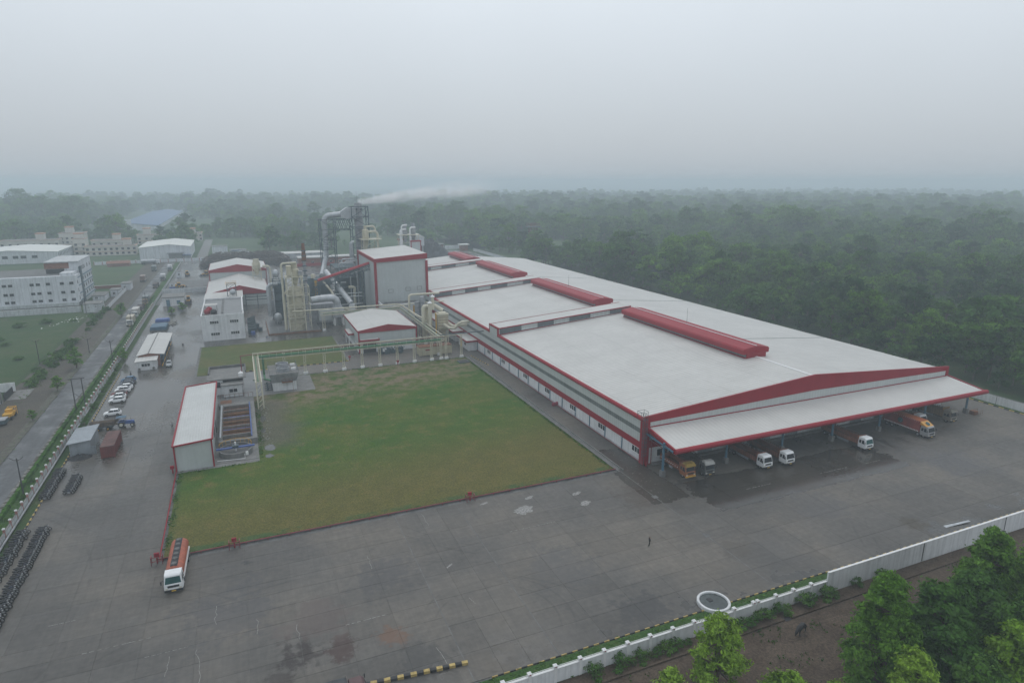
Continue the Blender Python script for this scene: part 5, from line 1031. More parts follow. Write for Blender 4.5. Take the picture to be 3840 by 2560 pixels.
def park(T, x, y, rz=0.): T.location = (x, y, .005); T.rotation_euler = (0, 0, rz)
WHT = (.72, .73, .74); RUSTC = (.20, .075, .045)
park(truck('cargo_truck', 'orange truck with yellow visor under the canopy, nearest the corner post', (.28, .10, .035), 'open', (.27, .09, .05), 8.2, axles=(1.0, -1.6), trim=(.42, .29, .07), stripe=1), 75.2, 90.0)
park(truck('cargo_truck', 'grimy grey truck with pale roof roll beside the orange truck', (.09, .10, .10), 'open', (.11, .085, .075), 9.0, trim=(.5, .5, .48)), 79.2, 89.3)
park(truck('cargo_truck', 'white cab truck with long rust brown body, left of the close pair', WHT, 'open', (.25, .085, .05), 10.6), 91.8, 87.3)
park(truck('cargo_truck', 'white cab truck with rust brown body, right of the close pair', WHT, 'open', RUSTC, 10.8), 97.2, 86.9)
park(truck('cargo_truck', 'white cab truck with teal windscreen standing alone under the canopy', WHT, 'open', (.27, .10, .055), 11.5, glass='glass_teal', axles=(1.05, -1.2, -2.5, -3.8)), 118.2, 85.9)
park(truck('container_truck', 'orange box truck with a slanted yellow roof deflector', (.30, .30, .31), 'box', (.27, .04, .03), 11.0, fair=(.60, .30, .05), axles=(1.05, 2.3, -1.2, -2.5), trim=None), 136.6, 85.2)
park(truck('cargo_truck', 'dusty brown truck with loaded cab roof at the right end of the canopy', (.20, .17, .14), 'open', (.24, .15, .06), 10.5, trim=(.28, .26, .22), H=2.9, top=2.9), 150.7, 89.6)
park(truck('cargo_truck', 'white cab truck set far back behind the orange box truck', WHT, 'open', RUSTC, 7.5, axles=(1.05, -1.2)), 142.0, 95.0-4.2)
park(truck('tanker_truck', 'orange tanker truck with white cab and teal windscreen on the yard', WHT, 'tank', (.36, .095, .05), 10.2, glass='glass_teal', cat='tanker'), -12.7, 89.2, R(-1.5))
T = truck('covered_truck', 'truck under a dark tarpaulin cut off by the bottom edge', (.07, .025, .028), 'open', (.12, .1, .09), 8.5, H=2.35, axles=(1.05, -1.6))
m = MB(); vloft(m, [(2.1, 1.2, .7, 1.1, 2.5, 2.7), (3.5, 1.22, .8, 1.1, 2.6, 2.95), (5.5, 1.22, .75, 1.1, 2.5, 2.8), (7.2, 1.22, .8, 1.1, 2.6, 2.95), (8.5, 1.2, .7, 1.1, 2.5, 2.65)]); m.to('tarpaulin', M['tarp_dark'], T); park(T, 8.4, 60.2, R(90))
# trucks along the public road
for (x, y, cab, b, bc, L, rz, lb) in ((-42.4+.1, 283.5, (.5, .5, .48), 'box', (.36, .32, .24), 8, 0, 'cream box truck nearest on the public road'), (-42.6, 301, (.4, .42, .42), 'box', (.40, .38, .35), 8, 0, 'grey white truck behind the cream truck on the road'), (-42.2, 315, (.1, .07, .07), 'open', (.10, .06, .055), 7, 0, 'low dark brown truck on the road'),
        (-42.3, 333, (.22, .16, .10), 'box', (.10, .12, .12), 8, 0, 'dark covered truck with ochre front on the road'), (-52, 420, (.16, .12, .10), 'box', (.20, .13, .10), 8, R(180), 'brown box truck on the far lane of the road'), (-51, 467, (.35, .38, .4), 'box', (.13, .15, .15), 8, R(180), 'grey truck at the far end of the road'),
        (-42, 412, (.15, .15, .15), 'box', (.60, .60, .62), 7, 0, 'truck with white cargo roof beside the verge'), (-41.9, 457, (.18, .2, .22), 'box', (.6, .6, .62), 7, 0, 'farther truck with white cargo roof beside the verge'), (-43.2, 385, (.16, .12, .11), 'open', (.16, .13, .12), 8, 0, 'brown open truck among the junk on the road side')):
    t = truck('cargo_truck', lb, cab, b, bc, L, axles=(1.05, -1.3), H=2.6); park(t, x, y, rz); tag(t, group='trucks on the public road')
# ---- cars
def car_proto(name, suv):
    T = thing(name, 'car', 'car'); L, h = 3.75, .80; k = .12 if suv else 0
    m = MB(); vloft(m, [(0, .62, .55, .32, .55, .62), (.12, .74, .66, .25, .62, .74+k), (.7, h, .68, .22, .72, .88+k), (1.05, h, .70, .22, .78, .95+k), (2.0, h, .70, .22, .80, .96+k), (3.3, h, .70, .22, .82, .98+k), (3.62, .76, .66, .26, .78, .95+k), (3.75, .66, .56, .36, .66, .8+k)])
    b = m.to('body', M['paint'], T, True); z = .93+k; t = 1.48+k
    q = lambda y, w, zz: [(-w, y, zz), (w, y, zz)]
    g = MB().poly(q(.95, .66, z)+q(1.55, .56, t-.04)+q(3.05, .55, t-.04)+q(3.6, .64, z), [(0,1,3,2),(2,3,5,4),(4,5,7,6),(0,2,4,6),(1,7,5,3)]).to('window', M['glass'], T)
    MB().poly([(-.58, 1.5, t-.06), (.58, 1.5, t-.06), (.57, 3.12, t-.06), (-.57, 3.12, t-.06), (-.5, 1.62, t), (.5, 1.62, t), (.5, 3.0, t), (-.5, 3.0, t)], [(0,1,5,4),(1,2,6,5),(2,3,7,6),(3,0,4,7),(4,5,6,7)]).to('roof', M['paint'], T)
    m = MB()
    for s in (-1, 1):
        for y0, z0, y1, z1 in ((.95, z, 1.55, t-.03), (2.25, z, 2.25, t-.03), (3.6, z, 3.05, t-.03)): m.bar((s*.655, y0, z0), (s*.565, y1, z1), .06)
    m.to('pillar', M['paint'], T)
    for s in (-1, 1):
        B(min(s*.36, s*.62), .03, .55, max(s*.36, s*.62), .14, .68+k).to('headlight', M['lamp_glass'], T); B(min(s*.42, s*.66), 3.66, .66, max(s*.42, s*.66), 3.74, .84).to('tail_light', M['red'], T); B(min(s*.78, s*.94), 1.15, .92+k, max(s*.78, s*.94), 1.28, 1.04+k).to('wing_mirror', M['paint'], T)
        for y in (.72, 3.02): wheel(T, s*.72, y, .31, .2)
    B(-.6, -.02, .30, .6, .1, .46).to('bumper', M['dark'], T); B(-.22, -.03, .36, .22, -.02, .46).to('number_plate', M['trim_white'], T)
    return T
hatch, suv = car_proto('parked_car', False), car_proto('parked_car', True); uh, us = [], []
G_ = 'cars parked against the left kerb'
for (pr, us_, x, y, col, lb) in ((hatch, uh, -34.3, 202.4, (.04, .13, .24), 'blue hatchback at the far end of the car row'), (hatch, uh, -34.4, 200.0, (.03, .045, .08), 'dark blue hatchback second in the car row'), (suv, us, -34.3, 197.5, (.07, .08, .10), 'dark grey car third in the row, before the white ones'), (suv, us, -34.2, 194.6, (.75, .76, .77), 'white car behind the larger white car in the row'),
        (suv, us, -34.4, 192.0, (.76, .77, .78), 'white sport utility car in the middle of the row'), (hatch, uh, -34.8, 188.9, (.16, .02, .025), 'dark red car in the middle of the row'), (suv, us, -34.7, 186.2, (.72, .73, .74), 'silvery white car next to the dark red one'), (hatch, uh, -34.5, 183.4, (.78, .79, .80), 'white hatchback at the near end of the main car row'), (hatch, uh, -34.0, 172.9, (.80, .81, .82), 'white hatchback parked alone before the tractor')):
    t = place(pr, us_, (x, y, 0.005), R(-90), lb, G_, body=col, roof=col if y != 188.9 else (.04, .02, .02), pillar=col, wing_mirror=col)
t = place(suv, us, (-23.2, 213.8, .005), R(2), 'silver car parked beside the canteen shed', G_, body=(.35, .37, .38), roof=(.35, .37, .38), pillar=(.35, .37, .38)); del t['group']
# ---- motorcycles
T = bike = thing('motorcycle', 'x', 'motorcycle')
for y in (.32, 1.62):
    o = MB().tube([(0, y+.25*math.cos(a), .3+.25*math.sin(a)) for a in [2*math.pi*k/14 for k in range(15)]], .055, 6, False).to('wheel', M['black_rubber'], T); MB().cyl((-.05, y, .3), (.05, y, .3), .09, n=8).to('hub', M['chrome'], o)
MB().tube([(0, .34, .32), (0, .55, .82), (0, .6, .98)], .05, 6).to('fork', M['chrome'], T); MB().tube([(-.36, .72, 1.0), (-.18, .6, 1.02), (.18, .6, 1.02), (.36, .72, 1.0)], .03, 5).to('handlebar', M['dark'], T)
m = MB(); vloft(m, [(.62, .08, .05, .62, .76, .86), (.8, .15, .10, .6, .78, .92), (1.05, .14, .08, .6, .74, .86), (1.15, .08, .05, .6, .7, .78)]); m.to('fuel_tank', M['paint'], T)
m = MB(); vloft(m, [(1.0, .10, .08, .62, .72, .78), (1.25, .14, .11, .64, .72, .78), (1.65, .13, .09, .68, .78, .85), (1.88, .07, .05, .72, .8, .86)]); m.to('seat', M['dark'], T)
B(-.14, .75, .22, .14, 1.1, .6).to('engine', M['alu_dull'], T); MB().lathe([(.02, .84), (.10, .88), (.10, .98), (.03, 1.02)], (0, .46), 8).to('headlamp', M['chrome'], T); MB().cyl((.12, 1.0, .28), (.16, 1.8, .36), .05, n=6).to('exhaust', M['chrome'], T)
MB().bar((0, 1.0, .3), (0, 1.62, .32), .07).to('swing_arm', M['dark'], T); MB().bar((-.05, 1.0, .35), (-.3, 1.05, .02), .03).to('side_stand', M['dark'], T)
ub = []
def bikes(label, group, x, ya, yb, n, rz, slope=0., pal=((.01, .01, .012), (.015, .015, .02), (.02, .02, .022), (.02, .008, .01), (.01, .015, .04))):
    for k in range(n):
        y = ya+(yb-ya)*k/max(1, n-1)+random.gauss(0, .05); c = random.choice(pal)
        place(bike, ub, (x+slope*(y-ya)+random.gauss(0, .10), y, .005), rz+random.gauss(0, .06), label, group, fuel_tank=c)
bikes('black motorcycle in the long double file at the bottom left corner', 'motorcycles in the long file', -32.3, 88.8, 115.6, 46, R(88), -.005)
bikes('black motorcycle in the row beside the striped kerb at the left edge', 'motorcycles beside the kerb at the left edge', -35.3, 101.5, 115.8, 22, R(88))
bikes('black motorcycle in the ragged row along the wall below the grey tin shed', 'motorcycles along the wall', -35.2, 128, 140.6, 20, R(88))
bikes('black motorcycle in the short neat block in front of the red container', 'motorcycles in the short block', -31.6, 128.9, 136, 12, R(86))
bikes('motorcycle standing alone near the canteen shed', 'lone motorcycle', -32.6, 209, 209.1, 1, R(20))
# red covered scooter
t = thing('covered_scooter', 'scooter under a dark red cover in the left edge row', 'scooter', (-35.9, 104.8, 0)); m = MB(); vloft(m, [(-.9, .2, .1, 0, .6, .8), (-.5, .35, .15, 0, .7, 1.0), (0, .3, .12, 0, .6, .85), (.6, .3, .12, 0, .65, .9), (.95, .15, .08, 0, .5, .6)]); c = m.to('cover', M['cloth'], t); c.color = (.22, .03, .05, 1); c.rotation_euler = (0, 0, R(88))
# ---- tractor with timber trolley
T = thing('tractor', 'blue tractor with canopy hitched to a log trolley', 'tractor', (-28.8, 163.4, 0))
def tw_(x, y, r, w):
    o = MB().cyl((x, y-w/2, r), (x, y+w/2, r), r, n=18).to('wheel', M['black_rubber'], T, True); MB().cyl((x, y-w*.6, r), (x, y+w*.6, r), r*.55, n=12).to('rim', M['lamp_glass'], o)
for y in (162.7, 164.1): tw_(-28.9, y, .68, .36); tw_(-26.7, y, .42, .24)
m = MB(); m.box(-28.3, 163.1, .6, -26.3, 163.7, 1.3); m.prism([(-28.3, 1.3), (-28.2, 1.4), (-26.4, 1.32), (-26.3, 1.2)], 'y', 163.15, 163.65); m.to('bonnet', M['blue_paint'], T); B(-29.6, 162.9, .7, -28.2, 163.9, 1.0).to('chassis', M['dark'], T); B(-29.2, 163.15, 1.0, -28.7, 163.65, 1.5).to('seat', M['dark'], T)
for y in (162.75, 164.05): MB().box(-29.5, y-.2, 1.35, -28.3, y+.2, 1.42).to('mudguard', M['blue_paint'], T)
for q in ((-29.5, 162.8), (-29.5, 164), (-28, 162.8), (-28, 164)): MB().bar((*q, 1.0), (*q, 2.3), .06).to('canopy_post', M['dark'], T)
B(-29.8, 162.6, 2.3, -27.8, 164.2, 2.38).to('canopy', M['tarp_blue'], T); MB().cyl((-26.9, 163.4, 1.3), (-26.9, 163.4, 2.0), .05).to('exhaust', M['dark'], T); MB().tube([(-28.35+.2*math.cos(a), 163.4+.2*math.sin(a), 1.5) for a in [k*.7 for k in range(10)]], .03, 5).to('steering_wheel', M['dark'], T)
T = thing('log_trolley', 'flat trolley stacked with long dark logs behind the blue tractor', 'trailer', (-32, 163, 0))
B(-34.4, 161.8, .8, -30.2, 164.4, .95).to('bed', M['steel_blue'], T)
for x in (-33.4, -31.4):
    for y in (161.7, 164.5): o = MB().cyl((x, y-.12, .45), (x, y+.12, .45), .45, n=14).to('wheel', M['black_rubber'], T); MB().cyl((x, y-.15, .45), (x, y+.15, .45), .2, n=10).to('rim', M['yellow'], o)
MB().bar((-30.2, 163.2, .8), (-29.4, 163.3, .8), .12).to('drawbar', M['dark'], T)
for k in range(16): z = 1.12+(k//6)*.32; y = 161.95+(k % 6)*.46+(k//6)*.2; MB().cyl((-34.8+random.uniform(-.3, .3), y, z), (-29.9+random.uniform(-.3, .3), y+random.uniform(-.1, .1), z), random.uniform(.14, .2), .13, 7).to('log', M['bark'], T)
for x in (-34.3, -32.2, -30.3): MB().bar((x, 161.75, .9), (x, 161.75, 2.1), .08).bar((x, 164.45, .9), (x, 164.45, 2.1), .08).to('stake', M['dark'], T) if False else (MB().bar((x, 161.75, .9), (x, 161.75, 2.1), .08).to('stake', M['dark'], T), MB().bar((x, 164.45, .9), (x, 164.45, 2.1), .08).to('stake', M['dark'], T))
# ---- wheel loaders / excavators far up the service road
def loader(label, x, y, rz):
    T = thing('wheel_loader', label, 'loader', (0, 0, 0)); k = []
    for sx in (-1, 1):
        for yy, r in ((.7, .75), (3.0, .75)): wheel(T, sx*.95, yy, r, .5)
    B(-.75, .6, .8, .75, 4.0, 1.5).to('chassis', M['yellow'], T); B(-.7, 2.9, 1.5, .7, 4.1, 2.2).to('engine_cover', M['yellow'], T)
    B(-.65, 1.5, 1.5, .65, 2.9, 2.9).to('cab_glass', M['glass'], T); B(-.75, 1.4, 2.9, .75, 3.0, 3.05).to('cab_roof', M['yellow'], T)
    for sx in (-.6, .6): MB().tube([(sx, 1.2, 1.5), (sx, -.2, 1.6), (sx, -1.2, .7)], .13, 5).to('lift_arm', M['yellow'], T)
    MB().prism([(-2.1, .1), (-2.1, .25), (-1.4, .4), (-1.2, 1.2), (-1.1, 1.2), (-1.1, .1)], 'x', -1.2, 1.2).to('bucket', M['dark'], T)
    T.location = (x, y, .005); T.rotation_euler = (0, 0, rz); return T
loader('yellow loader beside the white gate office on the service road', -24.2, 330, 0); loader('yellow loader at the far end of the service road', -30, 428, R(10)); loader('yellow loader beside the blue and white cabin', -29.2, 380, R(80)); loader('pale yellow loader parked left of the rear red gabled shed', -21.5, 425, R(-60))
# ================================================================ people and the cow
def skin_body(name, verts, edges, radii, mats, pick, parent=None, loc=(0, 0, 0), rz=0):
    me = bpy.data.meshes.new(name); me.from_pydata(verts, edges, []); o = bpy.data.objects.new(name, me); COL.objects.link(o)
    o.modifiers.new('s', 'SKIN'); sv = me.skin_vertices[0].data if me.skin_vertices else None
    if sv is None:
        bm = bmesh.new(); bm.from_mesh(me); bm.verts.layers.skin.verify(); bm.to_mesh(me); bm.free(); sv = me.skin_vertices[0].data
    for i, r in enumerate(radii): sv[i].radius = (r, r) if not isinstance(r, tuple) else r
    sv[0].use_root = True
    ss = o.modifiers.new('u', 'SUBSURF'); ss.levels = 1; ss.render_levels = 1
    dg = bpy.context.evaluated_depsgraph_get(); m2 = bpy.data.meshes.new_from_object(o.evaluated_get(dg)); bpy.data.objects.remove(o)
    m2.materials.clear()
    for k in mats: m2.materials.append(k)
    for p in m2.polygons: p.material_index = pick(p.center); p.use_smooth = True
    m2.name = name; b = bpy.data.objects.new(name, m2); b.location = loc; b.rotation_euler = (0, 0, rz); reg(b, parent); return b
PV = [(0,0,.92),(0,0,1.12),(0,0,1.38),(0,-.01,1.5),(0,-.02,1.6),(0,-.02,1.70), (.10,0,.88),(.11,-.10,.48),(.11,-.02,.07),(.11,-.16,.03), (-.10,0,.88),(-.11,.10,.48),(-.11,.24,.10),(-.11,.14,.03), (.19,0,1.40),(.24,.06,1.14),(.24,-.06,.92),(.24,-.10,.82), (-.19,0,1.40),(-.25,-.05,1.14),(-.25,-.14,.94),(-.25,-.18,.85)]
PE = [(0,1),(1,2),(2,3),(3,4),(4,5),(0,6),(6,7),(7,8),(8,9),(0,10),(10,11),(11,12),(12,13),(2,14),(14,15),(15,16),(16,17),(2,18),(18,19),(19,20),(20,21)]
PR = [(.17,.13),(.16,.12),(.19,.13),.06,(.085,.095),(.07,.08), .085,.06,.045,.04, .085,.06,.045,.04, .06,.045,.035,.035, .06,.045,.035,.035]
def person(label, x, y, rz, top, legs):
    T = thing('person', label, 'person', (x, y, .005), rz)
    mt = plain('shirt', top, .85, var=.1); ml = plain('trousers', legs, .85, var=.1)
    skin_body('body', PV, PE, PR, (ml, mt, M['skin'], M['dark']), lambda c: 3 if c.z < .06 else 0 if c.z < .95 and abs(c.x) < .2 else 2 if c.z > 1.46 or (abs(c.x) > .2 and c.z < 1.1) else 1, T)
    MB().lathe([(.085, 1.66), (.10, 1.70), (.085, 1.77), (.03, 1.80)], (0, .005), 10).to('hair', M['dark'], T, True)
person('person in black walking alone across the open yard', 54.4, 73.5, R(75), (.012, .012, .014), (.012, .012, .014))
person('person in a white shirt walking on the service road left of the effluent shed', -18, 157.2, R(10), (.45, .45, .46), (.03, .03, .04))
person('person in dark clothes walking up the service road right of the canteen shed', -20.8, 238.5, R(180), (.03, .035, .05), (.03, .03, .04))
person('person in blue standing by the corner of the small back lawn', 6.1, 238.6, R(0), (.10, .14, .22), (.03, .03, .035))
person('second person beside the one in blue by the small back lawn', 6.8, 238.9, R(40), (.22, .24, .27), (.04, .04, .05))
CV = [(0,0,1.05),(0,-.45,1.08),(0,-.8,1.12),(0,-1.05,1.0),(0,-1.28,.78),(0,-1.42,.52), (0,.5,1.08),(0,.85,1.10),(0,1.02,.98),(0,1.10,.55), (.2,-.7,.85),(.2,-.75,.45),(.2,-.62,.05), (-.2,-.7,.85),(-.2,-.85,.45),(-.2,-.98,.05), (.2,.78,.85),(.22,.66,.62),(.22,.86,.38),(.22,.80,.05), (-.2,.78,.85),(-.22,.82,.60),(-.22,1.04,.38),(-.22,1.02,.05), (.2,-1.22,.86),(-.2,-1.22,.86)]
CE = [(0,1),(1,2),(2,3),(3,4),(4,5),(0,6),(6,7),(7,8),(8,9),(2,10),(10,11),(11,12),(2,13),(13,14),(14,15),(7,16),(16,17),(17,18),(18,19),(7,20),(20,21),(21,22),(22,23),(4,24),(4,25)]
CR = [(.36,.40),(.33,.40),(.28,.36),(.16,.2),(.13,.15),(.09,.08),(.34,.36),(.27,.28),.06,.03,.13,.07,.06,.13,.07,.06,.17,.11,.07,.06,.17,.11,.07,.06,.05,.05]
T = thing('buffalo', 'black buffalo with lowered head walking on the dirt outside the wall', 'buffalo', (60.4, 49.5, -.06), R(72))
T.rotation_euler = (0, 0, R(-72)); skin_body('body', CV, CE, CR, (M['cowhide'],), lambda c: 0, T)
for s in (-1, 1): MB().tube([(s*.10, -1.2, .92), (s*.26, -1.12, 1.02), (s*.3, -.98, 1.06)], [.04, .03, .012], 6).to('horn', M['conc_dark'], T)
# ================================================================ yard furniture
T = thing('water_basin', 'round white rimmed concrete basin of dark water at the front kerb', 'basin', (54.2, 58.4, 0))
MB().lathe([(2.2, -.1), (2.2, .44), (2.14, .5), (1.9, .5), (1.85, .42), (1.85, .2)], (54.2, 58.4), 40).to('rim', M['white'], T, True); MB().lathe([(1.86, .2), (1.86, .30)], (54.2, 58.4), 36).to('water', M['water'], T); B(53.7, 58.6, .3, 54.3, 59.3, .36).to('grate', M['dark'], T)
T = thing('hydrant_line', 'red fire water pipe on short stands around the big lawn', 'pipe', (-15, 98.8, 0))
MB().cyl((-15.6, 98.75, .35), (64, 98.75, .35), .10, n=8).to('front_pipe', M['red_pipe'], T); MB().cyl((-15.35, 98.8, .35), (-15.35, 131, .35), .10, n=8).to('left_pipe', M['red'], T)
for k in range(24): B(-13+3.2*k, 98.65, -.02, -12.9+3.2*k, 98.85, .3).to('stand', M['red_pipe'], T)
for k in range(9): B(-15.42, 102+3.2*k, -.02, -15.28, 102.1+3.2*k, .3).to('stand', M['conc_dark'], T)
B(-15.1, 98.9, -.05, 64, 99.18, .14).to('edging', M['conc_dark'], T)
def hydrant_frame(x, label):
    t = thing('hydrant_stand', label, 'hydrant', (x, 98.3, 0)); m = MB()
    for dx in (-.75, .75):
        for dy in (-.5, .3): m.bar((x+dx, 98.3+dy, 0), (x+dx, 98.3+dy, 1.3), .09)
        m.bar((x+dx, 97.8, 1.25), (x+dx, 98.6, 1.25), .09)
    for z in (.6, 1.25): m.bar((x-.75, 97.8, z), (x+.75, 97.8, z), .08)
    m.to('guard_frame', M['red_pipe'], t); B(x-.35, 98.3, .9, x+.35, 98.6, 1.6).to('hose_box', M['red'], t); MB().cyl((x, 98.3, 0), (x, 98.3, .9), .1).to('post', M['red'], t)
hydrant_frame(-15.6, 'red hydrant frame at the near left corner of the lawn behind the tanker'); hydrant_frame(-5.0, 'red hydrant frame on the lawn front edge near the tanker'); hydrant_frame(33.6, 'red hydrant frame on the lawn front edge left of the warehouse')
T = thing('steel_sheet', 'long white metal sheets lying by the front kerb at right', 'sheet', (105, 59, 0))
MB().poly([(102.4, 59.1, .03), (107.8, 58.6, .25), (107.8, 59.0, .25), (102.6, 59.7, .03)], [(0,1,2,3)]).to('sheet', M['alu'], T); MB().poly([(103.5, 59.9, .02), (106.5, 59.5, .1), (106.5, 59.7, .1), (103.5, 60.1, .02)], [(0,1,2,3)]).to('sheet', M['conc'], T)
T = thing('crate', 'rusty steel crate near the right end of the canopy', 'crate', (161.5, 91.5, 0)); B(160.6, 91, 0, 162, 92.2, .9).to('box', M['rust'], T); m = MB()
for z in (.4, 1.0): m.bar((162, 90.8, z), (163.4, 90.8, z), .05).bar((162, 92, z), (163.4, 92, z), .05)
for x in (162, 162.7, 163.4): m.bar((x, 90.8, 0), (x, 90.8, 1), .05).bar((x, 92, 0), (x, 92, 1), .05)
m.to('rack', M['rust'], T)
T = thing('weighing_scale', 'dark scale on wheels by the wall under the canopy', 'cart', (108.5, 96, 0)); B(107.6, 95.4, .35, 109.4, 96.4, .5).to('deck', M['dark'], T); MB().bar((107.7, 95.9, .5), (107.5, 95.9, 1.5), .08).to('handle', M['dark'], T)
for x in (107.9, 109.1): MB().cyl((x, 95.4, .18), (x, 95.5, .18), .18, n=10).to('wheel', M['black_rubber'], T)
# ---- gate-side structures on the service road
T = thing('tin_shed', 'grey corrugated tin shed with sloping roof beside the left wall', 'shed', (-35.5, 148.5, 0))
MB().prism([(-36.1, 0), (-36.1, 2.6), (-32.4, 3.0), (-32.4, 0)], 'y', 148.2, 157).to('wall', M['tin'], T); MB().slab([(-36.5, 147.6, 2.85), (-32.0, 147.6, 3.3), (-32.0, 157.6, 3.3), (-36.5, 157.6, 2.85)], .06).to('roof', M['tin'], T); B(-32.5, 148.1, 0, -31.4, 148.16, 1.7).to('gate_leaf', M['tin_x'], T)
def heap(name, label, x, y, rx, ry, h, mat, n=60, cat='heap', seed=0):
    rr = random.Random(seed+int(x*7)); T = thing(name, label, cat, (x, y, 0)); V = []; F = []; nx, ny = 18, 14
    for j in range(ny+1):
        for i in range(nx+1):
            u, v = i/nx*2-1, j/ny*2-1; d = math.hypot(u, v); z = max(0, 1-d**1.5)*h*(1+.25*rr.uniform(-1, 1))
            V.append((x+u*rx, y+v*ry, z-.02))
    for j in range(ny):
        for i in range(nx): a = j*(nx+1)+i; F.append((a, a+1, a+nx+2, a+nx+1))
    MB().poly(V, F).to('pile', mat, T); return T
heap('coal_heap', 'dark ash heap in front of the grey tin shed', -34.2, 146.8, 2.2, 1.6, .8, M['coal'])
heap('coal_heap', 'large dark coal heap behind the box building near the forest', 136, 487, 17, 20, 12, M['coal'], seed=3)
T = thing('wood_pile', 'huge brown pile of cut wood behind the rear red gabled shed', 'wood pile', (4, 490, 0)); m = MB(); rr = random.Random(5)
for k in range(2600):
    x = rr.uniform(-24, 32); y = rr.uniform(462, 505); e_ = min((x+26)/9, (34-x)/9, (y-458)/12, (508-y)/12, 1); z = rr.uniform(0, 1)**.5*7*max(.08, e_)
    a = rr.uniform(0, 3.14); l = rr.uniform(.8, 2.2); m.bar((x-l*math.cos(a), y-l*math.sin(a), z+rr.uniform(-.4, .4)), (x+l*math.cos(a), y+l*math.sin(a), z+rr.uniform(-.4, .4)), rr.uniform(.25, .5))
tag(m.to('timber', M['wood'], T), kind='stuff')
B(-22, 466, 0, 30, 503, 4.2).to('pile_core', M['wood'], T)
# canteen shed
T = thing('canteen_shed', 'long shed with white ridged roof and a small white office at its near end', 'shed', (-31, 213, 0))
xp, z0, z1 = -28.6, 3.7, 4.3
MB().slab([(-31.9, 217, z0), (xp, 217, z1), (xp, 247.4, z1), (-31.9, 247.4, z0)], .1).to('roof_left_slope', M['roof_white'], T); MB().slab([(xp, 217, z1), (-24.3, 217, z0), (-24.3, 247.4, z0), (xp, 247.4, z1)], .1).to('roof_right_slope', M['roof_white'], T)
B(xp-.15, 217, z1-.02, xp+.15, 247.4, z1+.07).to('ridge_cap', M['conc'], T); MB().prism([(-31.5, 0), (-31.5, 3.55), (xp, 4.1), (-25.6, 3.6), (-25.6, 0)], 'y', 217.3, 217.5).to('gable_wall', M['brick'], T); B(-31.5, 217.5, 0, -31.3, 247, 3.5).to('side_wall', M['white'], T); B(-26.2, 219, 0, -26.0, 247, 3.4).to('side_wall', M['post_blue'], T)
B(-31.6, 213.4, 0, -26.4, 217.3, 2.75).to('office_wall', M['white'], T); MB().slab([(-32, 212.9, 2.85), (-26, 212.9, 2.95), (-26, 217.2, 3.3), (-32, 217.2, 3.2)], .1).to('office_roof', M['roof_white_x'], T); win(T, -30.4, -28.0, 1.1, 2.1, 213.4, 'y', -1, 3)
for x in (-31.3, -27.5): B(x, 213.0, .2, x+.6, 213.4, .8).to('air_conditioner', M['conc'], T)
for y in (218, 225, 232, 239, 246.5): MB().bar((-24.8, y, 0), (-24.8, y, 3.7), .16).to('post', M['post_blue'], T)
MB().bar((-24.9, 214, .7), (-24.9, 247, .7), .16).to('guard_rail', M['yellow'], T); B(-26, 220, 0, -25, 246, 1.2).to('counter', M['dark'], T)
for i, (x, y, w_, d, h, mt, lb) in enumerate(((-31.2, 275, 5.6, 9, 1.6, 'tarp_blue', 'teal blue tarpaulin covered stack behind the canteen shed'), (-31.2, 288, 5.0, 4, 1.5, 'blue_paint', 'bright blue tarpaulin covered stack farther behind the canteen shed'))):
    t = thing('covered_stack', lb, 'stack', (x, y, 0)); m = MB(); vloft(m, [(y-d/2, w_/2, w_/2-.4, 0, h*.8, h), (y-d/4, w_/2, w_/2-.3, 0, h*.85, h*1.1), (y+d/4, w_/2, w_/2-.3, 0, h*.8, h), (y+d/2, w_/2, w_/2-.5, 0, h*.75, h*.9)]); mm = MB(); mm.v = [(a+x, b, c) for a, b, c in m.v]; mm.f = m.f; mm.to('tarpaulin', M[mt], t); B(x-w_/2-.1, y-d/2-.2, 0, x+w_/2+.1, y-d/2-.02, .4).to('skirting', M['conc_dark'], t)
t = thing('scrap_heap', 'pale heap of sacks beside the blue tarpaulin stack', 'heap', (-27.5, 283, 0)); m = MB()
for k in range(60): x, y, s = random.gauss(-27.6, 1.0), random.gauss(283.5, 2.2), random.uniform(.2, .5); m.lathe([(s*.4, .02), (s, s*.5), (s*.4, s)], (x, y), 6)
m.to('sack', M['debris'], t)
T = thing('gate_office', 'small flat roofed white gate office with two teal doors on the service road', 'building', (-34.3, 325, 0)); B(-34.3, 325, 0, -25.7, 336, 3.9).to('wall', M['white'], T); B(-34.7, 324.6, 3.9, -25.3, 336.4, 4.2).to('roof_slab', M['conc'], T); B(-32.8, 324.9, .05, -31.3, 325.02, 3.0).to('door', M['post_blue'], T); B(-28.6, 324.9, .8, -27.1, 325.02, 2.5).to('shutter', M['post_blue'], T)
T = thing('guard_cabin', 'tiny white guard cabin on the wall line up the service road', 'cabin', (-34.5, 424, 0)); B(-35.5, 423.5, 0, -33.1, 427, 3.6).to('wall', M['white_far'], T); B(-35.7, 423.3, 3.6, -32.9, 427.2, 3.8).to('roof', M['conc'], T); win(T, -34.9, -33.7, 1.4, 2.6, 423.5, 'y')
T = thing('guard_cabin', 'blue and white portable cabin beside the cross wall', 'cabin', (-34.8, 380, 0)); B(-36, 380, 0, -33.2, 384, 1.0).to('lower_wall', M['blue_paint'], T); B(-36, 380, 1.0, -33.2, 384, 2.8).to('upper_wall', M['white_far'], T); B(-36.1, 379.9, 2.8, -33.1, 384.1, 2.9).to('roof', M['conc'], T); win(T, -35.2, -34.2, 1.3, 2.2, 380, 'y')
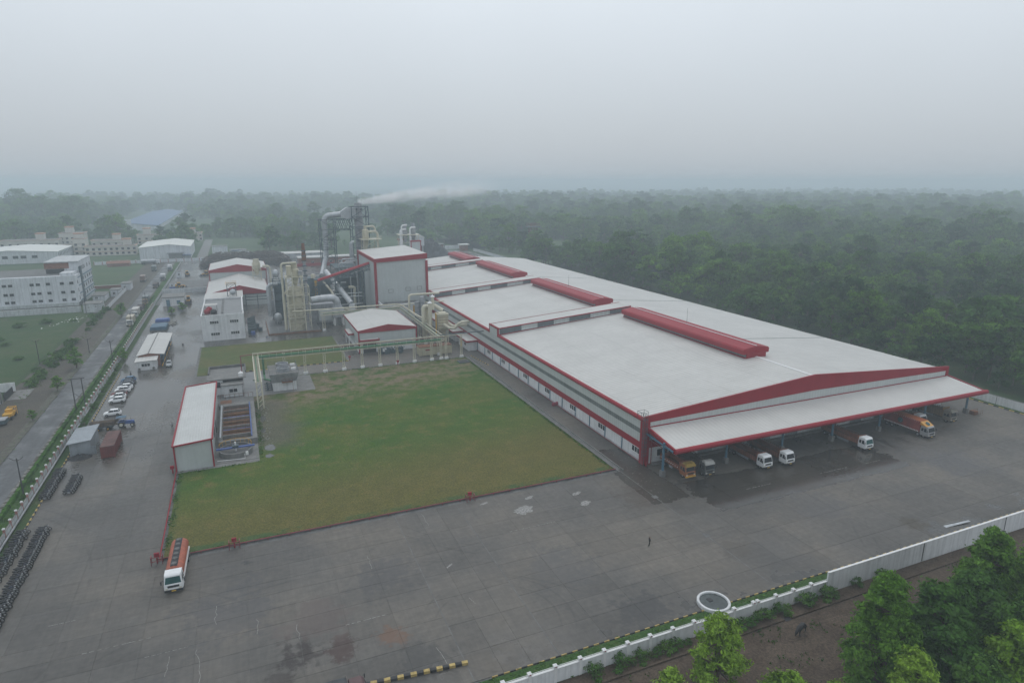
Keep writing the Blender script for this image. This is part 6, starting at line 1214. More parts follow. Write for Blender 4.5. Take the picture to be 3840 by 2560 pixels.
# ---- poles
def pole(label, x, y, h, arm=True):
    T = thing('utility_pole', label, 'pole', (x, y, 0)); MB().cyl((x, y, -.1), (x, y, h), .13, .09, 8).to('shaft', M['pole'], T)
    if arm:
        MB().tube([(x-1.0, y, h+.15), (x-.5, y, h-.25), (x, y, h-.4), (x+.5, y, h-.25), (x+1.0, y, h+.15)], .05, 5).to('cross_arm', M['pole'], T)
        for dx in (-1, 0, 1): MB().cyl((x+dx, y, h+(.12 if dx else -.05)), (x+dx, y, h+(.4 if dx else .3)), .05, n=6).to('insulator', M['conc'], T)
for x, y, h, lb in ((-40.1, 131.7, 7.2, 'utility pole with forked cross arm nearest the left edge'), (-39.5, 225, 7.4, 'utility pole by the wall opposite the canteen shed'), (-39.8, 271, 7.6, 'utility pole by the wall near the tarpaulin stacks'), (-60.6, 234, 7.5, 'lone utility pole across the road in the scrub'), (-48.9, 243, 5, 'leaning thin pole in the road median'), (-59.8, 194, 8, 'utility pole beside the white gate wall at the left edge'), (-40, 318, 8, 'utility pole by the road near the gate office'), (-63.5, 322, 8, 'utility pole by the grey gatehouse across the road')): pole(lb, x, y, h)
T = thing('double_pole', 'twin wooden poles joined by a top beam beside the road', 'pole', (-39.8, 180.2, 0))
for x in (-41.0, -38.9): MB().cyl((x, 180.2, -.1), (x, 180.2, 8.1), .14, .11, 8).to('shaft', M['pole'], T)
MB().bar((-41.7, 180.2, 8.1), (-38.2, 180.2, 8.1), .18).to('top_beam', M['pole'], T); MB().bar((-41, 180.2, 2.4), (-38.9, 180.2, 4.6), .07).to('brace', M['pole'], T); MB().bar((-38.9, 180.2, 2.4), (-41, 180.2, 4.6), .07).to('brace', M['pole'], T)
T = thing('pylon', 'red and grey lattice tower above the trees beyond the far roof end', 'pylon', (212, 458, 0)); lattice(MB(), 209.6, 455.6, 214.4, 460.4, 0, 21, 6, .4).to('frame', M['rust'], T); B(207.5, 453.5, 21, 216.5, 462.5, 21.4).to('platform', M['steel_blue'], T); m = MB()
for k in range(9): m.bar((208+k, 454, 21.4), (208+k, 454, 24), .2).bar((208+k, 462, 21.4), (208+k, 462, 24), .2)
m.bar((208, 454, 24), (216, 454, 24), .2); m.to('antenna_rail', M['rust'], T)
# ================================================================ buildings across the road and beyond
T = thing('factory_block', 'big white four storey factory block with small dark windows across the road', 'building', (-69, 340, 0))
B(-125, 340, 2.1, -69, 350, 14.2).to('wall', M['white_far'], T); B(-125, 338.4, .9, -69.2, 340, 2.3).to('canopy', M['old_wall'], T); B(-125, 341.5, 0, -69.6, 350, 2.1).to('ground_floor', M['conc_dark'], T); B(-125, 343, 14.22, -70, 349.5, 14.3).to('roof', M['conc_dark'], T)
B(-125, 350, 0, -69.4, 378, 13.4).to('rear_wing', M['white_far'], T); B(-124, 350.5, 13.42, -81, 377.5, 13.5).to('roof', M['conc_dark'], T)
B(-81, 350.5, 13.4, -69.3, 378, 19.3).to('upper_block', M['white_far'], T); B(-82.5, 350.3, 16.4, -73, 350.6, 19.0).to('open_floor', M['brick'], T); B(-82, 350.0, 14.3, -75, 350.4, 16.3).to('dark_opening', M['dark'], T); B(-82.5, 349.8, 19.2, -69, 378.2, 19.6).to('roof_slab', M['old_wall'], T)
for x in (-110.5, -108.2, -103.5, -101.2, -96.5, -94.3, -86.5, -84.2, -80.5, -75.3, -71.7):
    for z in (10.4, 6.4, 3.0): win(T, x, x+1.55, z, z+1.1, 340, 'y', -1, 2, frame=M['conc_dark'])
for z in (2.2, 5.4, 9.0, 12.6): B(-69.05, 344, z, -68.85, 378, z+.35).to('floor_band', M['post_blue'], T)
B(-69.3, 350, .2, -68.7, 353.2, 17).to('stair_strip', M['steel_blue'], T)
for y in (342, 356, 360.5, 366, 371, 375):
    for z in (3.2, 6.8, 10.4): win(T, y, y+1.0, z, z+1.4, -69 if y < 350 else -69.3, 'x', 1, 1, frame=M['conc_dark'])
for y in (354.5, 357, 359.5, 362, 368, 374): win(T, y, y+.9, 15.2, 16.8, -69.3, 'x', 1, 1, frame=M['conc_dark'])
B(-75, 341, 14.2, -70, 350, 15.4).to('parapet_block', M['white_far'], T)
t = pillar_wall('boundary_wall', 'stained pale wall below the white factory block', 'x', 326, -125, -66, 2.4, .3, None, 0, 0, M['old_wall'], None)
T = thing('gatehouse', 'plain grey gatehouse box beside the white factory block', 'building', (-64.3, 322, 0)); B(-64.4, 322, 0, -57.8, 330, 3.6).to('wall', M['old_wall'], T); B(-64.6, 321.8, 3.6, -57.6, 330.2, 3.85).to('roof_slab', M['conc'], T); win(T, -62.8, -62, 2, 2.7, 322, 'y'); win(T, -60.2, -59.4, 2, 2.7, 322, 'y')
for (x, y, w_, d, h, lb) in ((-60.5, 364, 4, 7, 3.2, 'low white hut with one dark window across the road'), (-58.5, 384, 4.2, 8, 3.4, 'low white building farther along across the road'), (-66, 352, 5, 12, 2.6, 'pale low lean-to beside the factory block')):
    T = thing('hut', lb, 'building', (x, y, 0)); B(x, y, 0, x+w_, y+d, h).to('wall', M['white_far'], T); B(x-.3, y-.3, h, x+w_+.3, y+d+.3, h+.25).to('roof_slab', M['conc'], T); win(T, x+1, x+2.2, 1.2, 2.3, y, 'y')
t = pillar_wall('boundary_wall', 'white wall along the road in front of the low huts', 'y', -56.4, 326, 392, 1.8, .25, None, 0, 0, M['white_far'], None)
t = pillar_wall('boundary_wall', 'brown earth coloured wall at the near edge of the green pasture', 'x', 395, -118, -58, 1.6, .4, None, 0, 0, M['brick'], None)
T = thing('gate_wall', 'white wall with a dark steel gate at the left edge across the road', 'wall', (-60, 198, 0)); B(-61.6, 204.5, 0, -59.4, 204.8, 2.4).to('wall', M['white'], T); B(-68, 204.5, 0, -61.6, 204.8, 2.4).to('wall', M['white'], T); B(-60.2, 184, 0, -59.9, 193.5, 2.6).to('wall', M['white'], T); B(-59.5, 195, .1, -59.4, 202.5, 1.9).to('gate', M['dark'], T); B(-60.1, 193.6, 0, -59.5, 194.2, 3).to('gate_post', M['conc'], T)
pad('driveway', -59.3, 196, -55.3, 205, -.1, .02, M['conc'])
T = thing('road_roller', 'yellow road machine with open frame at the left edge beside the road', 'machine', (-54.3, 180.5, 0))
B(-55.4, 178.4, .7, -53.6, 181.8, 1.5).to('chassis', M['yellow'], T); m = MB()
for q in ((-55.3, 181.9), (-53.7, 181.9), (-55.3, 183), (-53.7, 183)): m.bar((*q, .2), (*q, 2.1), .14)
m.bar((-55.3, 181.9, 2.1), (-55.3, 183, 2.1), .14).bar((-53.7, 181.9, 2.1), (-53.7, 183, 2.1), .14).bar((-55.3, 183, 2.1), (-53.7, 183, 2.1), .14).bar((-55.3, 181.9, 2.1), (-53.7, 181.9, 2.1), .14); m.to('frame', M['yellow'], T)
for y in (178.6, 181.6):
    for x in (-55.3, -53.7): o = MB().cyl((x-.15, y, .5), (x+.15, y, .5), .5, n=12).to('wheel', M['black_rubber'], T)
B(-55.2, 180, 1.5, -53.8, 181, 2.2).to('engine_cover', M['yellow'], T)
T = thing('cart', 'dark cart with grey cover at the very left edge', 'cart', (-54.9, 175.5, 0)); B(-56.2, 174.2, .5, -53.8, 176.6, 1.4).to('body', M['steel_blue'], T); B(-56.3, 174.1, 1.4, -53.7, 176.7, 1.55).to('cover', M['alu_dull'], T)
for x in (-56.1, -53.9): MB().cyl((x-.08, 175.4, .35), (x+.08, 175.4, .35), .35, n=10).to('wheel', M['black_rubber'], T)
T = thing('litter', 'white scraps and rubbish strewn on the scrub below the factory block', 'litter', (-66, 300, 0)); m = MB()
for k in range(40): x = random.gauss(-66, 4); y = 303+(x+68)*1.4+random.gauss(0, 2.5); s = random.uniform(.08, .25); m.poly([(x-s, y-s, -.05), (x+s, y-s, -.05), (x+s, y+s, -.05), (x-s, y+s*.6, -.05), (x, y, s*.8)], [(0,1,4),(1,2,4),(2,3,4),(3,0,4)])
tag(m.to('scrap', M['trim_white'], T), kind='stuff')
def far_shed(name, label, x0, x1, y0, y1, ze, zp, xp, wins=(), sw=()):
    T = thing(name, label, 'warehouse', (x0, y0, 0)); MB().prism([(x0, 0), (x0, ze), (xp, zp), (x1, ze), (x1, 0)], 'y', y0, y1).to('wall', M['white_far'], T)
    MB().slab([(x0-.6, y0-.5, ze+.1), (xp, y0-.5, zp+.15), (xp, y1+.5, zp+.15), (x0-.6, y1+.5, ze+.1)], .15).to('roof_left_slope', M['roof_far'], T); MB().slab([(xp, y0-.5, zp+.15), (x1+.6, y0-.5, ze+.1), (x1+.6, y1+.5, ze+.1), (xp, y1+.5, zp+.15)], .15).to('roof_right_slope', M['roof_far'], T)
    for x, z in wins: win(T, x, x+3.2, z, z+1.9, y0, 'y', -1, 2, frame=M['conc_dark'])
    for y, z in sw: win(T, y, y+1.6, z, z+2.2, x1, 'x', 1, 1, frame=M['conc_dark'])
    return T
mk('roof_far', (.62, .63, .60), .6, var=.05, scale=.05)
far_shed('far_warehouse', 'white far warehouse with windows behind the factory block at left', -168, -118, 540, 590, 7.5, 9.2, -146, [(-150, 3.6), (-144, 3.6), (-139.5, 3.6), (-133, 3.6)], [(543+k*4.2, 4.0) for k in range(10)])
T = far_shed('far_warehouse', 'white far warehouse without windows beyond the end of the road', -67, -33.6, 534, 590, 8.6, 10.4, -47); B(-48, 531, 0, -39, 534, 4).to('porch', M['conc'], T); B(-49, 530, 4, -38, 534, 4.6).to('porch_roof', M['alu_dull'], T); B(-39, 530, 2.4, -33, 533.8, 2.7).to('blue_awning', M['far_blue'], T)
T = thing('far_warehouse', 'very long blue roofed shed far away in the haze', 'warehouse', (-110, 860, 0)); MB().prism([(-132, 0), (-132, 5), (-110, 8), (-86, 5), (-86, 0)], 'y', 862, 1300).to('wall', M['white_far'], T); MB().slab([(-133, 861, 5.3), (-110, 861, 8.4), (-110, 1300, 8.4), (-133, 1300, 5.3)], .3).to('roof_left_slope', M['far_blue'], T); MB().slab([(-110, 861, 8.4), (-85, 861, 5.3), (-85, 1300, 5.3), (-110, 1300, 8.4)], .3).to('roof_right_slope', M['far_blue'], T); B(-118, 858, 0, -112, 862, 13).to('entrance_block', M['white_far'], T)
def villa(label, x, y, w_, d, h, tw_h, tx, n):
    T = thing('villa', label, 'house', (x, y, 0)); B(x, y, 0, x+w_, y+d, h).to('wall', M['far_house'], T); B(x-.4, y-.4, h, x+w_+.4, y+d+.4, h+.5).to('parapet', M['far_house'], T); B(x-.3, y-.45, h+.5, x+w_+.3, y+d+.3, h+.7).to('parapet_trim', M['far_trim'], T); B(x+.5, y+.5, h+.7, x+w_-.5, y+d-.5, h+.72).to('roof', M['conc_dark'], T)
    B(x+tx, y+d*.3, h, x+tx+5.5, y+d*.8, tw_h).to('stair_tower', M['far_house'], T); B(x+tx-.3, y+d*.3-.3, tw_h, x+tx+5.8, y+d*.8+.3, tw_h+.8).to('tower_trim', M['far_trim'], T)
    for s in range(int(h/3.2)):
        for k in range(n): win(T, x+1+k*(w_-3)/max(1, n-1), x+2.8+k*(w_-3)/max(1, n-1), 1+3.2*s, 2.6+3.2*s, y, 'y', -1, 2, frame=M['conc_dark'])
        B(x-.3, y-.5, 3.0+3.2*s, x+w_+.3, y-.02, 3.25+3.2*s).to('ledge', M['far_trim' if s == 0 else 'far_house'], T)
    return T
for a in (('cream house with several roof tanks behind the left far warehouse', -178, 640, 40, 16, 8, 13, 24, 8), ('taller cream house at the right end of the left house row', -140, 655, 18, 16, 12, 17, 4, 5), ('slim cream tower house left of the low terrace', -117, 585, 8, 10, 12, 16, 1, 2), ('long low cream terrace beyond the pasture', -108, 575, 34, 12, 6.8, 11.5, 25, 9),
          ('cream house behind the low terrace', -112, 625, 24, 14, 7.5, 12, 15, 5), ('cream house with reddish parapet left of the windowless far warehouse', -84, 668, 20, 14, 8, 13.5, 5, 4), ('cream house right of the windowless far warehouse', -50, 690, 18, 14, 7, 11, 7, 4)): villa(*a)
for (x, y, w_, d, h, lb) in ((-19.5, 553, 11, 8, 6, 'windowless white block in the field beyond the wood pile'), (-7, 545, 12, 9, 3.4, 'low white compound with blue tank in the field'), (2, 533, 5, 4, 3.4, 'small white hut in the field near the rear wall')):
    T = thing('hut', lb, 'building', (x, y, 0)); B(x, y, 0, x+w_, y+d, h).to('wall', M['white_far'], T); B(x-.2, y-.2, h, x+w_+.2, y+d+.2, h+.3).to('roof_slab', M['conc'], T)
    if 'blue' in lb: B(x+1.5, y-1.5, h*.9, x+7, y-.3, h*.9+.5).to('blue_tank', M['far_blue'], T)
pad('lane', -30, 514, -23, 700, -.12, -.04, M['conc'])
T = thing('red_shed', 'low red brick roofed shed by the pasture wall', 'shed', (-80, 497, 0)); MB().prism([(497, 0), (497, 2), (500, 3.4), (503, 2), (503, 0)], 'x', -82, -69).to('wall', M['brick'], T); MB().slab([(-82.5, 496.5, 2.1), (-68.5, 496.5, 2.1), (-68.5, 500, 3.6), (-82.5, 500, 3.6)], .15).to('roof', M['brick'], T)
T = thing('silver_tanker', 'silver tank lorry standing at the far end of the road', 'tanker', (-58, 503, 0)); MB().tube([(-63, 503, 2.2), (-62.6, 503, 2.2), (-54, 503, 2.2), (-53.6, 503, 2.2)], [.6, 1.3, 1.3, .6], 14).to('tank', M['alu'], T, True); B(-53.4, 501.8, .6, -51.4, 504.2, 2.8).to('cab', M['white_far'], T); B(-63, 502.4, .6, -53, 503.6, .95).to('chassis', M['dark'], T)
for x in (-62, -60.5, -55, -52.2): MB().cyl((x, 501.7, .5), (x, 504.3, .5), .5, n=10).to('wheel', M['black_rubber'], T)
T = thing('silo_hut', 'white elevated hut with pitched roof near the far silos', 'hut', (126, 470, 0)); B(118, 466, 9, 127, 474, 15).to('wall', M['white_far'], T); MB().prism([(117.4, 15), (122.5, 18), (127.6, 15)], 'y', 465.5, 474.5).to('roof', M['roof_far'], T)
for x in (119, 126):
    for y in (467, 473): MB().bar((x, y, 0), (x, y, 9), .5).to('leg', M['white_far'], T)
T = thing('brick_frame', 'unfinished brick and concrete frame near the coal heap', 'building', (140, 500, 0)); B(132, 500, 0, 152, 508, 6).to('wall', M['brick'], T); B(131, 499, 6, 153, 509, 6.4).to('floor_slab', M['conc'], T)
for x in (131.5, 138, 145, 152.5): MB().bar((x, 499.3, 0), (x, 499.3, 9), .6).to('column', M['conc'], T)
T = thing('guard_hut', 'small dark hut with white roof beyond the far roof end', 'hut', (171, 505, 0)); B(168, 503, 0, 174, 508, 4.6).to('wall', M['brick'], T); B(167, 502, 4.6, 175, 509, 5.2).to('roof', M['roof_far'], T)
# ================================================================ vegetation
def leaf_cloud(seed, lobes, n, size, flat=.5):
    """leaf quads gathered in clumps on the outside of several lobes (cx,cy,cz,rx,rz)"""
    rg = np.random.default_rng(seed); V = []
    tot = sum(l[3]**2 for l in lobes)
    for cx, cy, cz, rx, rz_2 in lobes:
        m = int(n*rx*rx/tot); nc = max(6, m//26)
        d = rg.normal(size=(nc, 3)); d /= np.linalg.norm(d, axis=1)[:, None]; d[:, 2] = np.where(d[:, 2] < -.35, -d[:, 2], d[:, 2])
        cr = rg.uniform(.55, 1.08, (nc, 1)); cc = np.array([cx, cy, cz])+d*cr*np.array([rx, rx, rz_2])
        k = rg.integers(0, nc, m); sp = .17*rx+size*.45
        c = cc[k]+rg.normal(size=(m, 3))*np.array([sp, sp, sp*.6]); out = d[k]*1.1+rg.normal(size=(m, 3))*.45+np.array([0, 0, .45])
        out /= np.linalg.norm(out, axis=1)[:, None]
        a = np.cross(out, rg.normal(size=(m, 3))); a /= np.linalg.norm(a, axis=1)[:, None]; b = np.cross(out, a)
        s = size*rg.uniform(.55, 1.3, (m, 1)); a *= s; b *= s*flat
        V.append(np.stack([c-a, c-b*.9, c+a, c+b], 1).reshape(-1, 3))
    return np.concatenate(V)
def quads_mesh(name, V, mat):
    me = bpy.data.meshes.new(name); n = len(V); q = n//4
    me.vertices.add(n); me.vertices.foreach_set('co', V.astype(np.float32).ravel()); me.loops.add(n); me.loops.foreach_set('vertex_index', np.arange(n, dtype=np.int32))
    me.polygons.add(q); me.polygons.foreach_set('loop_start', np.arange(0, n, 4, dtype=np.int32)); me.materials.append(mat); me.update(calc_edges=True); return me
def trunk_mesh(h, r, lobes, seed, mat):
    rr = random.Random(seed); m = MB(); P = [(0, 0, -.2), (rr.uniform(-.1, .1), rr.uniform(-.1, .1), h*.3), (rr.uniform(-.3, .3), rr.uniform(-.3, .3), h*.65), (rr.uniform(-.3, .3), rr.uniform(-.3, .3), h*.9)]
    m.tube(P, [r, r*.8, r*.5, r*.2], 8)
    for l in lobes: b = P[1 if l[2] < h*.6 else 2]; m.tube([b, ((b[0]+l[0])*.5, (b[1]+l[1])*.5, (b[2]+l[2])*.5+.2), l[:3]], [r*.45, r*.3, r*.08], 6)
    return m.mesh('trunk', mat)
def lobeset(seed, h, rad, n, cone=0., base=.3, lob=.40):
    rr = random.Random(seed); L = []
    for k in range(n):
        t = (k+.5)/n; z = h*(base+(1-base)*t*.90)+rr.uniform(-.04, .04)*h; w = rad*(1-cone*t)*math.sqrt(max(.08, 1-((t-.38)/.66)**2))*rr.uniform(.55, 1.12); a = k*2.4+rr.uniform(-.5, .5)
        r_ = rad*lob*(1-.35*t*cone)*rr.uniform(.7, 1.25)
        L.append((math.cos(a)*w*.78, math.sin(a)*w*.78, z, max(.4, r_), max(.35, r_*.72)))
    L.append((0, 0, h*.90, rad*lob*.8, rad*lob*.7)); return L
class TP:                                          # a tree prototype: trunk mesh + crown mesh
    def __init__(s, seed, h, rad, n, lobes, mat, leaf, cone=0., base=.3, flat=.5, lob=.40):
        L = lobeset(seed, h, rad, lobes, cone, base, lob); s.h = h
        s.crown = quads_mesh('crown', leaf_cloud(seed, L, n, leaf, flat), M[mat]); s.trunk = trunk_mesh(h, h*.018+.06, L, seed, M['bark'])
def tree(tp, name, label, x, y, sc=1., rz=None, group=None, z=-.1, cat='tree', wide=1.):
    T = thing(name, label, cat, (x, y, z), random.uniform(0, 6.28) if rz is None else rz, group); T.scale = (sc*wide, sc*wide, sc)
    for nm, me in (('trunk', tp.trunk), ('crown', tp.crown)): o = bpy.data.objects.new(nm, me); reg(o, T)
    return T
# near trees outside the front wall
tpA = TP(11, 9.8, 3.6, 9000, 46, 'leaf_light', .24, .35, .16, .4, .22); tpB = TP(12, 15.4, 5.4, 21000, 80, 'leaf_mid', .27, .72, .14, .4, .20)
tpC = TP(13, 12, 5.2, 16000, 52, 'leaf_dark', .30, .3, .12, .5, .23); tpD = TP(14, 11, 4.6, 14000, 50, 'leaf_light', .27, .45, .14, .45, .22); tpE = TP(15, 14.5, 4.8, 17000, 64, 'leaf_mid', .27, .6, .18, .4, .21)
tpS = TP(16, 4.2, 2.4, 3000, 12, 'leaf_light', .22, .1, .12, .5, .34)
tree(tpA, 'neem_tree', 'feathery light green young tree nearest the low front wall', 44.2, 46.0, 1.0)
tree(tpB, 'neem_tree', 'tall pointed green tree standing before the dirt track', 60.6, 39.2, 1.0); tree(tpC, 'mango_tree', 'dense dark tree right of the tall pointed tree', 68.6, 38.3, 1.0)
tree(tpE, 'neem_tree', 'tall feathery tree close to the tall boundary wall at right', 81.8, 41.2, 1.0); tree(tpC, 'mango_tree', 'dark round crowned tree between the pointed tree and the right tall tree', 76.0, 39.0, .92)
tree(tpD, 'neem_tree', 'bright yellow green tree in the bottom right corner', 70.8, 31.6, 1.0); tree(tpD, 'neem_tree', 'light green tree at the bottom edge in front of the pointed tree', 57.8, 33.4, .9); tree(tpC, 'mango_tree', 'dark tree at the right edge behind the bright corner tree', 79, 33.5, .95); tree(tpE, 'neem_tree', 'green tree at the right edge near the tall wall', 90.5, 40.5, .85); tree(tpC, 'mango_tree', 'dark tree in the lower right behind the pointed tree', 65, 34.5, .85); tree(tpE, 'neem_tree', 'slim green tree at the far right edge', 86.5, 35.5, .9)
tree(tpC, 'mango_tree', 'dark tree filling the gap beside the bright corner tree', 74.0, 34.0, .9); tree(tpB, 'neem_tree', 'tall tree at the right edge behind the others', 84.5, 38.0, .9); tree(tpC, 'mango_tree', 'dark tree at the bottom edge right of the light green tree', 63.6, 30.8, .8)
tree(tpS, 'bushy_tree', 'low leafy bush at the bottom edge left of the pointed tree', 49.0, 40.8, 1.15); tree(tpS, 'bushy_tree', 'small dark bush at the bottom edge left of the feathery tree', 38.4, 46.4, 1.0); tree(tpS, 'bushy_tree', 'small bush at the bottom edge between the two light trees', 53.5, 38.6, .9)
# shrubs along the foot of the front wall
shp = TP(21, 1.2, .8, 420, 5, 'shrub', .11, 0, .1, .5)
for k, x in enumerate((33.0, 36.6, 39.4, 41.5, 42.8, 44.4, 46.2, 54.6, 56.2, 57.5, 58.6, 59.6, 60.7, 61.8, 65.4, 66.3, 69.3, 70.2, 75.4, 80.4)):
    tree(shp, 'shrub', 'low green shrub growing at the foot of the front boundary wall', x, 53.5+random.uniform(-.25, .25), random.uniform(.7, 1.35), group='shrubs at the foot of the front wall', cat='shrub', wide=random.uniform(.9, 1.5))
T = thing('open_drain', 'broken concrete drain edge along the dirt track outside the front wall', 'drain', (60, 52.4, 0))
for (a, b) in ((30, 46), (46.4, 60.4), (61.6, 76.4), (76.9, 95)): m = MB(); m.poly([(a, 52.0, -.05), (b, 52.05, -.05), (b, 52.45, -.05), (a, 52.4, -.05), (a, 52.02, .16), (b, 52.07, .14), (b, 52.42, .12), (a, 52.36, .16)], [(4,5,6,7),(0,1,5,4),(1,2,6,5),(2,3,7,6),(3,0,4,7)]); m.to('edge_slab', M['dirt'], T)
B(60.5, 51.9, -.05, 61.5, 52.6, -.02).to('hole', M['dark'], T)
# sparse grass tufts and stones on the dirt
rg = np.random.default_rng(9); n = 1500; c = np.stack([rg.uniform(22, 110, n), rg.uniform(30, 52, n), np.full(n, -.05)], 1); c = c[(np.sin(c[:, 0]*.7)+np.sin(c[:, 1]*1.3+c[:, 0]*.3)) > .2]; n = len(c)
k = np.repeat(np.arange(n), 6); cc = c[k]+rg.normal(size=(len(k), 3))*np.array([.16, .16, 0]); d = rg.normal(size=(len(k), 3))*np.array([.1, .1, 0]); up = d*.6+np.stack([0*d[:, 0], 0*d[:, 0], rg.uniform(.06, .26, len(k))], 1)
V = np.stack([cc-d*.5, cc+d*.5, cc+d*.4+up, cc-d*.3+up], 1).reshape(-1, 3); o = bpy.data.objects.new('grass_tuft', quads_mesh('grass_tuft', V, M['shrub'])); reg(o); tag(o, 'thin green grass tufts scattered on the dirt', 'grass', kind='stuff')
# roadside trees, bushes and verge growth on the left
tpR = TP(31, 5.5, 2.0, 1600, 8, 'leaf_mid', .28, .1, .3); tpV = TP(32, 2.0, 1.9, 900, 7, 'shrub', .22, 0, .1)
for x, y, s, lb in ((-48.8, 199.8, .8, 'slim young tree in the road median nearest the camera'), (-48.9, 223.5, 1.15, 'young tree in the road median beside the green bank'), (-47.9, 305, 1.1, 'leafy median tree across from the tarpaulin stacks'), (-49, 176, .5, 'small dead looking sapling in the median at the left'), (-36.9, 227.6, .75, 'bushy tree inside the wall opposite the canteen shed')): tree(tpR, 'young_tree', lb, x, y, s)
for k in range(26): tree(tpV, 'bush', 'rounded green bush on the roadside bank across the road', random.gauss(-56.8, .9), 208+k*3.6+random.uniform(-1, 1) if k < 16 else 270+random.uniform(0, 60), random.uniform(.5, 1.1), group='bushes on the roadside bank', cat='bush', wide=1.2)
for k in range(22): tree(shp, 'shrub', 'small shrub in the planting bed inside the long white wall', -37.4+random.uniform(-.2, .2), 156+k*3.1+random.uniform(-1, 1), random.uniform(.6, 1.2), group='shrubs in the planting bed', cat='shrub')
for k in range(14): tree(shp, 'shrub', 'small yellow green shrub on the grass strip beside the hedge', -40.1+random.uniform(-.3, .3), 124+k*7.3+random.uniform(-2, 2), random.uniform(.4, .8), group='shrubs on the grass strip', cat='shrub')
for k in range(30): tree(tpV, 'bush', 'dark scrub bush in the rough field across the road', random.uniform(-115, -64), random.uniform(235, 318), random.uniform(.35, .9), group='scrub bushes across the road', cat='bush', wide=1.6)
tree(tpR, 'dark_bush', 'round dark bush standing in the wet service road before the gate office', -29.4, 306, .62, cat='bush', wide=1.3, z=-.6); tree(tpR, 'dark_bush', 'taller dark bush in front of the gate office corner', -25.6, 311, .78, cat='bush', wide=1.2, z=-.6)
# forest: prototypes, the largest-looking trees as individuals, the rest as one wood
FP = [TP(41+i, h, r_, n, lb_, mt, lf, cn, .28, .5, lo) for i, (h, r_, n, lb_, mt, lf, cn, lo) in enumerate(((12, 5.0, 2200, 13, 'leaf_forest', .50, .1, .36), (14.5, 5.8, 2600, 17, 'leaf_forest', .50, .2, .34), (8, 4.4, 1500, 8, 'leaf_forest', .46, 0, .42), (11.5, 4.2, 1700, 12, 'leaf_forest', .44, .2, .38), (10.5, 6.2, 2200, 14, 'leaf_dark', .52, .1, .34)))]
LBL = ['broad dark green tree in the forest right of the warehouse', 'tall full crowned tree in the forest right of the warehouse', 'low bright green tree in the forest right of the warehouse', 'slim upright tree in the forest right of the warehouse', 'wide spreading dark tree in the forest right of the warehouse']
cm = np.array(cam.rotation_euler.to_matrix()); fpx = 22.485/36
def frame(P):
    q = (P-np.array([0, 0, 55.]))@cm; d = -q[:, 2]; return d, q[:, 0]/np.maximum(d, 1e-3)*fpx, q[:, 1]/np.maximum(d, 1e-3)*fpx
rg = np.random.default_rng(77); C = []
def scatter(x0, x1, y0, y1, sp, keep):
    xs, ys = np.meshgrid(np.arange(x0, x1, sp), np.arange(y0, y1, sp)); p = np.stack([xs.ravel(), ys.ravel()], 1)+rg.uniform(-.42, .42, (xs.size, 2))*sp
    d, u, v = frame(np.concatenate([p, np.full((len(p), 1), 6.)], 1)); p = p[(d > 40) & (np.abs(u) < .56) & (v > -.40)]; C.append(p[keep(p)])
def fn(p, s, o=0.): return np.sin(p[:, 0]/s+o)+np.sin(p[:, 1]/s*1.3+1.7*o)+np.sin((p[:, 0]+p[:, 1])/s*.7+o*2.1)+.5*np.sin((p[:, 0]-1.6*p[:, 1])/s*1.9)
clear = lambda p: (((p[:, 0]-245)/70)**2+((p[:, 1]-470)/95)**2 < 1) & (fn(p, 14) < 1.2) | (((p[:, 0]-262)/26)**2+((p[:, 1]-150)/18)**2 < 1) | (((p[:, 0]-215)/14)**2+((p[:, 1]-300)/20)**2 < 1)
scatter(180, 640, 60, 620, 8.0, lambda p: ~clear(p) & (fn(p, 19, 2.6) > -2.0) & ((p[:, 0] > 183) | (p[:, 1] > 170)) & ((p[:, 0] > 188+6*np.sin(p[:, 1]/17)) | (p[:, 1] < 160)))
scatter(640, 1700, 60, 900, 11.5, lambda p: p[:, 0] > 0); scatter(180, 1500, 620, 1300, 10.5, lambda p: fn(p, 60, 1.) > -1.3-np.maximum(0, p[:, 0]-350)/120)
scatter(-700, 180, 660, 1300, 11., lambda p: (fn(p, 38, .6) > .75) & ((p[:, 0] < -165) | (p[:, 0] > -62)) & (p[:, 1] > 705)); scatter(-1200, 2600, 1300, 2200, 19., lambda p: fn(p, 130, 2.) > -1.2)
scatter(-380, -90, 640, 720, 9., lambda p: (fn(p, 20, .3) > .2) & ((p[:, 1] > 690) | (p[:, 0] < -185))); scatter(25, 170, 530, 700, 11., lambda p: fn(p, 24, .9) > .9); scatter(-60, -34, 595, 660, 9, lambda p: p[:, 0] < 0)
scatter(-470, -190, 980, 1150, 12, lambda p: fn(p, 60, .2) > -2.2)
scatter(-440, -170, 430, 640, 9, lambda p: fn(p, 22, 1.4) > .9)
PT = np.concatenate(C); d, u, v = frame(np.concatenate([PT, np.full((len(PT), 1), 8.)], 1)); PT = PT[np.argsort(d)]
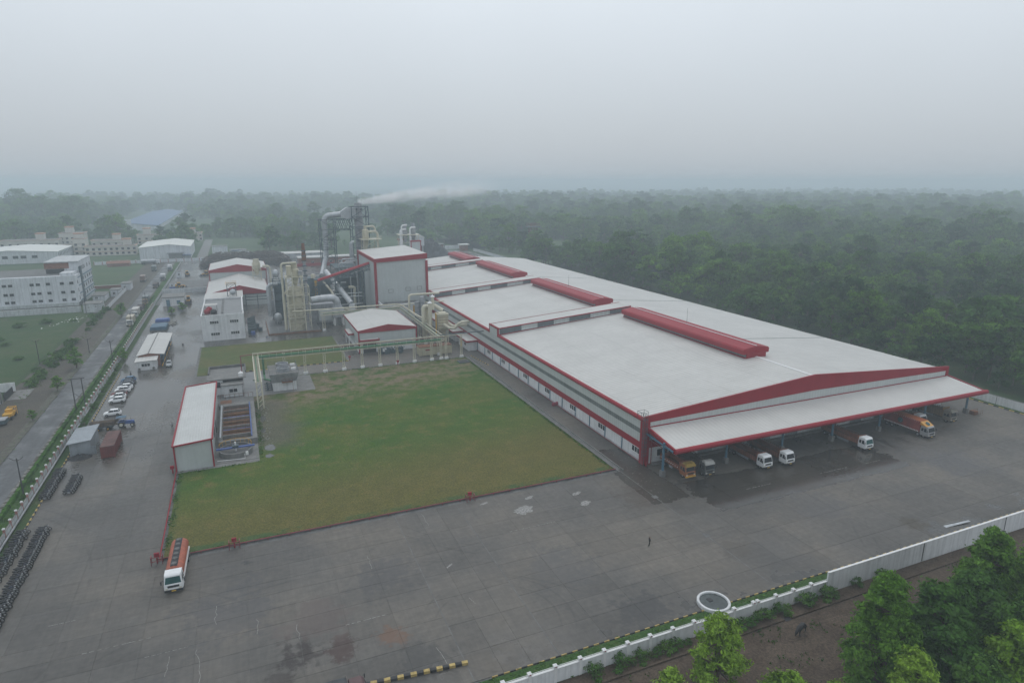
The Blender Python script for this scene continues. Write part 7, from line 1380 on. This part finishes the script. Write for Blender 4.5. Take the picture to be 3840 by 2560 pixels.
# a wood this far hides behind the roofs: rank by distance among those not behind the warehouse
NI = 260; idx = rg.integers(0, 5, len(PT)); sc_ = (.55+1.05*rg.random(len(PT))**2.0)*(1+.25*np.clip(fn(PT, 45, 3.)/3, -1, 1))
for i in range(NI):
    k = int(idx[i]); right = PT[i, 0] > 150
    tree(FP[k], 'forest_tree', LBL[k] if right else LBL[k].replace('in the forest right of the warehouse', 'in the far groves behind the plant and houses'), float(PT[i, 0]), float(PT[i, 1]), float(sc_[i]), group='forest trees right of the warehouse' if right else 'far grove trees')
PT, sc_, idx = PT[NI:], sc_[NI:], idx[NI:]
lib = bpy.data.collections.new('tree_library'); 
for i, tp in enumerate(FP):
    me = tp.crown.copy(); bm = bmesh.new(); bm.from_mesh(me); nf = len(bm.faces); bm.from_mesh(tp.trunk); bm.faces.ensure_lookup_table()
    for f in bm.faces[nf:]: f.material_index = 1
    bm.to_mesh(me); bm.free(); me.materials.append(M['bark']); lib.objects.link(bpy.data.objects.new('tree_kind_%d' % i, me))
# undergrowth bushes fill the ground between the trunks
me = bpy.data.meshes.new('forest'); me.vertices.add(len(PT)); me.vertices.foreach_set('co', np.concatenate([PT, np.full((len(PT), 1), -.2)], 1).astype(np.float32).ravel())
a = me.attributes.new('sc', 'FLOAT', 'POINT'); dd = np.hypot(PT[:, 0], PT[:, 1]); a.data.foreach_set('value', (sc_*np.where((PT[:, 0] < -190) & (PT[:, 1] > 975) & (PT[:, 1] < 1155), 2.0, np.where(dd > 1250, 1.4, np.where(dd > 640, 1.25, 1.)))).astype(np.float32))
a = me.attributes.new('ix', 'INT', 'POINT'); a.data.foreach_set('value', idx.astype(np.int32)); a = me.attributes.new('rot', 'FLOAT', 'POINT'); a.data.foreach_set('value', rg.uniform(0, 6.28, len(PT)).astype(np.float32))
fo = bpy.data.objects.new('forest', me); reg(fo); tag(fo, 'dense green forest spreading to the hazy horizon', 'forest', kind='stuff')
ng = bpy.data.node_groups.new('scatter_trees', 'GeometryNodeTree'); ng.interface.new_socket('Geometry', in_out='INPUT', socket_type='NodeSocketGeometry'); ng.interface.new_socket('Geometry', in_out='OUTPUT', socket_type='NodeSocketGeometry')
gi = ng.nodes.new('NodeGroupInput'); go = ng.nodes.new('NodeGroupOutput'); ip = ng.nodes.new('GeometryNodeInstanceOnPoints'); ci = ng.nodes.new('GeometryNodeCollectionInfo'); ci.inputs[0].default_value = lib; ci.inputs['Separate Children'].default_value = True; ci.inputs['Reset Children'].default_value = True
def named(nm, t):
    q = ng.nodes.new('GeometryNodeInputNamedAttribute'); q.data_type = t; q.inputs[0].default_value = nm; return q.outputs[0]
cx3 = ng.nodes.new('ShaderNodeCombineXYZ'); ng.links.new(named('rot', 'FLOAT'), cx3.inputs[2]); ng.links.new(gi.outputs[0], ip.inputs['Points']); ng.links.new(ci.outputs[0], ip.inputs['Instance']); ip.inputs['Pick Instance'].default_value = True
ng.links.new(named('ix', 'INT'), ip.inputs['Instance Index']); ng.links.new(cx3.outputs[0], ip.inputs['Rotation']); ng.links.new(named('sc', 'FLOAT'), ip.inputs['Scale']); ng.links.new(ip.outputs[0], go.inputs[0])
fo.modifiers.new('scatter', 'NODES').node_group = ng
print('forest trees', len(PT))

# ragged fringe of longer grass along the lawn and verge edges
rg = np.random.default_rng(31)
def fringe(name, label, segs, per=26, h=.17):
    P = []
    for (x0, y0, x1, y1, sp) in segs:
        n = int(math.hypot(x1-x0, y1-y0)*per); t = rg.random((n, 1)); c = np.array([x0, y0])+t*np.array([x1-x0, y1-y0])+rg.normal(size=(n, 2))*sp; keep = (np.sin(c[:, 0]*.9)+np.sin(c[:, 1]*.8)+rg.normal(size=n)) > -.4; P.append(c[keep])
    c = np.concatenate(P); n = len(c); c = np.concatenate([c, np.full((n, 1), .02)], 1); d = rg.normal(size=(n, 3))*np.array([.12, .12, 0]); up = rg.normal(size=(n, 3))*np.array([.12, .12, 0])+np.stack([np.zeros(n), np.zeros(n), rg.uniform(.4, 1., n)*h], 1)
    V = np.stack([c-d, c+d, c+d*.7+up, c-d*.7+up], 1).reshape(-1, 3); o = bpy.data.objects.new(name, quads_mesh(name, V, M['shrub'])); reg(o); tag(o, label, 'grass', kind='stuff')
fringe('grass_fringe', 'longer ragged grass along the edges of the big lawn', ((-14.9, 99.4, 64, 99.4, .16), (-14.7, 99.4, -14.7, 131, .3), (63.7, 99.4, 63.7, 189, .25), (0, 189.3, 64, 189.3, .2), (0.2, 132, 0.6, 172, .35), (-14.9, 130.4, 0, 130.6, .3)))
fringe('verge_grass', 'ragged grass on the strips beside the front and left walls', ((20, 55.2, 172, 55.2, .35), (20, 57, 172, 57, .3), (-40, 90, -40, 260, .7), (-56.5, 190, -56.5, 330, .9), (-48.9, 120, -48.9, 330, .4)), 9, .14)
HAZE = 0.00068
# ================================================================ air
hz = B(-3500, -300, -1.2, 5200, 5600, 70).to('haze', None); tag(hz, kind='stuff')
m, t = new_mat('haze_air'); n = N(t); v = n.add('VolumePrincipled'); v.inputs['Color'].default_value = (.82, .925, 1.0, 1); v.inputs['Density'].default_value = HAZE
v.inputs['Anisotropy'].default_value = 0.0
o_ = n.add('OutputMaterial'); t.links.new(v.outputs[0], o_.inputs['Volume']); hz.data.materials.append(m)

# white vapour drifting from the stack
L_ = 14; q = MB().tube([(k/L_, 0, .0) for k in range(L_+1)], [.24+.76*k/L_ for k in range(L_+1)], 16)
so2 = q.to('smoke_plume', None); so2.location = (54.8, 320, 45.6); so2.scale = (82, 15, 8.0); so2.rotation_euler = (0, R(-6), R(7)); tag(so2, 'pale vapour plume drifting right from the stack', 'smoke', kind='stuff')
m, t = new_mat('vapour'); n = N(t); tcn = n.add('TexCoord').outputs['Object']; s = n.add('SeparateXYZ'); n.put(s.inputs[0], tcn); X, Y, Z = s.outputs
rr_ = n.math('DIVIDE', n.math('SQRT', n.math('ADD', n.math('MULTIPLY', Y, Y), n.math('MULTIPLY', Z, Z))), n.math('ADD', .24, n.math('MULTIPLY', X, .76)))
fall = n.math('MULTIPLY', n.ramp(rr_, .25, .98, 1, 0), n.ramp(X, .5, 1., 1, 0)); nz = n.ramp(n.noise(n.mapv(tcn, (5., 1.3, 1.3)), 1.5, 5, .6), .32, .68)
den = n.math('MULTIPLY', n.math('MULTIPLY', fall, nz), n.ramp(X, 0, .5, .5, .14))
v = n.add('VolumePrincipled'); v.inputs['Color'].default_value = (.97, .98, .99, 1); n.put(v.inputs['Density'], den); o_ = n.add('OutputMaterial'); t.links.new(v.outputs[0], o_.inputs['Volume']); so2.data.materials.append(m)
